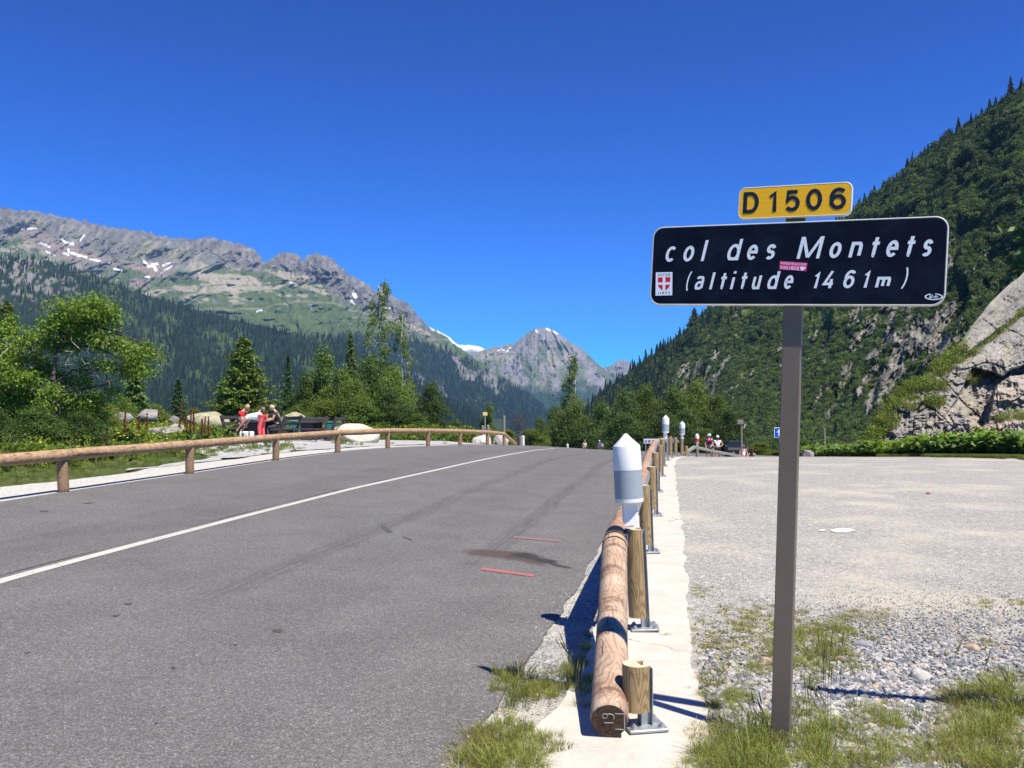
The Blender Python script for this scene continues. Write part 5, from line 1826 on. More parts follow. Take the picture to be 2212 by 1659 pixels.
def place_tree(key, x, ytop, Y, wf, label, group='trees and bushes beyond the road', rz=None, ref_w=None, sink=.1, cat='tree'):
    name, cm, tm, h = TR[key]
    b_ = onground(x, Y); b_.z -= sink
    top = vat(x, ytop, Y)
    k = max(.2, (top.z - b_.z) / h)
    e = empty(name, b_, label, cat, group)
    e.rotation_euler = (0, 0, random.uniform(0, 6.28) if rz is None else rz)
    wd = k * wf
    if ref_w:   # wanted width in view pixels
        wd = (wf / FPX * Y) / ref_w
    e.scale = (wd, wd, k)
    link('trunk', tm, e)
    link('crown', cm, e)
    return e

rt = np.random.default_rng(77)
GREENS = dict(a=(.098, .165, .030), b=(.078, .140, .030), c=(.130, .190, .036), d=(.062, .115, .030), e=(.11, .15, .035))
def bushy(rng, h, w, n, nb=11, base=.12):
    bl = []
    for i in range(nb):
        t = (i + .5) / nb
        z = h * (base + (.86 - base) * t)
        prof = math.sin(math.pi * min(1, (.22 + .78 * t))) ** .6 if t > .25 else .9
        r_ = w * .5 * (.35 + .35 * rng.random()) * max(.5, prof)
        a = rng.random() * 6.28 + i * 2.4
        off = max(0, w * .5 * prof - r_ * .8) * (.5 + .5 * rng.random())
        bl.append((math.cos(a) * off, math.sin(a) * off, z, r_, r_, r_ * (.8 + .3 * rng.random())))
    bl.append((0, 0, h * .86, w * .17, w * .17, h * .14))
    return bl
for key, g_, h, w, n, nb in (('D1', 'a', 6.0, 5.4, 26000, 14), ('D2', 'b', 6.0, 3.9, 19000, 13), ('D3', 'd', 6.0, 5.4, 26000, 15), ('D4', 'c', 6.0, 4.8, 20000, 12)):
    bl = bushy(rt, h, w, n, nb)
    crown = leaves(rt, bl, n, .125, GREENS[g_], .7, .6, 10, .26, .25, .6)
    lim = limbs(rt, [(0, 0, 0), (.08, .05, h * .2), (-.05, .1, h * .45), (.05, 0, h * .75)], bl, .09, (.10, .085, .06), 3)
    make_tree(key, 'broadleaf_tree', crown, lim, 'leaf', h)
# birches: tall, thin, see-through
for key, h, w, n, seed in (('B1', 9.0, 3.4, 5200, 1), ('B2', 8.0, 3.6, 6500, 2)):
    rb = np.random.default_rng(seed + 200)
    bl = []
    for i in range(26):
        t = .24 + .76 * (i + rb.random() * .6) / 26
        a = rb.random() * 6.28
        o_ = w * .5 * (1.05 - t) ** .5 * (.35 + .65 * rb.random())
        r_ = .28 + .38 * rb.random() * (1.1 - t)
        bl.append((math.cos(a) * o_, math.sin(a) * o_, h * t * .97, r_, r_, r_ * 1.15))
    crown = leaves(rb, bl, n, .12, (.14, .21, .05), .5, .4, 7, .2, .1, .4)
    tk = [(0, 0, 0), (.06, .03, h * .15), (-.05, .04, h * .3), (.07, -.02, h * .45), (0, .05, h * .6), (-.06, 0, h * .75), (.03, .02, h * .96)]
    lim = limbs(rb, tk, bl, .085, (.52, .50, .44), 2)
    make_tree(key, 'birch_tree', crown, lim, 'leaf', h)
# dead thin tree
bl = [(.5 * math.cos(i * 2.3), .5 * math.sin(i * 2.3), 1.8 + i * .22, .35, .35, .3) for i in range(12)]
crown = leaves(rt, bl, 900, .09, (.13, .09, .055), .5, .3, 5, .2, .1, .0)
make_tree('X1', 'dead_tree', crown, limbs(rt, [(0, 0, 0), (.05, 0, 1.5), (-.04, .03, 3.0), (0, 0, 4.3)], bl, .06, (.17, .12, .09), 6), 'leaf', 4.5)
# conifers
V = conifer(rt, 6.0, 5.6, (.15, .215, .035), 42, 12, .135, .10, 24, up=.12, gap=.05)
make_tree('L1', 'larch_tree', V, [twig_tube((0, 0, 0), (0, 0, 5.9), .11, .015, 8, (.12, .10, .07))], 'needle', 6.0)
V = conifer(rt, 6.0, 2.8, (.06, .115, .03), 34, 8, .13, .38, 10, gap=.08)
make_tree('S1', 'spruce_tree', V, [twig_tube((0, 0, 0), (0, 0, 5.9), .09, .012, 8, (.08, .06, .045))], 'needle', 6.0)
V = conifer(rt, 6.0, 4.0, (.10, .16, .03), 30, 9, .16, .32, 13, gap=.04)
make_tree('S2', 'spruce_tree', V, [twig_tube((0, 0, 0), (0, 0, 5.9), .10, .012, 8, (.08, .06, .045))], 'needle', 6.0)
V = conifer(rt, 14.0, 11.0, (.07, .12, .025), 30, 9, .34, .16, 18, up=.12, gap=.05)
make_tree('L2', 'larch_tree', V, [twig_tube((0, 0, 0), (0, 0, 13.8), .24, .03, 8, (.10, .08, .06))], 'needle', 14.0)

W = dict(D1=5.0, D2=3.4, D3=4.8, D4=4.2, B1=3.6, B2=3.9, X1=1.8, L1=4.6, S1=2.5, S2=3.5, L2=11.5)
TL = [
 ('S2', 290, 772, 44, 105, 'dark spruce behind the right arm of the twisted tree on the left'),
 ('L1', 12, 648, 48, 130, 'yellowish green larch at the left edge behind the twisted tree'),
 ('S1', 385, 818, 57, 62, 'small spruce between the two grey boulders and the valley'),
 ('L1', 525, 727, 60, 158, 'broad light green larch behind the picnic tables'),
 ('S1', 622, 764, 64, 54, 'slim dark spruce right of the broad larch'),
 ('S2', 757, 715, 72, 70, 'pointed spruce top rising behind the leafy trees near the tall birch'),
 ('D2', 700, 745, 58, 105, 'tall loose tree left in the big clump behind the picnic area'),
 ('D1', 765, 815, 50, 120, 'rounded leafy bush in the front middle of the clump behind the picnic area'),
 ('D3', 845, 835, 50, 110, 'dark leafy bush low at the right end of the clump behind the boulder'),
 ('D1', 660, 860, 52, 90, 'green bush behind the benches at the foot of the slim spruce'),
 ('D2', 660, 800, 56, 80, 'narrow green tree at the left end of the clump behind the picnic area'),
 ('D1', 735, 790, 55, 130, 'leafy tree in the middle of the clump, left of the tallest crown'),
 ('D3', 800, 764, 53, 150, 'widest dark leafy tree of the clump behind the big pale boulder'),
 ('D1', 850, 782, 51, 110, 'leafy tree at the right end of the clump, leaning towards the open valley'),
 ('D4', 700, 860, 50, 110, 'low bright bush in front of the clump beside the benches'),
 ('D2', 790, 870, 49, 120, 'low bush behind the big pale boulder'),
 ('B1', 818, 602, 66, 128, 'tall thin birch with a white trunk, highest tree left of the road'),
 ('B1', 868, 668, 64, 80, 'second thin birch just right of the tall white trunk'),
 ('D3', 930, 822, 52, 92, 'rounded dark green tree standing alone behind the log rail'),
 ('D2', 902, 893, 49, 70, 'low bush left of the lone rounded tree'),
 ('D2', 985, 905, 56, 60, 'low bush right of the lone rounded tree'),
 ('D2', 1058, 868, 62, 44, 'small slim tree behind the yellow waymark sign'),
 ('D3', 1012, 918, 60, 60, 'low dark bush left of the yellow waymark sign'),
 ('D4', 1095, 928, 60, 70, 'light green bush behind the end of the log rail'),
 ('X1', 1124, 893, 76, 42, 'thin dead tree with reddish twigs above the end of the log rail'),
 ('D4', 1145, 925, 100, 90, 'light green bush right of the end of the log rail'),
 ('D3', 1165, 900, 114, 55, 'small dark tree left of the big roadside clump'),
 ('D3', 1200, 872, 136, 80, 'dark tree at the left end of the clump beyond the crest'),
 ('B2', 1243, 764, 140, 112, 'tall loose birch above the clump beyond the crest'),
 ('D1', 1240, 858, 132, 120, 'leafy tree below the tall loose birch'),
 ('D3', 1300, 865, 130, 110, 'dark leafy tree between the birch and the round crowns'),
 ('D3', 1350, 838, 112, 110, 'leafy tree left of the white post cap'),
 ('D1', 1395, 824, 114, 120, 'high round leafy crown straight above the curved rail'),
 ('D3', 1350, 890, 100, 120, 'dark bush behind the direction board'),
 ('D1', 1455, 830, 112, 120, 'round leafy crown above the second white post'),
 ('D3', 1430, 885, 100, 110, 'dark bush behind the second white post'),
 ('D1', 1505, 816, 114, 130, 'highest round leafy crown of the clump behind the cyclists'),
 ('D3', 1480, 880, 102, 110, 'dark leafy bush behind the red banded post'),
 ('D1', 1550, 848, 108, 110, 'leafy tree behind the two cyclists'),
 ('D3', 1575, 880, 104, 90, 'dark bush at the right end of the clump by the lamp post'),
 ('D4', 1525, 925, 96, 60, 'light green low bush behind the red banded post'),
 ('D4', 1640, 955, 106, 80, 'low bush behind the seated woman'),
 ('D2', 1735, 948, 104, 60, 'low bush right of the blue sign'),
 ('D3', 1690, 940, 114, 90, 'dark bush behind the blue sign'),
 ('L2', 2285, 235, 92, 360, 'big dark larch at the right edge with hanging branches over the rock'),
]
for key, x, yt, Y, wpx, lab in TL:
    place_tree(key, x, yt, Y, wpx, lab, ref_w=W[key])

# the twisted tree on the left -------------------------------------------------
TY = 23.0
def b3(x, y, rx, ry, dY=0.0, rz_=None):
    p = at(x, y, TY + dY)
    k = TY / FPX
    return (float(p[0]), float(p[1]), float(p[2]), rx * k, (rz_ or rx) * k, ry * k)
bl = [b3(150, 668, 52, 28), b3(205, 665, 48, 30, -.3), b3(175, 700, 60, 30, .3), b3(125, 700, 38, 30), b3(240, 690, 30, 28, .2), b3(170, 735, 52, 26, .4), b3(215, 735, 30, 22, -.2), b3(120, 745, 34, 20, .4),
      b3(262, 748, 30, 20, .1), b3(288, 768, 32, 24, -.2), b3(318, 760, 26, 22, .2), b3(342, 770, 16, 9, .1), b3(275, 800, 28, 18, .3), b3(310, 800, 25, 13, -.1), b3(235, 790, 22, 18),
      b3(62, 735, 34, 26, -.2), b3(42, 770, 40, 26, .3), b3(75, 790, 30, 22, .6), b3(15, 745, 18, 20, .4), b3(10, 800, 35, 30, -.3),
      b3(20, 850, 42, 32, .2), b3(70, 860, 34, 22, .8), b3(10, 890, 42, 22, .2), b3(110, 845, 26, 16, -.4), b3(150, 860, 24, 14, .2), b3(185, 830, 24, 14, .5), b3(60, 820, 30, 14, -.2), b3(210, 870, 26, 16, .5)]
r1 = np.random.default_rng(9)
bl += [b3(30, 930, 46, 24, .3), b3(95, 905, 34, 22, .5), b3(150, 900, 34, 22, .6), b3(200, 905, 34, 24, .7), b3(5, 720, 24, 22, .6), b3(40, 815, 30, 18, -.4), b3(95, 875, 26, 18, -.5), b3(180, 870, 28, 18, .3), b3(240, 845, 24, 16, .6), b3(105, 800, 30, 22, .8), b3(145, 820, 30, 20, .9), b3(60, 770, 34, 26, .8), b3(100, 720, 26, 22, .6), b3(190, 790, 28, 16, .8), b3(120, 870, 34, 22, .9), b3(20, 700, 22, 18, .8)]
crown = leaves(r1, bl, 29000, .074, (.125, .215, .03), .6, .5, 8, .16, .15, .55)
trunk = [at(x, y, TY + d_).tolist() for x, y, d_ in ((118, 965, 0), (121, 905, 0), (128, 868, .1), (124, 846, .1), (115, 822, 0), (116, 795, .1), (120, 772, 0), (136, 745, .1), (152, 718, .2), (165, 690, .1))]
parts = limbs(r1, trunk, bl[:15], .085, (.085, .07, .055), 6)
trunk2 = [at(x, y, TY + .5).tolist() for x, y in ((50, 960), (66, 890), (80, 850), (90, 820), (80, 790), (72, 760), (62, 735))]
parts += limbs(r1, trunk2, bl[15:28], .07, (.13, .115, .095), 5)
for _ in range(42):    # bleached dead twigs
    x, y = (r1.uniform(5, 70), r1.uniform(745, 800)) if _ % 2 else (r1.uniform(140, 250), r1.uniform(750, 815))
    p = at(x, y, TY - .4 + r1.random()); q = p + unit(r1.normal(size=3) * [1, .5, .6]) * r1.uniform(.2, .55)
    pr, _p = bent(r1, p, q, .012, .004, 3, .4, 4, (.48, .44, .38)); parts += pr
tb = Vector(trunk[1]); tb = drop(tb.x, tb.y)
e = empty('gnarled_tree', tb, 'twisted open tree with bright green leaves and pale dead twigs on the left', 'tree', 'trees and bushes beyond the road')
V, F, c = crown
me = mesh_np('crown', V - np.array(tb), F, c, smooth=False); me.materials.append(LEAF['leaf']); link('crown', me, e)
V, F, c = join(parts)
me = mesh_np('trunk', V - np.array(tb), F, c); me.materials.append(BARK); link('trunk', me, e)
# dark bush at its foot
for lab, key, x, yt, Y, wpx in (('dense dark bush under the twisted tree', 'D3', 75, 880, 21.5, 190), ('dark bush right of the foot of the twisted tree', 'D3', 175, 888, 22, 150), ('dark bush at the left picture edge behind the rail', 'D3', -10, 890, 21, 130), ('yellow green bush behind the twisted tree and left of the grey boulders', 'D4', 205, 842, 31, 120), ('olive bush between the twisted tree and the dark spruce', 'D1', 260, 850, 36, 90), ('low green bush behind the grey boulders', 'D4', 330, 872, 48, 110), ('low bush left of the yellowish boulder', 'D4', 420, 880, 52, 70), ('bush at the foot of the broad larch behind the picnic table', 'D4', 560, 878, 48, 70), ('bush behind the far benches', 'D1', 640, 872, 47, 80)):
    place_tree(key, x, yt, Y, wpx, lab, ref_w=W[key], cat='bush')

# ---------------------------------------------------------------- herbs, grass
def herb(rng, n, h, r_, size, col, yel=.4):
    a = rng.random(n) * 6.28; q = r_ * np.sqrt(rng.random(n)); z = h * rng.random(n) ** .8
    C = np.stack([np.cos(a) * q, np.sin(a) * q, z], -1)
    N = unit(np.array([0, 0, 1.]) + rng.normal(size=(n, 3)) * .65)
    U = unit(np.cross(N, rng.normal(size=(n, 3))))
    s = size * (.5 + rng.random(n))
    c = np.asarray(col)[None] * (.6 + .7 * rng.random(n) )[:, None] * (1 + yel * rng.random((n, 1)) * np.array([1.3, .6, -.2]))
    return quads(C, N, U, s * .5, s * .3, c)
def blades(rng, n, h, r_, w_, col, dry=.15, lean=.45):
    """grass blades: bent three-piece strips"""
    a = rng.random(n) * 6.28; q = r_ * np.sqrt(rng.random(n))
    B = np.stack([np.cos(a) * q, np.sin(a) * q, 0 * a], -1)
    d = rng.random(n) * 6.28
    D = np.stack([np.cos(d), np.sin(d), 0 * d], -1)
    out = unit(B + 1e-4) * .5 + D * .7
    ln_ = lean * (.3 + rng.random(n))[:, None]
    H = (h * (.45 + .65 * rng.random(n)))[:, None]
    Z = np.array([0, 0, 1.])
    p = [B, B + Z * H * .5 + out * H * ln_ * .25, B + Z * H * .85 + out * H * ln_ * .7, B + Z * H * (1 - .2 * ln_) + out * H * ln_ * 1.25]
    S = np.stack([-np.sin(d), np.cos(d), 0 * d], -1) * w_ * .5
    ws = [1, .9, .6, .08]
    V = np.stack([p[i] + S * (sg * ws[i]) for i in range(4) for sg in (-1, 1)], 1).reshape(-1, 3)
    k = np.arange(n)[:, None] * 8
    F = np.concatenate([k + np.array([0, 1, 3, 2]), k + np.array([2, 3, 5, 4]), k + np.array([4, 5, 7, 6])])
    isdry = (rng.random(n) < dry)[:, None]
    c = np.where(isdry, np.array([.30, .25, .11]), np.asarray(col)) * (.65 + .6 * rng.random((n, 1)))
    return V, F, np.repeat(c, 8, 0)

rh = np.random.default_rng(31)
HERB = [proto('c0_herb', mesh_np('herb', *herb(rh, 90, .45, .32, .13, (.12, .21, .035)), smooth=False), LEAF['leaf']),
        proto('c1_herb', mesh_np('herb', *join([herb(rh, 60, .35, .35, .16, (.10, .19, .04)), blades(rh, 30, .6, .25, .012, (.18, .25, .05))]), smooth=False), LEAF['leaf']),
        proto('c2_herb', mesh_np('herb', *blades(rh, 110, .38, .3, .012, (.20, .28, .05), .25), smooth=False), LEAF['grass']),
        proto('c3_herb', mesh_np('herb', *herb(rh, 70, .6, .3, .11, (.17, .25, .04), .9), smooth=False), LEAF['leaf'])]
def ring_dist(x, y): return xL(np.clip(y, -30, 139)) - x
n = 26000
x = rh.uniform(-34, 14, n); y = 9 + 66 * rh.random(n) ** 1.15
d = ring_dist(x, y)
pl = xL(y) - pic_left(y)
inpic = (y > 19) & (y < 52) & (d < pl - .25)
ok = (~((y > 44) & (x > -y * .02))) & (d > 1.75 + .35 * fbm(x * .5, y * .5, o=3, seed=3)) & (~inpic) & (x > -y * .62 - 1)
sp = rh.random(n) < .035            # sparse tufts inside the gravel
sp = sp | ((rh.random(n) < .5) & (d < 3.3) & (y < 34)) | ((rh.random(n) < .14) & (y < 30))
ok = ok | (inpic & sp & (d > 1.6) & (fbm(x * .4, y * .4, o=3, seed=19) > .0))
x, y, d = x[ok], y[ok], d[ok]
z = zg(x, y)
k = (.35 + .55 * rh.random(len(x))) * (.55 + .75 * sstep(1.6, 4.0, d)) * (.9 + .5 * sstep(25, 50, y))
k = np.where(d < 3, k * .6, k)
pick = rh.choice(4, len(x), p=[.35, .25, .22, .18])
pick = np.where(d < 3.0, np.where(rh.random(len(x)) < .6, 2, pick), pick)
scatter('roadside_herbs', np.stack([x, y, z - .02], -1), np.stack([rh.normal(size=len(x)) * .1, rh.normal(size=len(x)) * .1, rh.random(len(x)) * 6.28], -1), k, HERB, pick=pick, label='wild herbs and grass along the left roadside')
# reddish dock spikes
def dock(rng, h=1.0):
    n = 300
    z = h * (.40 + .60 * rng.random(n) ** 1.3); a = rng.random(n) * 6.28; q = (.065 * (1.15 - z / h) + .01) * rng.random(n)
    C = np.stack([np.cos(a) * q, np.sin(a) * q, z], -1)
    N = unit(rng.normal(size=(n, 3))); U = unit(np.cross(N, rng.normal(size=(n, 3))))
    c = np.array((.23, .09, .045)) * (.6 + .8 * rng.random((n, 1)))
    A = quads(C, N, U, np.full(n, .022), np.full(n, .014), c)
    t = twig_tube((0, 0, 0), (0, 0, h), .012, .006, 5, (.16, .09, .04))
    lf = herb(rng, 16, .35, .2, .28, (.08, .15, .03))
    return join([A, t, lf])
dk = [mesh_np('spike', *dock(rh, hh), smooth=False) for hh in (.95, .75, 1.1)]
for m_ in dk: m_.materials.append(LEAF['leaf'])
for i, (px_, Yd) in enumerate(((398, 27), (404, 27.5), (410, 26.8), (422, 27.2), (436, 27), (441, 27.6), (268, 24.5), (300, 25), (316, 26), (452, 28), (232, 22), (386, 27.8))):
    p = onground(px_, Yd)
    o = link('dock_plant', dk[i % 3], loc=p); o.scale = (1, 1, .8 + .4 * rh.random()); o.rotation_euler = (.05 * math.sin(i), .06 * math.cos(i * 2), i)
    tag(o, 'rust red dock seed spike standing in the green herbs left of the picnic table', 'plant', 'rust red dock plants')
# yellow flowers
fl = MB()
for i in range(26):
    px_ = random.uniform(240, 380); p = onground(px_, random.uniform(21, 27)); h_ = random.uniform(.45, .7)
    c_ = p + Vector((0, 0, h_))
    fl.lathe([(.0, -.01), (.028, 0), (.012, .012)], 6, Matrix.Translation(c_))
o = fl.build('yellow_flowers', simple('petal_yellow', (.75, .60, .03), .6, .1, 20)); o['kind'] = 'stuff'

# big leaf plants along the far right edge of the lot
def bigleaf(rng, n, h, r_, size):
    a = rng.random(n) * 6.28; q = r_ * np.sqrt(rng.random(n)); z = h * (.45 + .55 * rng.random(n))
    parts = []
    for i in range(n):
        c_ = np.array([math.cos(a[i]) * q[i], math.sin(a[i]) * q[i], z[i]])
        N = unit(np.array([rng.normal() * .45, rng.normal() * .45 - .25, 1.0]))
        U = unit(np.cross(N, rng.normal(size=3))); Wv = np.cross(N, U)
        m_ = 9; s = size * (.6 + .8 * rng.random())
        ang = np.linspace(.35, 2 * np.pi - .35, m_)
        rr = s * (.9 + .12 * np.cos(ang * 7))
        ring = c_ + (np.cos(ang) * rr)[:, None] * U + (np.sin(ang) * rr * .95)[:, None] * Wv - N * (s * .22)
        V = np.concatenate([[c_ - U * s * .15], ring])
        F = np.array([(0, j, j + 1, j + 1) for j in range(1, m_)])
        col = np.array((.17, .29, .06)) * (.35 + 1.0 * rng.random()) * (1 + (rng.random() < .12) * np.array((.9, .3, .0)))
        parts.append((V, F, np.tile(col, (m_ + 1, 1))))
    V, F, c = join(parts)
    return V, F[:, :3], c
BIG = [proto('d%d_leafy' % i, mesh_np('leafy', *bigleaf(rh, 46, .85, .6, .125), smooth=False), LEAF['leaf']) for i in range(3)]
st_ = dock(rh, 1.15)
BIG.append(proto('d3_spike', mesh_np('spike', *st_, smooth=False), LEAF['leaf']))
n = 1500
px_ = rh.uniform(1745, 2330, n); Yv = rh.uniform(39.5, 50, n)
Xw = (px_ - 1106) / FPX * Yv / CP
edge_ = np.interp(px_, [1745, 1800, 1950, 2100, 2212, 2330], [47.0, 43.5, 41.0, 37.0, 35.0, 33.0])
Yv = edge_ + 9 * rh.random(n) ** 1.3
Xw = (px_ - 1106) / FPX * Yv / CP
zz = zg(Xw, Yv)
k = (.35 + .75 * rh.random(n)) * (.85 + .45 * sstep(1760, 2100, px_)) * (.8 + .5 * fbm(px_ / 25, Yv, o=3, seed=6))
pk_ = rh.choice(4, n, p=[.3, .3, .3, .10])
pk_ = np.where((px_ < 1900) & (rh.random(n) < .2) & (Yv > edge_ + 3), 3, pk_)
scatter('leafy_plants', np.stack([Xw, Yv, zz], -1), np.stack([rh.normal(size=n) * .08, rh.normal(size=n) * .08, rh.random(n) * 6.28], -1), k, BIG, pick=pk_, label='band of big leaved plants and rust red spikes below the rocks')
# mown grass edge at the far right
n = 5200
px_ = rh.uniform(1900, 2330, n)
e_ = np.interp(px_, [1900, 1960, 2100, 2212, 2330], [41.5, 40, 36, 33.5, 31])
Yv = e_ - .6 + 3.0 * rh.random(n) + 1.2 * fbm(px_ / 30, 0 * px_, o=3, seed=4)
Xw = (px_ - 1106) / FPX * Yv / CP
scatter('lawn_edge', np.stack([Xw, Yv, zg(Xw, Yv)], -1), np.stack([0 * Yv, 0 * Yv, rh.random(n) * 6.28], -1), .28 + .2 * rh.random(n), [proto('e0_short', mesh_np('short', *blades(rh, 120, .32, .45, .02, (.13, .19, .03), .2), smooth=False), LEAF['grass'])], label='short grass edge of the gravel lot below the rocks')

# ---- grass tufts and stones in the foreground ----------------------------------
TUFT = [proto('f0_tuft', mesh_np('tuft', *blades(rh, 85, .125, .08, .004, (.25, .30, .055), .28, 1.0), smooth=False), LEAF['grass']),
        proto('f1_tuft', mesh_np('tuft', *blades(rh, 65, .075, .09, .004, (.31, .31, .07), .45, 1.2), smooth=False), LEAF['grass']),
        proto('f2_tuft', mesh_np('tuft', *blades(rh, 45, .15, .06, .0034, (.19, .26, .05), .25, .5), smooth=False), LEAF['grass']),
        proto('f3_tuft', mesh_np('tuft', *herb(rh, 45, .025, .10, .026, (.20, .25, .04), .9), smooth=False), LEAF['leaf'])]
def gpv(px_, py_):
    z = np.zeros(len(px_))
    for _ in range(6):
        u = (px_ - 1106) / FPX; v = (829.5 - py_) / FPX
        dy, dz_ = CP - v * SP, SP + v * CP
        k = (z - 1.8) / dz_
        X, Y = u * k, dy * k
        z = zg(X, Y)
    return np.stack([X, Y, z], -1)
PATCHES = [ # x0,y0,x1,y1 ellipse boxes in the view, count, kinds, size
 (1070, 1452, 1145, 1535, 34, (0, 2), 1.0), (1125, 1462, 1215, 1508, 55, (0, 1), .75), (1215, 1400, 1285, 1520, 46, (0, 2), .9),
 (985, 1575, 1180, 1690, 190, (0, 1), .95), (1080, 1530, 1110, 1560, 5, (3,), .8), (1150, 1440, 1210, 1470, 10, (1, 3), .6),
 (1560, 1560, 1700, 1690, 120, (0, 0, 2), 1.25), (1700, 1540, 1830, 1680, 90, (0, 2), 1.1), (1490, 1600, 1600, 1690, 80, (0, 1), 1.0), (1780, 1590, 2010, 1700, 130, (0, 1), .95), (1840, 1520, 1960, 1600, 60, (0, 1), .9), (1700, 1500, 1800, 1560, 26, (0, 1), .8),
 (1485, 1310, 1700, 1440, 150, (1, 3, 3), .75), (1500, 1420, 1640, 1540, 120, (1, 0, 3), .8), (1590, 1300, 1720, 1380, 60, (3, 1), .8), (1640, 1395, 1720, 1470, 60, (0, 1), .95), (1700, 1330, 1860, 1420, 120, (1, 3, 0), .8), (1720, 1380, 1800, 1460, 44, (0, 1), 1.0), (1780, 1400, 1870, 1460, 40, (0, 1), .85), (1800, 1310, 1950, 1360, 40, (3, 1), .7), (1470, 1262, 1540, 1290, 26, (1, 3), .6),
 (2060, 1480, 2240, 1580, 120, (0, 1, 0), 1.2), (2000, 1560, 2240, 1680, 210, (0, 1), 1.15), (2120, 1440, 2230, 1500, 40, (1, 2), .9), (2020, 1495, 2110, 1550, 50, (1, 1), .9), (2105, 1370, 2150, 1410, 10, (1,), .7), (1990, 1400, 2060, 1440, 8, (1, 2), .7),
 (2100, 1290, 2150, 1315, 12, (3, 1), .7), (2170, 1290, 2225, 1310, 12, (3, 1), .7), (1520, 1490, 1600, 1560, 40, (0, 1), .8), (1500, 1555, 1560, 1600, 14, (1, 2), .9)]
P_, K_, Q_ = [], [], []
for x0, y0, x1, y1, n, kinds, s in PATCHES:
    n = int(n * (1.1 if (3 in kinds and y1 < 1450) else .74))
    a = rh.random(n) * 6.28; q = np.sqrt(rh.random(n)) * (1 + .25 * rh.normal(size=n))
    X_ = (x0 + x1) / 2 + np.cos(a) * q * (x1 - x0) / 2; Y_ = (y0 + y1) / 2 + np.sin(a) * q * (y1 - y0) / 2
    p = gpv(X_, Y_)
    kk = rh.choice(kinds, n)
    P_.append(p); K_.append(s * (.4 + .5 * rh.random(n)) * .88); Q_.append(kk)
P_, K_, Q_ = np.concatenate(P_), np.concatenate(K_), np.concatenate(Q_)
scatter('grass_tufts', P_ - [0, 0, .008], np.stack([rh.normal(size=len(P_)) * .12, rh.normal(size=len(P_)) * .12, rh.random(len(P_)) * 6.28], -1), K_, TUFT, pick=Q_, label='grass tufts growing through the gravel around the sign post and rail')
# tall seed stalks
sk = MB()
for i, (px_, py_, h_, lx) in enumerate([(1800, 1640, .62, -.10), (1795, 1560, .55, .02), (1770, 1500, .5, .01), (1810, 1480, .45, .02), (1745, 1580, .42, -.02), (1660, 1600, .30, -.06), (1620, 1610, .28, -.09), (1590, 1620, .25, -.12), (1700, 1610, .3, .05), (1640, 1590, .33, -.03), (1760, 1450, .40, .0), (1782, 1470, .42, .02), (2080, 1560, .3, -.10), (2150, 1540, .32, -.12), (2190, 1520, .3, -.06), (2120, 1480, .28, .04), (1240, 1470, .36, -.10), (1225, 1440, .30, -.06), (1120, 1500, .3, .06), (1130, 1510, .26, .10), (1250, 1500, .3, .02), (2060, 1430, .22, .05), (1010, 1620, .2, -.05)]):
    p = gp(px_, py_)
    for k_ in range(3):
        j = Vector((random.uniform(-.03, .03), random.uniform(-.03, .03), 0)); h2 = h_ * random.uniform(.55, .85)
        pts_ = [p + j + Vector((lx * t * t, .02 * t * math.sin(i + k_), h2 * t)) for t in (0, .25, .5, .75, 1)]
        sk.tube(pts_, [.0016, .0014, .0012, .001, .0008], 4)
        sk.tube([pts_[3].lerp(pts_[4], t) for t in (-.2, .1, .5, 1.0)], [.0012, .0042, .0038, .0008], 5)
o = sk.build('seed_stalks', simple('seed_stalk', (.15, .14, .05), .8, .3, 40)); o['kind'] = 'stuff'

def stone_mesh(seed, n=2, flat_=.6):
    import bmesh
    bm = bmesh.new()
    bmesh.ops.create_icosphere(bm, subdivisions=n, radius=1.0)
    rs = np.random.default_rng(seed)
    pl_ = [(unit(rs.normal(size=3)), rs.uniform(.55, .9)) for _ in range(9)]
    sx, sy = rs.uniform(.8, 1.3), rs.uniform(.6, 1.0)
    for v in bm.verts:
        p = np.array(v.co)
        for nn_, d_ in pl_:
            t = p.dot(nn_)
            if t > d_: p = p - nn_ * (t - d_) * .92
        v.co = (p[0] * sx, p[1] * sy, p[2] * flat_)
    me = bpy.data.meshes.new('stone')
    bm.to_mesh(me); bm.free()
    return me
def mat_stone():
    m, nt, b = newmat('loose_stone', .9, spec=.25)
    oi = nt.nodes.new('ShaderNodeObjectInfo')
    c = ramp(nt, oi.outputs['Random'], [(0, (.13, .14, .15)), (.25, (.24, .25, .26)), (.5, (.36, .36, .345)), (.75, (.48, .46, .42)), (.93, (.58, .55, .50)), (1, (.48, .33, .20))])
    co = objco(nt); f = noise(nt, co, 2.5, 6, .7)
    nt.links.new(mixn(nt, 1.0, c, ramp(nt, f, [(.3, .7), (.7, 1.15)]), 'MULTIPLY'), b.inputs['Base Color'])
    bump(nt, b, f, .4, .1)
    return m
M['stone'] = mat_stone()
STN = [proto('g%d_stone' % i, stone_mesh(100 + i, 1, (.45, .6, .35, .7, .5)[i]), M['stone']) for i in range(5)]
n = 60000
px_ = rh.uniform(1440, 2260, n); py_ = 1130 + (1690 - 1130) * rh.random(n) ** .75
p = gpv(px_, py_)
dn = sstep(1220, 1370, py_ + 80 * fbm(px_ / 70, py_ / 70, o=3, seed=33)) * .85 + .06
dn *= 1 - .75 * sstep(.1, .35, fbm(px_ / 120, py_ / 60, o=3, seed=35)) * sstep(1500, 1350, py_)
dn *= np.where((px_ < 1700) & (py_ < 1450), .35, 1)
xc = xP(p[:, 1]) + .36 + .1 * rh.random(n)
ok = (rh.random(n) < dn) & (p[:, 0] > xc)
p, py2 = p[ok], py_[ok]
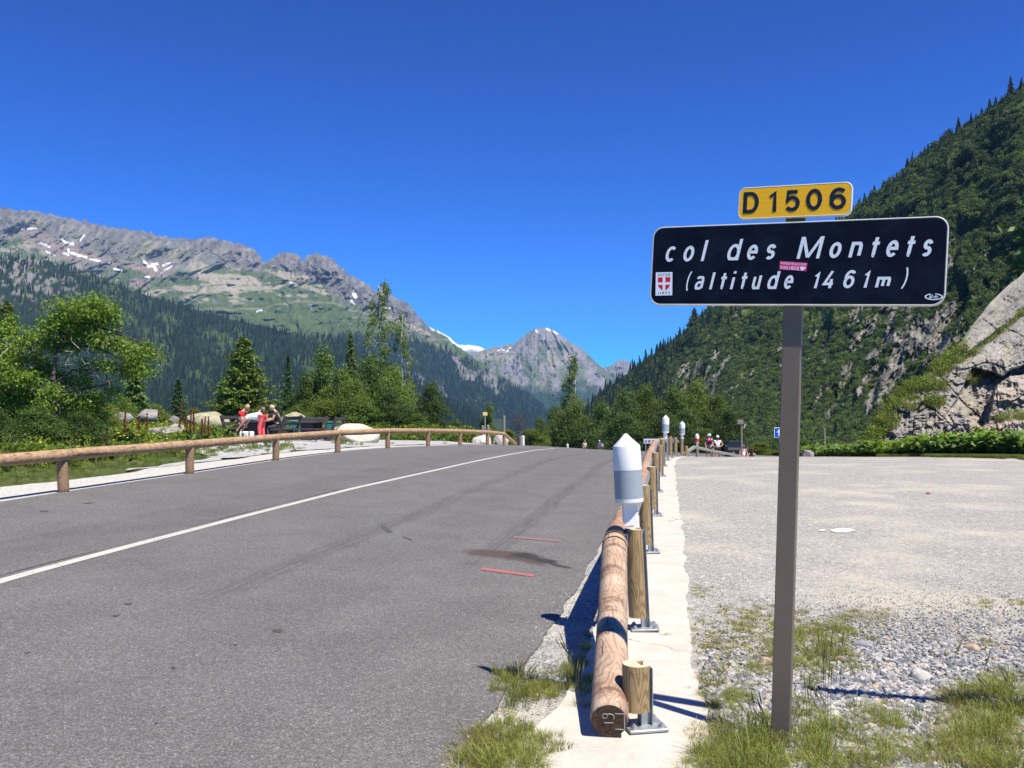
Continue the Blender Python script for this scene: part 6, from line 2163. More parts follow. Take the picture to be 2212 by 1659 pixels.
sz = (.0055 + .019 * rh.random(len(p)) ** 3 * sstep(1200, 1480, py2)) * (1 + .5 * sstep(1300, 1450, py2)) 
scatter('loose_gravel', p + np.stack([0 * sz, 0 * sz, sz * .15], -1), np.stack([rh.normal(size=len(p)) * .35, rh.normal(size=len(p)) * .35, rh.random(len(p)) * 6.28], -1), sz, STN, seed=6, label='loose grey stones covering the near edge of the gravel lot')
# grit on the shoulder and the broken edge of the asphalt
n = 5200
Yv = 3.6 + 6 * rh.random(n) ** 1.3
t = rh.random(n)
a_, b2_ = xR(Yv) - .12, xP(Yv) - .38
Xv = a_ + (b2_ - a_) * t
k_ = rh.random(n) < .45 + .4 * (fbm(Xv * 3, Yv * 3, o=3, seed=9) > 0)
Xv, Yv = Xv[k_], Yv[k_]
sz = .0035 + .010 * rh.random(len(Xv)) ** 4
scatter('shoulder_grit', np.stack([Xv, Yv, zg(Xv, Yv) - .014 + .5 * sz + .008], -1), np.stack([rh.normal(size=len(Xv)) * .4, rh.normal(size=len(Xv)) * .4, rh.random(len(Xv)) * 6.28], -1), sz, STN, seed=8, label='grit between the asphalt and the concrete strip')
# single larger stones lying on the gravel
for i, (px_, py_, w_, fl_, lab, c_) in enumerate(((1990, 1466, 60, .5, 'largest pale stone lying on the loose gravel at the right', 0), (1655, 1433, 40, .5, 'tan stone half hidden in grass beside the sign post', 1), (1918, 1445, 22, .8, 'upright brownish stone near the dry tuft', 1), (2100, 1405, 34, .6, 'rust coloured wedge stone at the right', 1), (1800, 1553, 60, .4, 'flat pale stone in the shadow line', 0), (1815, 1425, 26, .45, 'flat tan slab stone on the gravel', 1), (1700, 1555, 30, .6, 'rounded pale stone right of the sign post', 0), (2005, 1067, 10, .6, 'small rust red stone far out on the gravel', 2), (1865, 1395, 40, .35, 'thin grey slate piece on the gravel', 3), (2050, 1388, 22, .4, 'dark slate piece on the gravel', 3), (1850, 1500, 34, .45, 'smooth grey stone below the slate piece', 3))):
    p = gp(px_, py_)
    s = w_ / FPX * p.y / 2
    me = stone_mesh(300 + i, 3, fl_); me.materials.append(simple('field_stone', ((.50, .47, .41), (.44, .33, .22), (.30, .07, .04), (.28, .28, .29))[c_], .9, .25, 6, .5))
    me.polygons.foreach_set('use_smooth', [True] * len(me.polygons))
    o = link('stone', me, loc=p + Vector((0, 0, s * fl_ * .35))); o.scale = (s, s, s); o.rotation_euler = (0, 0, i * .3 - .2)
    tag(o, lab, 'stone')
# ---------------------------------------------------------------- rock outcrop at the right edge
PROFK = [(1840, 990), (1872, 968), (1892, 940), (1912, 905), (1935, 872), (1952, 846), (1975, 836), (1992, 818), (2022, 792), (2050, 768), (2075, 738), (2100, 702), (2140, 652), (2175, 619), (2212, 588), (2260, 556), (2330, 520), (2420, 500)]
def ellm(X, Y, cx, cy, rx, ry, tilt=0.0, soft=.25):
    a, b2 = X - cx, Y - cy - tilt * (X - cx)
    return sstep(1 + soft, 1 - soft, np.hypot(a / rx, b2 / ry))
def caveM(X, Y):
    w = 15 * fbm(X / 18, Y / 18, o=5, g=.6, seed=201)
    lip = np.interp(X, [2040, 2078, 2100, 2140, 2165, 2185, 2212, 2300], [905, 838, 794, 802, 812, 796, 788, 772]) + .6 * w
    low = np.interp(X, [2040, 2078, 2100, 2120, 2135, 2150, 2180, 2300], [905, 880, 915, 928, 915, 845, 815, 795]) + w
    return sstep(-2, 5, Y - lip) * sstep(3, -9, Y - low) * sstep(2048, 2070, X + .25 * (Y - 860))
def dispK(X, Y, s):
    w = 10 * fbm(X / 40, Y / 40, o=3, seed=203)
    d = 0.042 * caveM(X, Y) 
    d = d - .018 * ellm(X + w, Y + w, 1995, 905, 92, 62, -.25, .35)      # lower left rock
    d = d - .016 * ellm(X + w, Y, 2185, 865, 52, 48, 0, .3)              # lumpy rock under the slab
    d = d - .030 * ellm(X, Y + w, 2190, 932, 66, 26, 0, .3)              # pale low rock
    crev = np.interp(X, [2040, 2091, 2135, 2177, 2212, 2330], [800, 768, 735, 705, 672, 600])
    d = d + .012 * np.exp(-((Y - crev - .3 * w) / 7) ** 2) * sstep(2060, 2095, X)
    slab = sstep(8, -14, Y - np.interp(X, [1900, 2040, 2100, 2330], [905, 812, 790, 770]))
    A, B = X * .70 + Y * .71, X * .71 - Y * .70
    d = d - .0028 * fbm(A / 9, B / 60, o=4, seed=205, ridge=True) * slab
    rough = 1 - .8 * slab
    cr1 = np.abs(fbm((A + .5 * w) / 46, (B + w) / 130, o=3, g=.4, seed=221)); cr2 = np.abs(fbm((B - w) / 60, (A + w) / 150, o=2, g=.4, seed=223))
    d = d + (.006 * rough + .0012) * (sstep(.035, .0, cr1) + sstep(.03, .0, cr2)) + .014 * rough * (np.round(3 * fbm(X / 34, Y / 26, o=2, seed=225)) / 3)
    d = d - .009 * rough * 1.2 * fbm(X / 30, Y / 22, o=6, g=.66, seed=207, ridge=True) - .004 * fbm(X / 8, Y / 8, o=4, g=.65, seed=209)
    return d
def colK(X, Y, s, D):
    n1 = fbm(X / 40, Y / 40, o=5, seed=211); n2 = fbm(X / 6, Y / 6, o=5, g=.7, seed=213)
    A, B = X * .70 + Y * .71, X * .71 - Y * .70
    st = fbm(A / 4, B / 26, o=4, g=.6, seed=215)
    c = mixc(np.array((.24, .222, .195)), np.array((.43, .395, .33)), np.clip(.5 + .8 * n1 + .35 * n2, 0, 1))
    c = mixc(c, np.array((.15, .13, .115)), sstep(.18, .42, st + .3 * n2) * .6)
    c = mixc(c, np.array((.46, .42, .24)), sstep(.25, .45, fbm(X / 25, Y / 25, o=4, seed=217)) * .5)
    low = sstep(800, 840, Y)
    c = mixc(c, np.array((.44, .37, .29)) * (1 + .5 * n2)[..., None], low * sstep(-.05, .3, n1) * .7)
    crev = np.interp(X, [2040, 2091, 2135, 2177, 2212, 2330], [800, 768, 735, 705, 672, 600])
    g_ = np.exp(-((Y - crev) / 5) ** 2) * sstep(2060, 2095, X)
    tp = np.interp(X, [p[0] for p in PROFK], [p[1] for p in PROFK])
    g_ = np.maximum(g_, sstep(14, 6, Y - tp + 6 * n2) * sstep(2120, 2080, X) * .9)
    g_ = np.maximum(g_, ellm(X, Y, 1985, 838, 50, 10, -.2) * .9)
    g_ = np.maximum(g_, ellm(X, Y, 2020, 872, 22, 7, .1) * .8)
    g_ = np.maximum(g_, ellm(X, Y, 1880, 915, 30, 60, 0) * .9)
    return np.clip(mixc(c, np.array((.11, .14, .045)) * (1 + .8 * n2)[..., None], np.clip(g_ * (1 + n2), 0, 1)), .01, .9)
M['rock'] = vcmat('outcrop_rock', .92, 1.5, .35, bumpd=.25, bscale=1.6, bstr=.9)
ROCKP = patch('rock_outcrop', 1845, 2400, 420, 300, PROFK, [(1840, 1010), (2400, 1010)], 58, 80, dispK, colK, M['rock'], 3.0, .05, .9, back=8, seed=29, flatY=480)
ro = ROCKP['o']; del ro['kind']
tag(ro, 'pale slanting rock slab with a dark overhang at the right edge', 'rock')
# plants on the rock edges
rk_ = np.random.default_rng(91)
pp = []
for x, y, rx, ry, n in ((1985, 838, 55, 10, 110), (1900, 905, 30, 45, 150), (2100, 822, 18, 16, 14), (2050, 780, 40, 22, 60), (2130, 742, 60, 5, 12), (2195, 690, 30, 5, 10), (2020, 872, 20, 5, 16), (1950, 860, 30, 30, 50), (2180, 905, 40, 6, 14), (1870, 955, 30, 25, 90)):
    a = rk_.random(n) * 6.28; q = np.sqrt(rk_.random(n))
    X_, Y_ = x + np.cos(a) * q * rx, y + np.sin(a) * q * ry
    if x in (2130, 2195, 2050): Y_ = Y_ - (X_ - x) * .75
    tp_, bo_ = np.interp(X_, ROCKP['xs'], ROCKP['top']), np.interp(X_, ROCKP['xs'], ROCKP['bot'])
    s_ = np.clip((bo_ - Y_) / (bo_ - tp_), 0, .995)
    p, _ = sample(ROCKP, X_, s_)
    pp.append(p)
pp = np.concatenate(pp)
PR = [proto('h0_tuft', mesh_np('tuft', *blades(rk_, 120, .55, .4, .02, (.26, .29, .07), .25), smooth=False), LEAF['grass']),
      proto('h1_tuft', mesh_np('tuft', *herb(rk_, 110, .7, .5, .13, (.13, .20, .035)), smooth=False), LEAF['leaf'])]
scatter('rock_plants', pp - [0, 0, .1], np.stack([rk_.normal(size=len(pp)) * .2, rk_.normal(size=len(pp)) * .2, rk_.random(len(pp)) * 6.28], -1), .5 + .7 * rk_.random(len(pp)), PR, label='grass and small plants growing on the ledges of the outcrop')

# ---------------------------------------------------------------- boulders
def boulder(x, ytop, ybot, wpx, Y, seed, col, lab, flat_=None, dz=.0):
    me = stone_mesh(seed, 4, 1.0)
    import bmesh
    n_ = len(me.vertices)
    v = np.empty(n_ * 3, np.float32); me.vertices.foreach_get('co', v); v = v.reshape(-1, 3)
    v = v / np.abs(v).max(0)
    v = v * (1 + .10 * fbm(v[:, 0] * 1.6, v[:, 1] * 1.6, v[:, 2] * 1.6, o=5, g=.6, seed=seed))[:, None]
    me.vertices.foreach_set('co', v.astype(np.float32).ravel())
    me.polygons.foreach_set('use_smooth', [True] * len(me.polygons)); me.update()
    t, b2 = vat(x, ytop, Y), vat(x, ybot, Y)
    wd = wpx / FPX * Y
    h_ = t.z - b2.z
    cz = b2.z + h_ * .35
    m, nt, bs = newmat('boulder', .95, spec=.15)
    co = objco(nt); f = noise(nt, co, 2.2, 8, .68); f2 = noise(nt, co, 9, 5, .7)
    c = ramp(nt, f, [(.3, tuple(q * .62 for q in col[0])), (.5, col[0]), (.7, col[1])])
    nt.links.new(mixn(nt, 1.0, c, ramp(nt, f2, [(.3, .72), (.7, 1.12)]), 'MULTIPLY'), bs.inputs['Base Color'])
    bump(nt, bs, f2, .7, .08)
    me.materials.clear(); me.materials.append(m)
    o = link('boulder', me, loc=(t.x, Y, cz)); o.scale = (wd / 2, wd * .38, (t.z - cz))
    o.rotation_euler = (0, 0, .1 * math.sin(seed))
    return tag(o, lab, 'boulder')
GR = ((.34, .31, .28), (.46, .43, .39)); YE = ((.42, .39, .24), (.56, .53, .36)); PA = ((.58, .54, .42), (.72, .68, .56)); WH = ((.62, .58, .50), (.76, .72, .64))
boulder(268, 889, 912, 42, 33, 401, GR, 'rounded grey boulder, left of the two standing in the green herbs')
boulder(248, 893, 912, 26, 33.4, 402, YE, 'small brownish boulder touching the left side of the rounded grey one')
boulder(324, 881, 908, 54, 34, 403, GR, 'grey cracked boulder with a flat slanting top above the herbs')
boulder(378, 898, 914, 24, 34.5, 404, GR, 'small pale stone between the cracked grey boulder and the yellowish one')
boulder(447, 886, 930, 96, 37.5, 405, YE, 'large lichen yellow boulder behind the rust red dock plants')
boulder(358, 917, 950, 80, 27.6, 406, GR, 'low flat grey boulder close behind the log rail')
boulder(386, 915, 938, 46, 29, 407, YE, 'humped brownish boulder behind the low flat one')
boulder(632, 890, 918, 62, 42, 408, YE, 'pale yellowish boulder behind the benches')
boulder(763, 915, 960, 112, 37, 409, PA, 'big pale cream boulder right of the benches')
boulder(1042, 938, 961, 44, 47.5, 410, WH, 'white boulder left of the tall brown stake behind the rail end')
boulder(1084, 935, 962, 38, 48.2, 411, WH, 'cracked white boulder under the sloping last log')
boulder(1743, 972, 990, 30, 42, 412, GR, 'small grey boulder at the left end of the leafy band')

# ---------------------------------------------------------------- picnic furniture
def plank(T, c, d, parent, name, mat=None, rot=None):
    o = MB().box((0, 0, 0), d, ch=.006).build(name, mat or M['darkwood'], parent)
    o.location = c
    if rot: o.rotation_euler = rot
    return o
def picnic_table(x, Y, L, label, w_=.78, rz=0.0):
    p = onground(x, Y); e = empty('picnic_table', p, label, 'table', 'dark wooden picnic furniture', rz)
    for i in range(5): plank(e, ((i - 2) * w_ / 5, 0, .74), (w_ / 5 - .012, L, .045), e, 'plank')
    for sy in (-1, 1):
        plank(e, (0, sy * (L / 2 - .28), .355), (.46, .10, .71), e, 'leg')
    return e
def bench(x, Y, L, label, back=0, rz=0.0, sw=.30, h=.45):
    p = onground(x, Y); e = empty('bench', p, label, 'bench', 'dark wooden picnic furniture', rz)
    for i in (-1, 1): plank(e, (i * sw / 4, 0, h), (sw / 2 - .01, L, .045), e, 'seat_plank')
    for sy in (-1, 1):
        plank(e, (0, sy * (L / 2 - .18), h / 2), (sw * .8, .09, h - .04), e, 'leg')
        if back:
            plank(e, (back * .26, sy * (L / 2 - .10), .50), (.12, .07, 1.0), e, 'back_support', rot=(0, back * .30, 0))
    if back:
        plank(e, (back * .37, 0, .88), (.035, L, .13), e, 'back_plank', rot=(0, back * .30, 0))
        plank(e, (back * .30, 0, .66), (.035, L, .10), e, 'back_plank', rot=(0, back * .30, 0))
    return e
TX = 566
picnic_table(TX, 35.2, 2.6, 'dark wooden picnic table with four people around it')
bench(523, 35.4, 2.8, 'dark bench with backrest under the man in red', back=-1)
bench(613, 35.0, 2.8, 'dark bench with slanted backrest behind the seated woman', back=1)
bench(483, 34.6, 1.8, 'low backless bench left of the man in red')
picnic_table(674, 36.0, 2.4, 'empty dark picnic table right of the people')
bench(656, 37.6, 2.0, 'dark bench seen lengthwise behind the empty table', back=1, rz=R(86))
bench(652, 33.6, 1.5, 'low bench in front of the empty table', rz=R(88))
bench(716, 36.4, 2.2, 'dark bench with leaning backrest at the right, near the cream boulder', back=1)
M['teal'] = simple('teal_plastic', (.02, .22, .19), .5, .15, 10)
for x, Y, lab in ((640, 38.6, 'dark teal bin seen between the benches'), (719, 38.0, 'teal bin behind the rightmost bench')):
    p = onground(x, Y); e = empty('litter_bin', p, lab, 'bin')
    MB().box((0, 0, .36), (.42, .42, .72), ch=.02).build('body', M['teal'], e); MB().box((0, 0, .745), (.46, .46, .05), ch=.012).build('lid', M['teal'], e)

# ---------------------------------------------------------------- people
def skinmesh(name, nodes, edges, rad, root, mat, sub=2):
    me = bpy.data.meshes.new(name)
    me.from_pydata([tuple(n) for n in nodes], edges, [])
    o = bpy.data.objects.new(name, me); COL.objects.link(o)
    sk_ = o.modifiers.new('skin', 'SKIN'); ss = o.modifiers.new('sub', 'SUBSURF'); ss.levels = sub; ss.render_levels = sub
    for i, r_ in enumerate(rad):
        me.skin_vertices[0].data[i].radius = (r_, r_) if not isinstance(r_, tuple) else r_
        me.skin_vertices[0].data[i].use_root = (i == root)
    bpy.context.view_layer.update()
    m2 = bpy.data.meshes.new_from_object(o.evaluated_get(bpy.context.evaluated_depsgraph_get()))
    bpy.data.objects.remove(o)
    m2.polygons.foreach_set('use_smooth', [True] * len(m2.polygons))
    m2.materials.clear(); m2.materials.append(mat)
    return m2
SKIN = simple('skin', (.56, .30, .20), .55, .06, 30)
CL = {}
def cloth(c):
    if c not in CL: CL[c] = simple('cloth', c, .85, .10, 25, .3)
    return CL[c]
def person(base, J, label, top, legs, hair=None, hat=None, sleeves=.6, short_legs=True, shoes=(.05, .05, .06), facing=(0, -1, 0), longhair=False, group=None, bulk=1.0):
    """J: joints relative to the ground point"""
    e = empty('person', base, label, 'person', group)
    V_ = {k: Vector(v) for k, v in J.items()}
    names = ['pel', 'waist', 'chest', 'neck', 'head', 'shL', 'elL', 'wrL', 'shR', 'elR', 'wrR', 'hpL', 'knL', 'anL', 'toL', 'hpR', 'knR', 'anR', 'toR']
    rad = [.125, .11, .13, .052, .05, .055, .042, .027, .055, .042, .027, .088, .058, .038, .036, .088, .058, .038, .036]
    rad[0] *= bulk; rad[1] *= bulk; rad[2] *= bulk; rad[5] *= bulk; rad[8] *= bulk; rad[11] *= bulk; rad[15] *= bulk
    E_ = [(0, 1), (1, 2), (2, 3), (3, 4), (2, 5), (5, 6), (6, 7), (2, 8), (8, 9), (9, 10), (0, 11), (11, 12), (12, 13), (13, 14), (0, 15), (15, 16), (16, 17), (17, 18)]
    V_['waist'] = V_['pel'].lerp(V_['chest'], .45)
    nodes = [V_[n] for n in names]
    body = skinmesh('body', nodes, E_, rad, 0, SKIN)
    # head, ears, nose, hands merged into the same mesh
    f = Vector(facing).normalized(); up = (V_['head'] - V_['neck']).normalized(); f = (f - up * f.dot(up)).normalized(); sd_ = f.cross(up)
    mb = MB()
    c = V_['head'] + up * .06
    mb.v, mb.f, mb.mi = [], [], []
    rings = []
    n = 14
    for k in range(1, 10):
        ph = math.pi * k / 10
        rr = math.sin(ph); z = -math.cos(ph)
        jaw = 1 - .22 * max(0, -z) ** 1.5
        rings.append([c + up * (z * .125) + f * (math.cos(t) * rr * .098 * jaw + .012 * (z < 0)) + sd_ * (math.sin(t) * rr * .078 * jaw) for t in [2 * math.pi * j / n for j in range(n)]])
    mb.ring(rings)
    mb.tube([c + f * .094 + up * .015, c + f * .122 - up * .022, c + f * .098 - up * .034], [.009, .016, .010], 6)
    mb.tube([c + f * .097 - up * .058 + sd_ * .022, c + f * .104 - up * .058, c + f * .097 - up * .058 - sd_ * .022], [.005, .008, .005], 6)
    for s_ in (-1, 1):
        mb.tube([c + sd_ * s_ * .076 + up * .02, c + sd_ * s_ * .09 - up * .002, c + sd_ * s_ * .076 - up * .028], [.008, .014, .008], 6)
        w_ = V_['wr' + 'LR'[s_ > 0]]; el = V_['el' + 'LR'[s_ > 0]]
        d = (w_ - el).normalized(); sp_ = d.cross(up if abs(d.dot(up)) < .9 else f).normalized(); dn = d.cross(sp_)
        mb.tube([w_ - d * .01, w_ + d * .04, w_ + d * .085], [.026, .036, .034], 8)
        for q in range(4):
            a = w_ + d * .08 + sp_ * (q - 1.5) * .019
            l_ = (.062, .074, .070, .054)[q]
            mb.tube([a, a + d * l_ * .55 + dn * .008, a + d * l_ + dn * .028], [.0095, .0088, .007], 6)
        mb.tube([w_ + d * .02 - sp_ * .03, w_ + d * .055 - sp_ * .055, w_ + d * .085 - sp_ * .050 + dn * .012], [.011, .010, .008], 6)
    hm = mb.mesh('h', SKIN, True)
    import bmesh
    bm = bmesh.new(); bm.from_mesh(body); bm.from_mesh(hm); bm.to_mesh(body); bm.free()
    link('body', body, e)
    eye = MB()
    for s_ in (-1, 1):
        eye.lathe([(0, -.009), (.010, 0), (0, .009)], 8, Matrix.Translation(c + f * .088 + sd_ * s_ * .031 + up * .018))
    eye.build('eyes', M['hole'], e)
    # clothes
    g = .014
    sl_ = lambda a, b2, t: V_[a].lerp(V_[b2], t)
    def cuff(a, b2, t): return sl_(a, b2, t)
    tn = [V_['pel'] + (V_['pel'] - V_['waist']) * .15, V_['waist'], V_['chest'], V_['chest'].lerp(V_['neck'], .75), V_['shL'], cuff('shL', 'elL', sleeves), V_['shR'], cuff('shR', 'elR', sleeves)]
    tr = [.142, .126, .147, .062, .070, .058, .070, .058]
    tr = [q_ * (bulk if q_ != .062 else 1) for q_ in tr]
    ed = [(0, 1), (1, 2), (2, 3), (2, 4), (4, 5), (2, 6), (6, 7)]
    if sleeves > 0: link('shirt', skinmesh('shirt', tn, ed, tr, 0, cloth(top)), e)
    else: link('shirt', skinmesh('shirt', tn[:4] + [sl_('chest', 'shL', .75), sl_('chest', 'shR', .75)], [(0, 1), (1, 2), (2, 3), (2, 4), (2, 5)], tr[:3] + [.05, .055, .055], 0, cloth(top)), e)
    k = .75 if short_legs else 1.0
    ln = [V_['pel'], V_['hpL'], sl_('hpL', 'knL', k), V_['hpR'], sl_('hpR', 'knR', k)]
    lr = [.138, .105, .082, .105, .082]; le = [(0, 1), (1, 2), (0, 3), (3, 4)]
    if not short_legs:
        ln += [sl_('knL', 'anL', .92), sl_('knR', 'anR', .92)]; lr += [.055, .055]; le += [(2, 5), (4, 6)]
    link('shorts' if short_legs else 'trousers', skinmesh('trousers', ln, le, lr, 0, cloth(legs)), e)
    sh_ = MB()
    for s_ in 'LR':
        d = (V_['to' + s_] - V_['an' + s_])
        sh_.tube([V_['an' + s_] - d * .35 - Vector((0, 0, .025)), V_['an' + s_] + d * .5 - Vector((0, 0, .03)), V_['to' + s_] + d * .2 - Vector((0, 0, .012))], [.042, .05, .032], 10)
    sh_.build('shoes', cloth(shoes), e, True)
    if hair:
        hb = MB(); rings = []
        for k in range(4, 11):
            ph = math.pi * k / 11; rr = math.sin(ph); z = -math.cos(ph)
            rings.append([c + up * (z * .134 + .004) + f * (math.cos(t) * rr * .106 - .014 - .03 * (z < .25) * (math.cos(t) > .2)) + sd_ * (math.sin(t) * rr * .088) for t in [2 * math.pi * j / 14 for j in range(14)]])
        hb.ring(rings)
        if longhair:
            hb.tube([c - f * .06 + up * .02, c - f * .10 - up * .12, c - f * .12 - up * .30, c - f * .11 - up * .42], [.08, .09, .075, .02], 10)
        hb.build('hair', cloth(hair), e, True)
    if hat:
        hb = MB(); rings = []
        for k in range(0, 6):
            ph = math.pi / 2 * k / 6; rr = math.cos(ph)
            rings.append([c + up * (.03 + math.sin(ph) * .125) + f * (math.cos(t) * rr * .128 - .01) + sd_ * (math.sin(t) * rr * .102) for t in [2 * math.pi * j / 16 for j in range(16)]])
        hb.ring(rings)
        hb.tube([c + f * .10 + sd_ * .06 + up * .035, c + f * .155 + up * .03, c + f * .10 - sd_ * .06 + up * .035], [.012, .016, .012], 6)
        hb.build('helmet' if hat[1] else 'cap', cloth(hat[0]), e, True)
    return e

# seated at the table (local x to the right, y away from the camera)
def seated(fx, lean=.10, reach=.34):
    """facing +x (fx=1) or -x"""
    s = fx
    return dict(pel=(0, 0, .55), chest=(lean * s, 0, .98), neck=((lean + .05) * s, 0, 1.16), head=((lean + .13) * s, 0, 1.24),
                shL=(lean * s, .19, 1.06), elL=((lean + .10) * s, .22, .80), wrL=((lean + reach) * s, .12, .84),
                shR=(lean * s, -.19, 1.06), elR=((lean + .08) * s, -.24, .80), wrR=((lean + reach - .02) * s, -.12, .84),
                hpL=(.06 * s, .10, .53), knL=(.45 * s, .13, .52), anL=(.42 * s, .13, .09), toL=(.57 * s, .14, .05),
                hpR=(.06 * s, -.10, .53), knR=(.45 * s, -.13, .52), anR=(.40 * s, -.14, .09), toR=(.55 * s, -.15, .05))
person(onground(519, 34.6), seated(1), 'bald man in a red t-shirt sitting at the left end of the picnic table', (.62, .01, .02), (.03, .03, .035), facing=(.8, -.1, -.45), short_legs=True, sleeves=.65, bulk=1.35)
person(onground(549, 36.3), seated(1, .20, .46), 'dark haired man in a navy shirt and sunglasses sitting behind the picnic table', (.012, .016, .045), (.05, .05, .06), hair=(.03, .02, .015), facing=(.75, -.5, -.5), sleeves=.6, bulk=1.25)
person(onground(604, 35.2), seated(-1, .12, .50), 'short haired blond woman in a black top sitting on the right of the picnic table', (.015, .012, .014), (.05, .05, .055), hair=(.50, .40, .26), facing=(-.9, -.1, -.45), sleeves=.35, short_legs=False)
# woman bending over at the near end
person(onground(566, 33.1), dict(pel=(.02, 0, .90), chest=(-.42, -.04, .93), neck=(-.60, -.05, .87), head=(-.70, -.06, .82), shL=(-.46, .14, .90), elL=(-.60, .16, .64), wrL=(-.76, .10, .42),
       shR=(-.46, -.20, .90), elR=(-.66, -.22, .66), wrR=(-.84, -.16, .44), hpL=(.05, .10, .86), knL=(.0, .12, .47), anL=(.05, .12, .09), toL=(-.10, .13, .05), hpR=(.05, -.10, .86), knR=(-.06, -.12, .47), anR=(-.02, -.12, .09), toR=(-.17, -.13, .05)),
       'grey haired woman in a white top and coral trousers bending down beside the table', (.80, .80, .86), (.78, .10, .10), hair=(.13, .11, .10), facing=(-.35, 0, -1), short_legs=False, sleeves=.5, bulk=1.25)
bx = empty('white_bag', onground(534, 32.9), 'white bag with dark straps under the hands of the bending woman', 'bag')
MB().box((0, 0, .17), (.50, .28, .34), ch=.04).build('body', cloth((.78, .78, .80)), bx)
for i in (-.13, .13): MB().box((i, -.145, .18), (.04, .006, .34)).build('strap', cloth((.03, .03, .04)), bx)
tb_ = onground(532, 35.2); tb_.z += .775
o = MB().lathe([(.085, 0), (.12, .02), (.125, .06), (.10, .12), (.05, .155), (0, .165)], 16).build('cycling_cap', cloth((.03, .50, .52)), None, True); o.location = tb_ + Vector((.35, -.2, 0)); tag(o, 'turquoise cap lying on the picnic table beside the man in red', 'cap')
pb_ = onground(572, 35.0); pb_.z += .765
o = MB().box((0, 0, .004), (.42, .5, .008)).build('map_sheet', cloth((.72, .72, .70)), None); o.location = pb_; tag(o, 'white paper spread on the picnic table', 'paper')

def standing(hip=False, s=1.0, yaw=0.0):
    J = dict(pel=(0, 0, .95), chest=(0, .01, 1.30), neck=(0, .01, 1.47), head=(0, 0, 1.55), shL=(-.19, 0, 1.38), shR=(.19, 0, 1.38),
             hpL=(-.10, 0, .90), knL=(-.11, -.02, .50), anL=(-.12, .02, .09), toL=(-.13, -.12, .05), hpR=(.10, 0, .90), knR=(.12, -.02, .50), anR=(.13, .02, .09), toR=(.15, -.12, .05))
    if hip: J.update(elL=(-.36, .06, 1.14), wrL=(-.17, -.02, 1.02), elR=(.37, .06, 1.16), wrR=(.18, -.02, 1.03))
    else: J.update(elL=(-.25, .0, 1.10), wrL=(-.22, -.14, .88), elR=(.22, -.06, 1.08), wrR=(.08, -.20, .98))
    ca, sa = math.cos(yaw), math.sin(yaw)
    return {k: (v[0] * ca - v[1] * sa, v[0] * sa + v[1] * ca, v[2] * s) for k, v in J.items()}
def feet(x, ytop, hgt, lo=60, hi=108):
    """distance at which a figure of this height standing on the ground reaches the view height"""
    best = min(np.arange(lo, hi, .5), key=lambda Y: abs(onground(x, Y).z + hgt - vat(x, ytop, Y).z))
    return onground(x, float(best))
c1 = person(onground(1531, 55.5), standing(False, 1.0), 'cyclist in a navy and red jersey and pale blue helmet standing behind the far rail', (.03, .03, .13), (.02, .02, .025), hat=((.45, .68, .78), True), facing=(-.8, -.2, -.1), sleeves=.55, shoes=(.6, .6, .6))
yk = MB(); yk.box((0, -.155, 1.33), (.30, .03, .12), ch=.01); yk.build('red_chest_band', cloth((.70, .01, .03)), c1)
MB().box((.13, -.16, 1.40), (.09, .02, .10), ch=.008).build('white_logo', cloth((.8, .8, .85)), c1)
person(onground(1549, 55.8), standing(True, .97), 'woman cyclist in a white jersey and helmet with hands on her hips', (.78, .76, .78), (.015, .015, .02), hat=((.80, .80, .82), True), hair=(.04, .03, .025), facing=(-.2, 1, 0), sleeves=.25)
sit = dict(pel=(0, 0, .14), chest=(0, .06, .52), neck=(0, .06, .70), head=(0, .04, .78), shL=(-.18, .05, .60), elL=(-.27, .02, .36), wrL=(-.22, -.08, .16), shR=(.18, .05, .60), elR=(.27, .02, .36), wrR=(.22, -.08, .16),
           hpL=(-.09, .05, .13), knL=(-.13, .40, .30), anL=(-.12, .72, .07), toL=(-.13, .84, .08), hpR=(.09, .05, .13), knR=(.13, .40, .30), anR=(.12, .72, .07), toR=(.13, .84, .08))
person(onground(1623, 58.5), sit, 'dark haired woman in a black vest sitting with her back to the lot', (.012, .010, .012), (.03, .03, .04), hair=(.045, .022, .015), longhair=True, facing=(0, 1, 0), sleeves=0)
person(onground(1605, 61), {k: (v[0], v[1], v[2] + .30) if k not in ('knL', 'knR', 'anL', 'anR', 'toL', 'toR') else (v[0], v[1] * .8, v[2] + (.15 if 'kn' in k else 0)) for k, v in sit.items()}, 'person in a white sleeveless top sitting beside the lamp post', (.75, .75, .80), (.08, .09, .12), hair=(.20, .14, .09), facing=(-.6, .8, 0), sleeves=0)
person(feet(1294.5, 953, 1.74), standing(False, .98, .4), 'walker in a blue shirt and white cap beyond the crest of the road', (.03, .09, .55), (.1, .1, .12), hat=((.85, .84, .80), False), facing=(.3, 1, 0))
person(feet(1301, 952, 1.72, 47, 128) + Vector((0, .6, 0)), standing(False, .97, .2), 'walker in a white shirt with dark hair beside the one in blue', (.78, .78, .80), (.06, .06, .08), hair=(.03, .025, .02), facing=(.3, 1, 0))
person(feet(1263, 956.5, 1.66), standing(False, .95, 0), 'blond walker in a pale shirt half hidden by the road crest', (.70, .58, .55), (.2, .2, .22), hair=(.50, .30, .16), facing=(-.2, 1, 0))

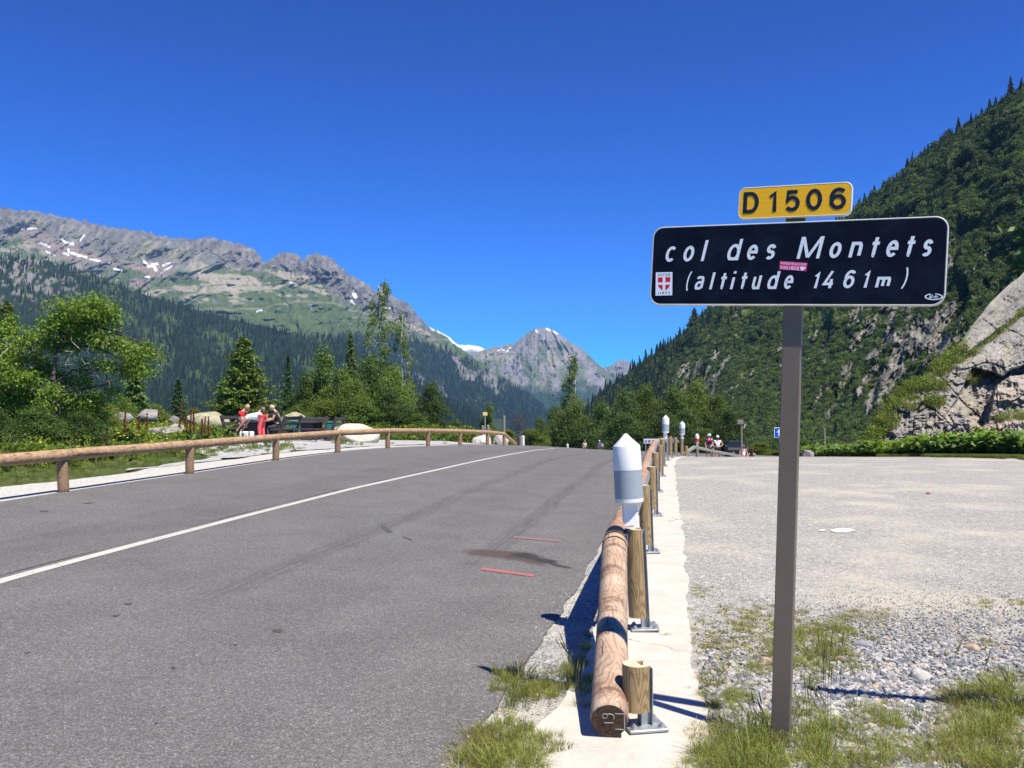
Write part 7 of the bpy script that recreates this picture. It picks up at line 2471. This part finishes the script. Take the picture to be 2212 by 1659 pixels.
# ---------------------------------------------------------------- parked car behind the far rail
def car(loc, rz, label):
    e = empty('parked_car', loc, label, 'car', None, rz)
    body_m = simple('dark_car_paint', (.02, .022, .026), .45, .05, 3, spec=.4); glass = simple('car_glass', (.010, .012, .014), .35, .05, 3, spec=.3); chrome = simple('pale_trim', (.62, .66, .70), .3, .05, 10); ty = simple('tyre', (.02, .02, .02), .9, .1, 30)
    prof = [(-2.1, .35), (-2.12, .75), (-1.95, .92), (-1.0, 1.0), (1.9, .98), (2.08, .80), (2.1, .35)]
    roof = [(-1.05, 1.0), (-.45, 1.36), (.2, 1.45), (1.2, 1.42), (1.85, 1.0)]
    def side(poly, w0, w1, mat, nm):
        mb = MB(); n = len(poly); zm = max(p[1] for p in poly); z0 = min(p[1] for p in poly)
        ww = [w0 + (w1 - w0) * (p[1] - z0) / (zm - z0) for p in poly]
        vs = [(p[0], -w_, p[1]) for p, w_ in zip(poly, ww)] + [(p[0], w_, p[1]) for p, w_ in zip(poly, ww)]
        mb.add(vs, [tuple(range(n)), tuple(range(2 * n - 1, n - 1, -1))] + [(i, n + i, n + (i + 1) % n, (i + 1) % n) for i in range(n)])
        return mb.build(nm, mat, e)
    side(prof, .84, .86, body_m, 'body')
    side(roof, .80, .60, glass, 'windows')
    side([(-.50, 1.362), (.2, 1.462), (1.24, 1.432), (1.2, 1.40), (.2, 1.43), (-.45, 1.335)], .66, .60, body_m, 'roof')
    for sy in (-1, 1):
        MB().box((.4, sy * .855, .99), (2.7, .02, .03)).build('trim', chrome, e)
        MB().box((2.06, sy * .66, .82), (.10, .3, .14), ch=.02).build('tail_light', cloth((.45, .01, .01)), e)
        for sx in (-1.3, 1.35):
            T_ = Matrix.Translation((sx, sy * .78, .31)) @ Matrix.Rotation(math.pi / 2, 4, 'X')
            w_ = MB().lathe([(.20, -.1), (.31, -.09), (.31, .09), (.20, .1)], 20, T_).build('wheel', ty, e)
            MB().lathe([(.0, -.105), (.19, -.10), (.19, .10), (.0, .105)], 14, T_).build('rim', chrome, w_)
    return e
car(onground(1590, 78), R(80), 'dark parked car half hidden behind the far rail')

# ---------------------------------------------------------------- small posts and boards
p = vat(1048, 930, 49); q = drop(p.x, p.y); e = empty('waymark_sign', q, 'small yellow waymark board on a grey post behind the log rail', 'sign')
h_ = vat(1048, 890.5, 49).z - q.z
MB().lathe([(.035, 0), (.035, h_)], 10).build('post', M['galv'], e)
MB().box((0, -.045, h_ - .09), (.25, .02, .19), ch=.004).build('board', simple('waymark_yellow', (.75, .58, .20), .6, .1, 20), e)
def stake(x, yt, Y, r_, label, mat=None, top=.8, white=False):
    p = onground(x, Y); h_ = vat(x, yt, Y).z - p.z
    o = MB().lathe([(r_, -.1), (r_ * .95, h_ - .03), (r_ * top * .6, h_)], 12).build('wooden_stake' if not white else 'stone_bollard', mat or M['greywood'], None, True)
    o.location = p
    return tag(o, label, 'post')
stake(1043, 919, 48.3, .085, 'short brown stake left of the yellow waymark board')
stake(1054.5, 918, 48.2, .085, 'short brown stake right of the yellow waymark board')
stake(1089, 898, 47.4, .065, 'tall brown stake above the rail end')
stake(1060, 925, 52, .03, 'thin grey stick beside the waymark board')
stake(1120.5, 943, 50.5, .09, 'dark log stub left of the white roadside stone', M['darkwood'])
stake(1125, 942, 51.5, .09, 'brown log stub touching the white roadside stone')
M['whitestone'] = simple('white_painted_stone', (.66, .64, .58), .8, .06, 12)
stake(1130, 941, 49.8, .085, 'white roadside stone with rounded top at the end of the rail', M['whitestone'], .95, True)
stake(1225.5, 959, 62, .09, 'tiny white marker stone on the crest of the road', M['whitestone'], .9, True)
stake(1780, 925, 50, .06, 'thin wooden stake rising from the leafy band')
# lamp / utility post
p = onground(1601, 60.5); top_ = vat(1600, 908, 60.5).z; h_ = top_ - p.z
e = empty('utility_pole', p, 'thin grey pole with a small box head by the right end of the far rail', 'pole')
MB().lathe([(.075, 0), (.065, h_)], 12).build('pole', M['greywood'], e, True)
MB().box((-.10, 0, h_ - .12), (.42, .22, .30), ch=.02).build('box', M['greywood'], e)
MB().tube([(.16, 0, h_ - .55), (.28, 0, h_ - .25)], [.03, .045], 8).build('lamp_head', M['whitestone'], e)
# blue sign with white arrow, mostly behind the sign post
M['blue'] = simple('sign_blue', (.01, .09, .48), .4, .04, 20)
p = vat(1683, 945, 60); q = drop(p.x, p.y); e = empty('blue_sign', q, 'blue square sign with a white arrow half hidden by the sign post', 'sign')
z0 = p.z - q.z
MB().lathe([(.03, 0), (.03, z0 + .3)], 10).build('post', M['galv'], e)
MB().box((0, -.05, z0 + .33), (.70, .015, .70), ch=.004).build('white_border', M['swhite'], e)
MB().box((0, -.061, z0 + .33), (.63, .008, .63), ch=.003).build('panel', M['blue'], e)
MB().add([(-.06, -.067, z0 + .09), (.06, -.067, z0 + .09), (.06, -.067, z0 + .34), (-.06, -.067, z0 + .34)], [(0, 1, 2, 3)]).add([(-.19, -.067, z0 + .34), (.19, -.067, z0 + .34), (0, -.067, z0 + .58)], [(0, 1, 2)]).build('arrow', M['swhite'], e)
# white direction board
p = vat(1412, 953, 56); q = drop(p.x, p.y); e = empty('direction_board', q, 'white direction board with a blue P square and a brown square behind the rail', 'sign')
z0 = p.z - q.z
for sx in (-.5, .6): 
    o = MB().lathe([(.03, 0), (.03, z0 + .1)], 8).build('post', M['galv'], e); o.location = (sx, .04, 0)
MB().box((0, 0, z0), (1.28, .03, .30), ch=.006).build('panel', simple('board_white', (.62, .66, .66), .5, .05, 20), e)
MB().box((-.50, -.018, z0), (.16, .006, .17)).build('parking_square', M['blue'], e)
MB().box((-.28, -.018, z0), (.15, .006, .16)).build('brown_square', simple('sign_brown', (.25, .09, .04), .5, .05, 20), e)
pm_, v_ = glyph('P'); v_ = (v_ - v_.min(0)) / (v_.max(0) - v_.min(0) + 1e-9)
pm_.vertices.foreach_set('co', np.stack([-.53 + v_[:, 0] * .07, np.full(len(v_), -.0225), z0 - .055 + v_[:, 1] * .11], -1).astype(np.float32).ravel()); pm_.materials.clear(); pm_.materials.append(M['swhite']); pm_.update()
link('letter', pm_, e)
for i, (a, b2) in enumerate(((-.12, .12), (.15, .42), (-.10, .20), (.24, .36))):
    zz_ = z0 + (.045 if i < 2 else -.06)
    MB().box(((a + b2) / 2, -.018, zz_), (b2 - a, .005, .045)).build('text_line', cloth((.06, .06, .07)), e)
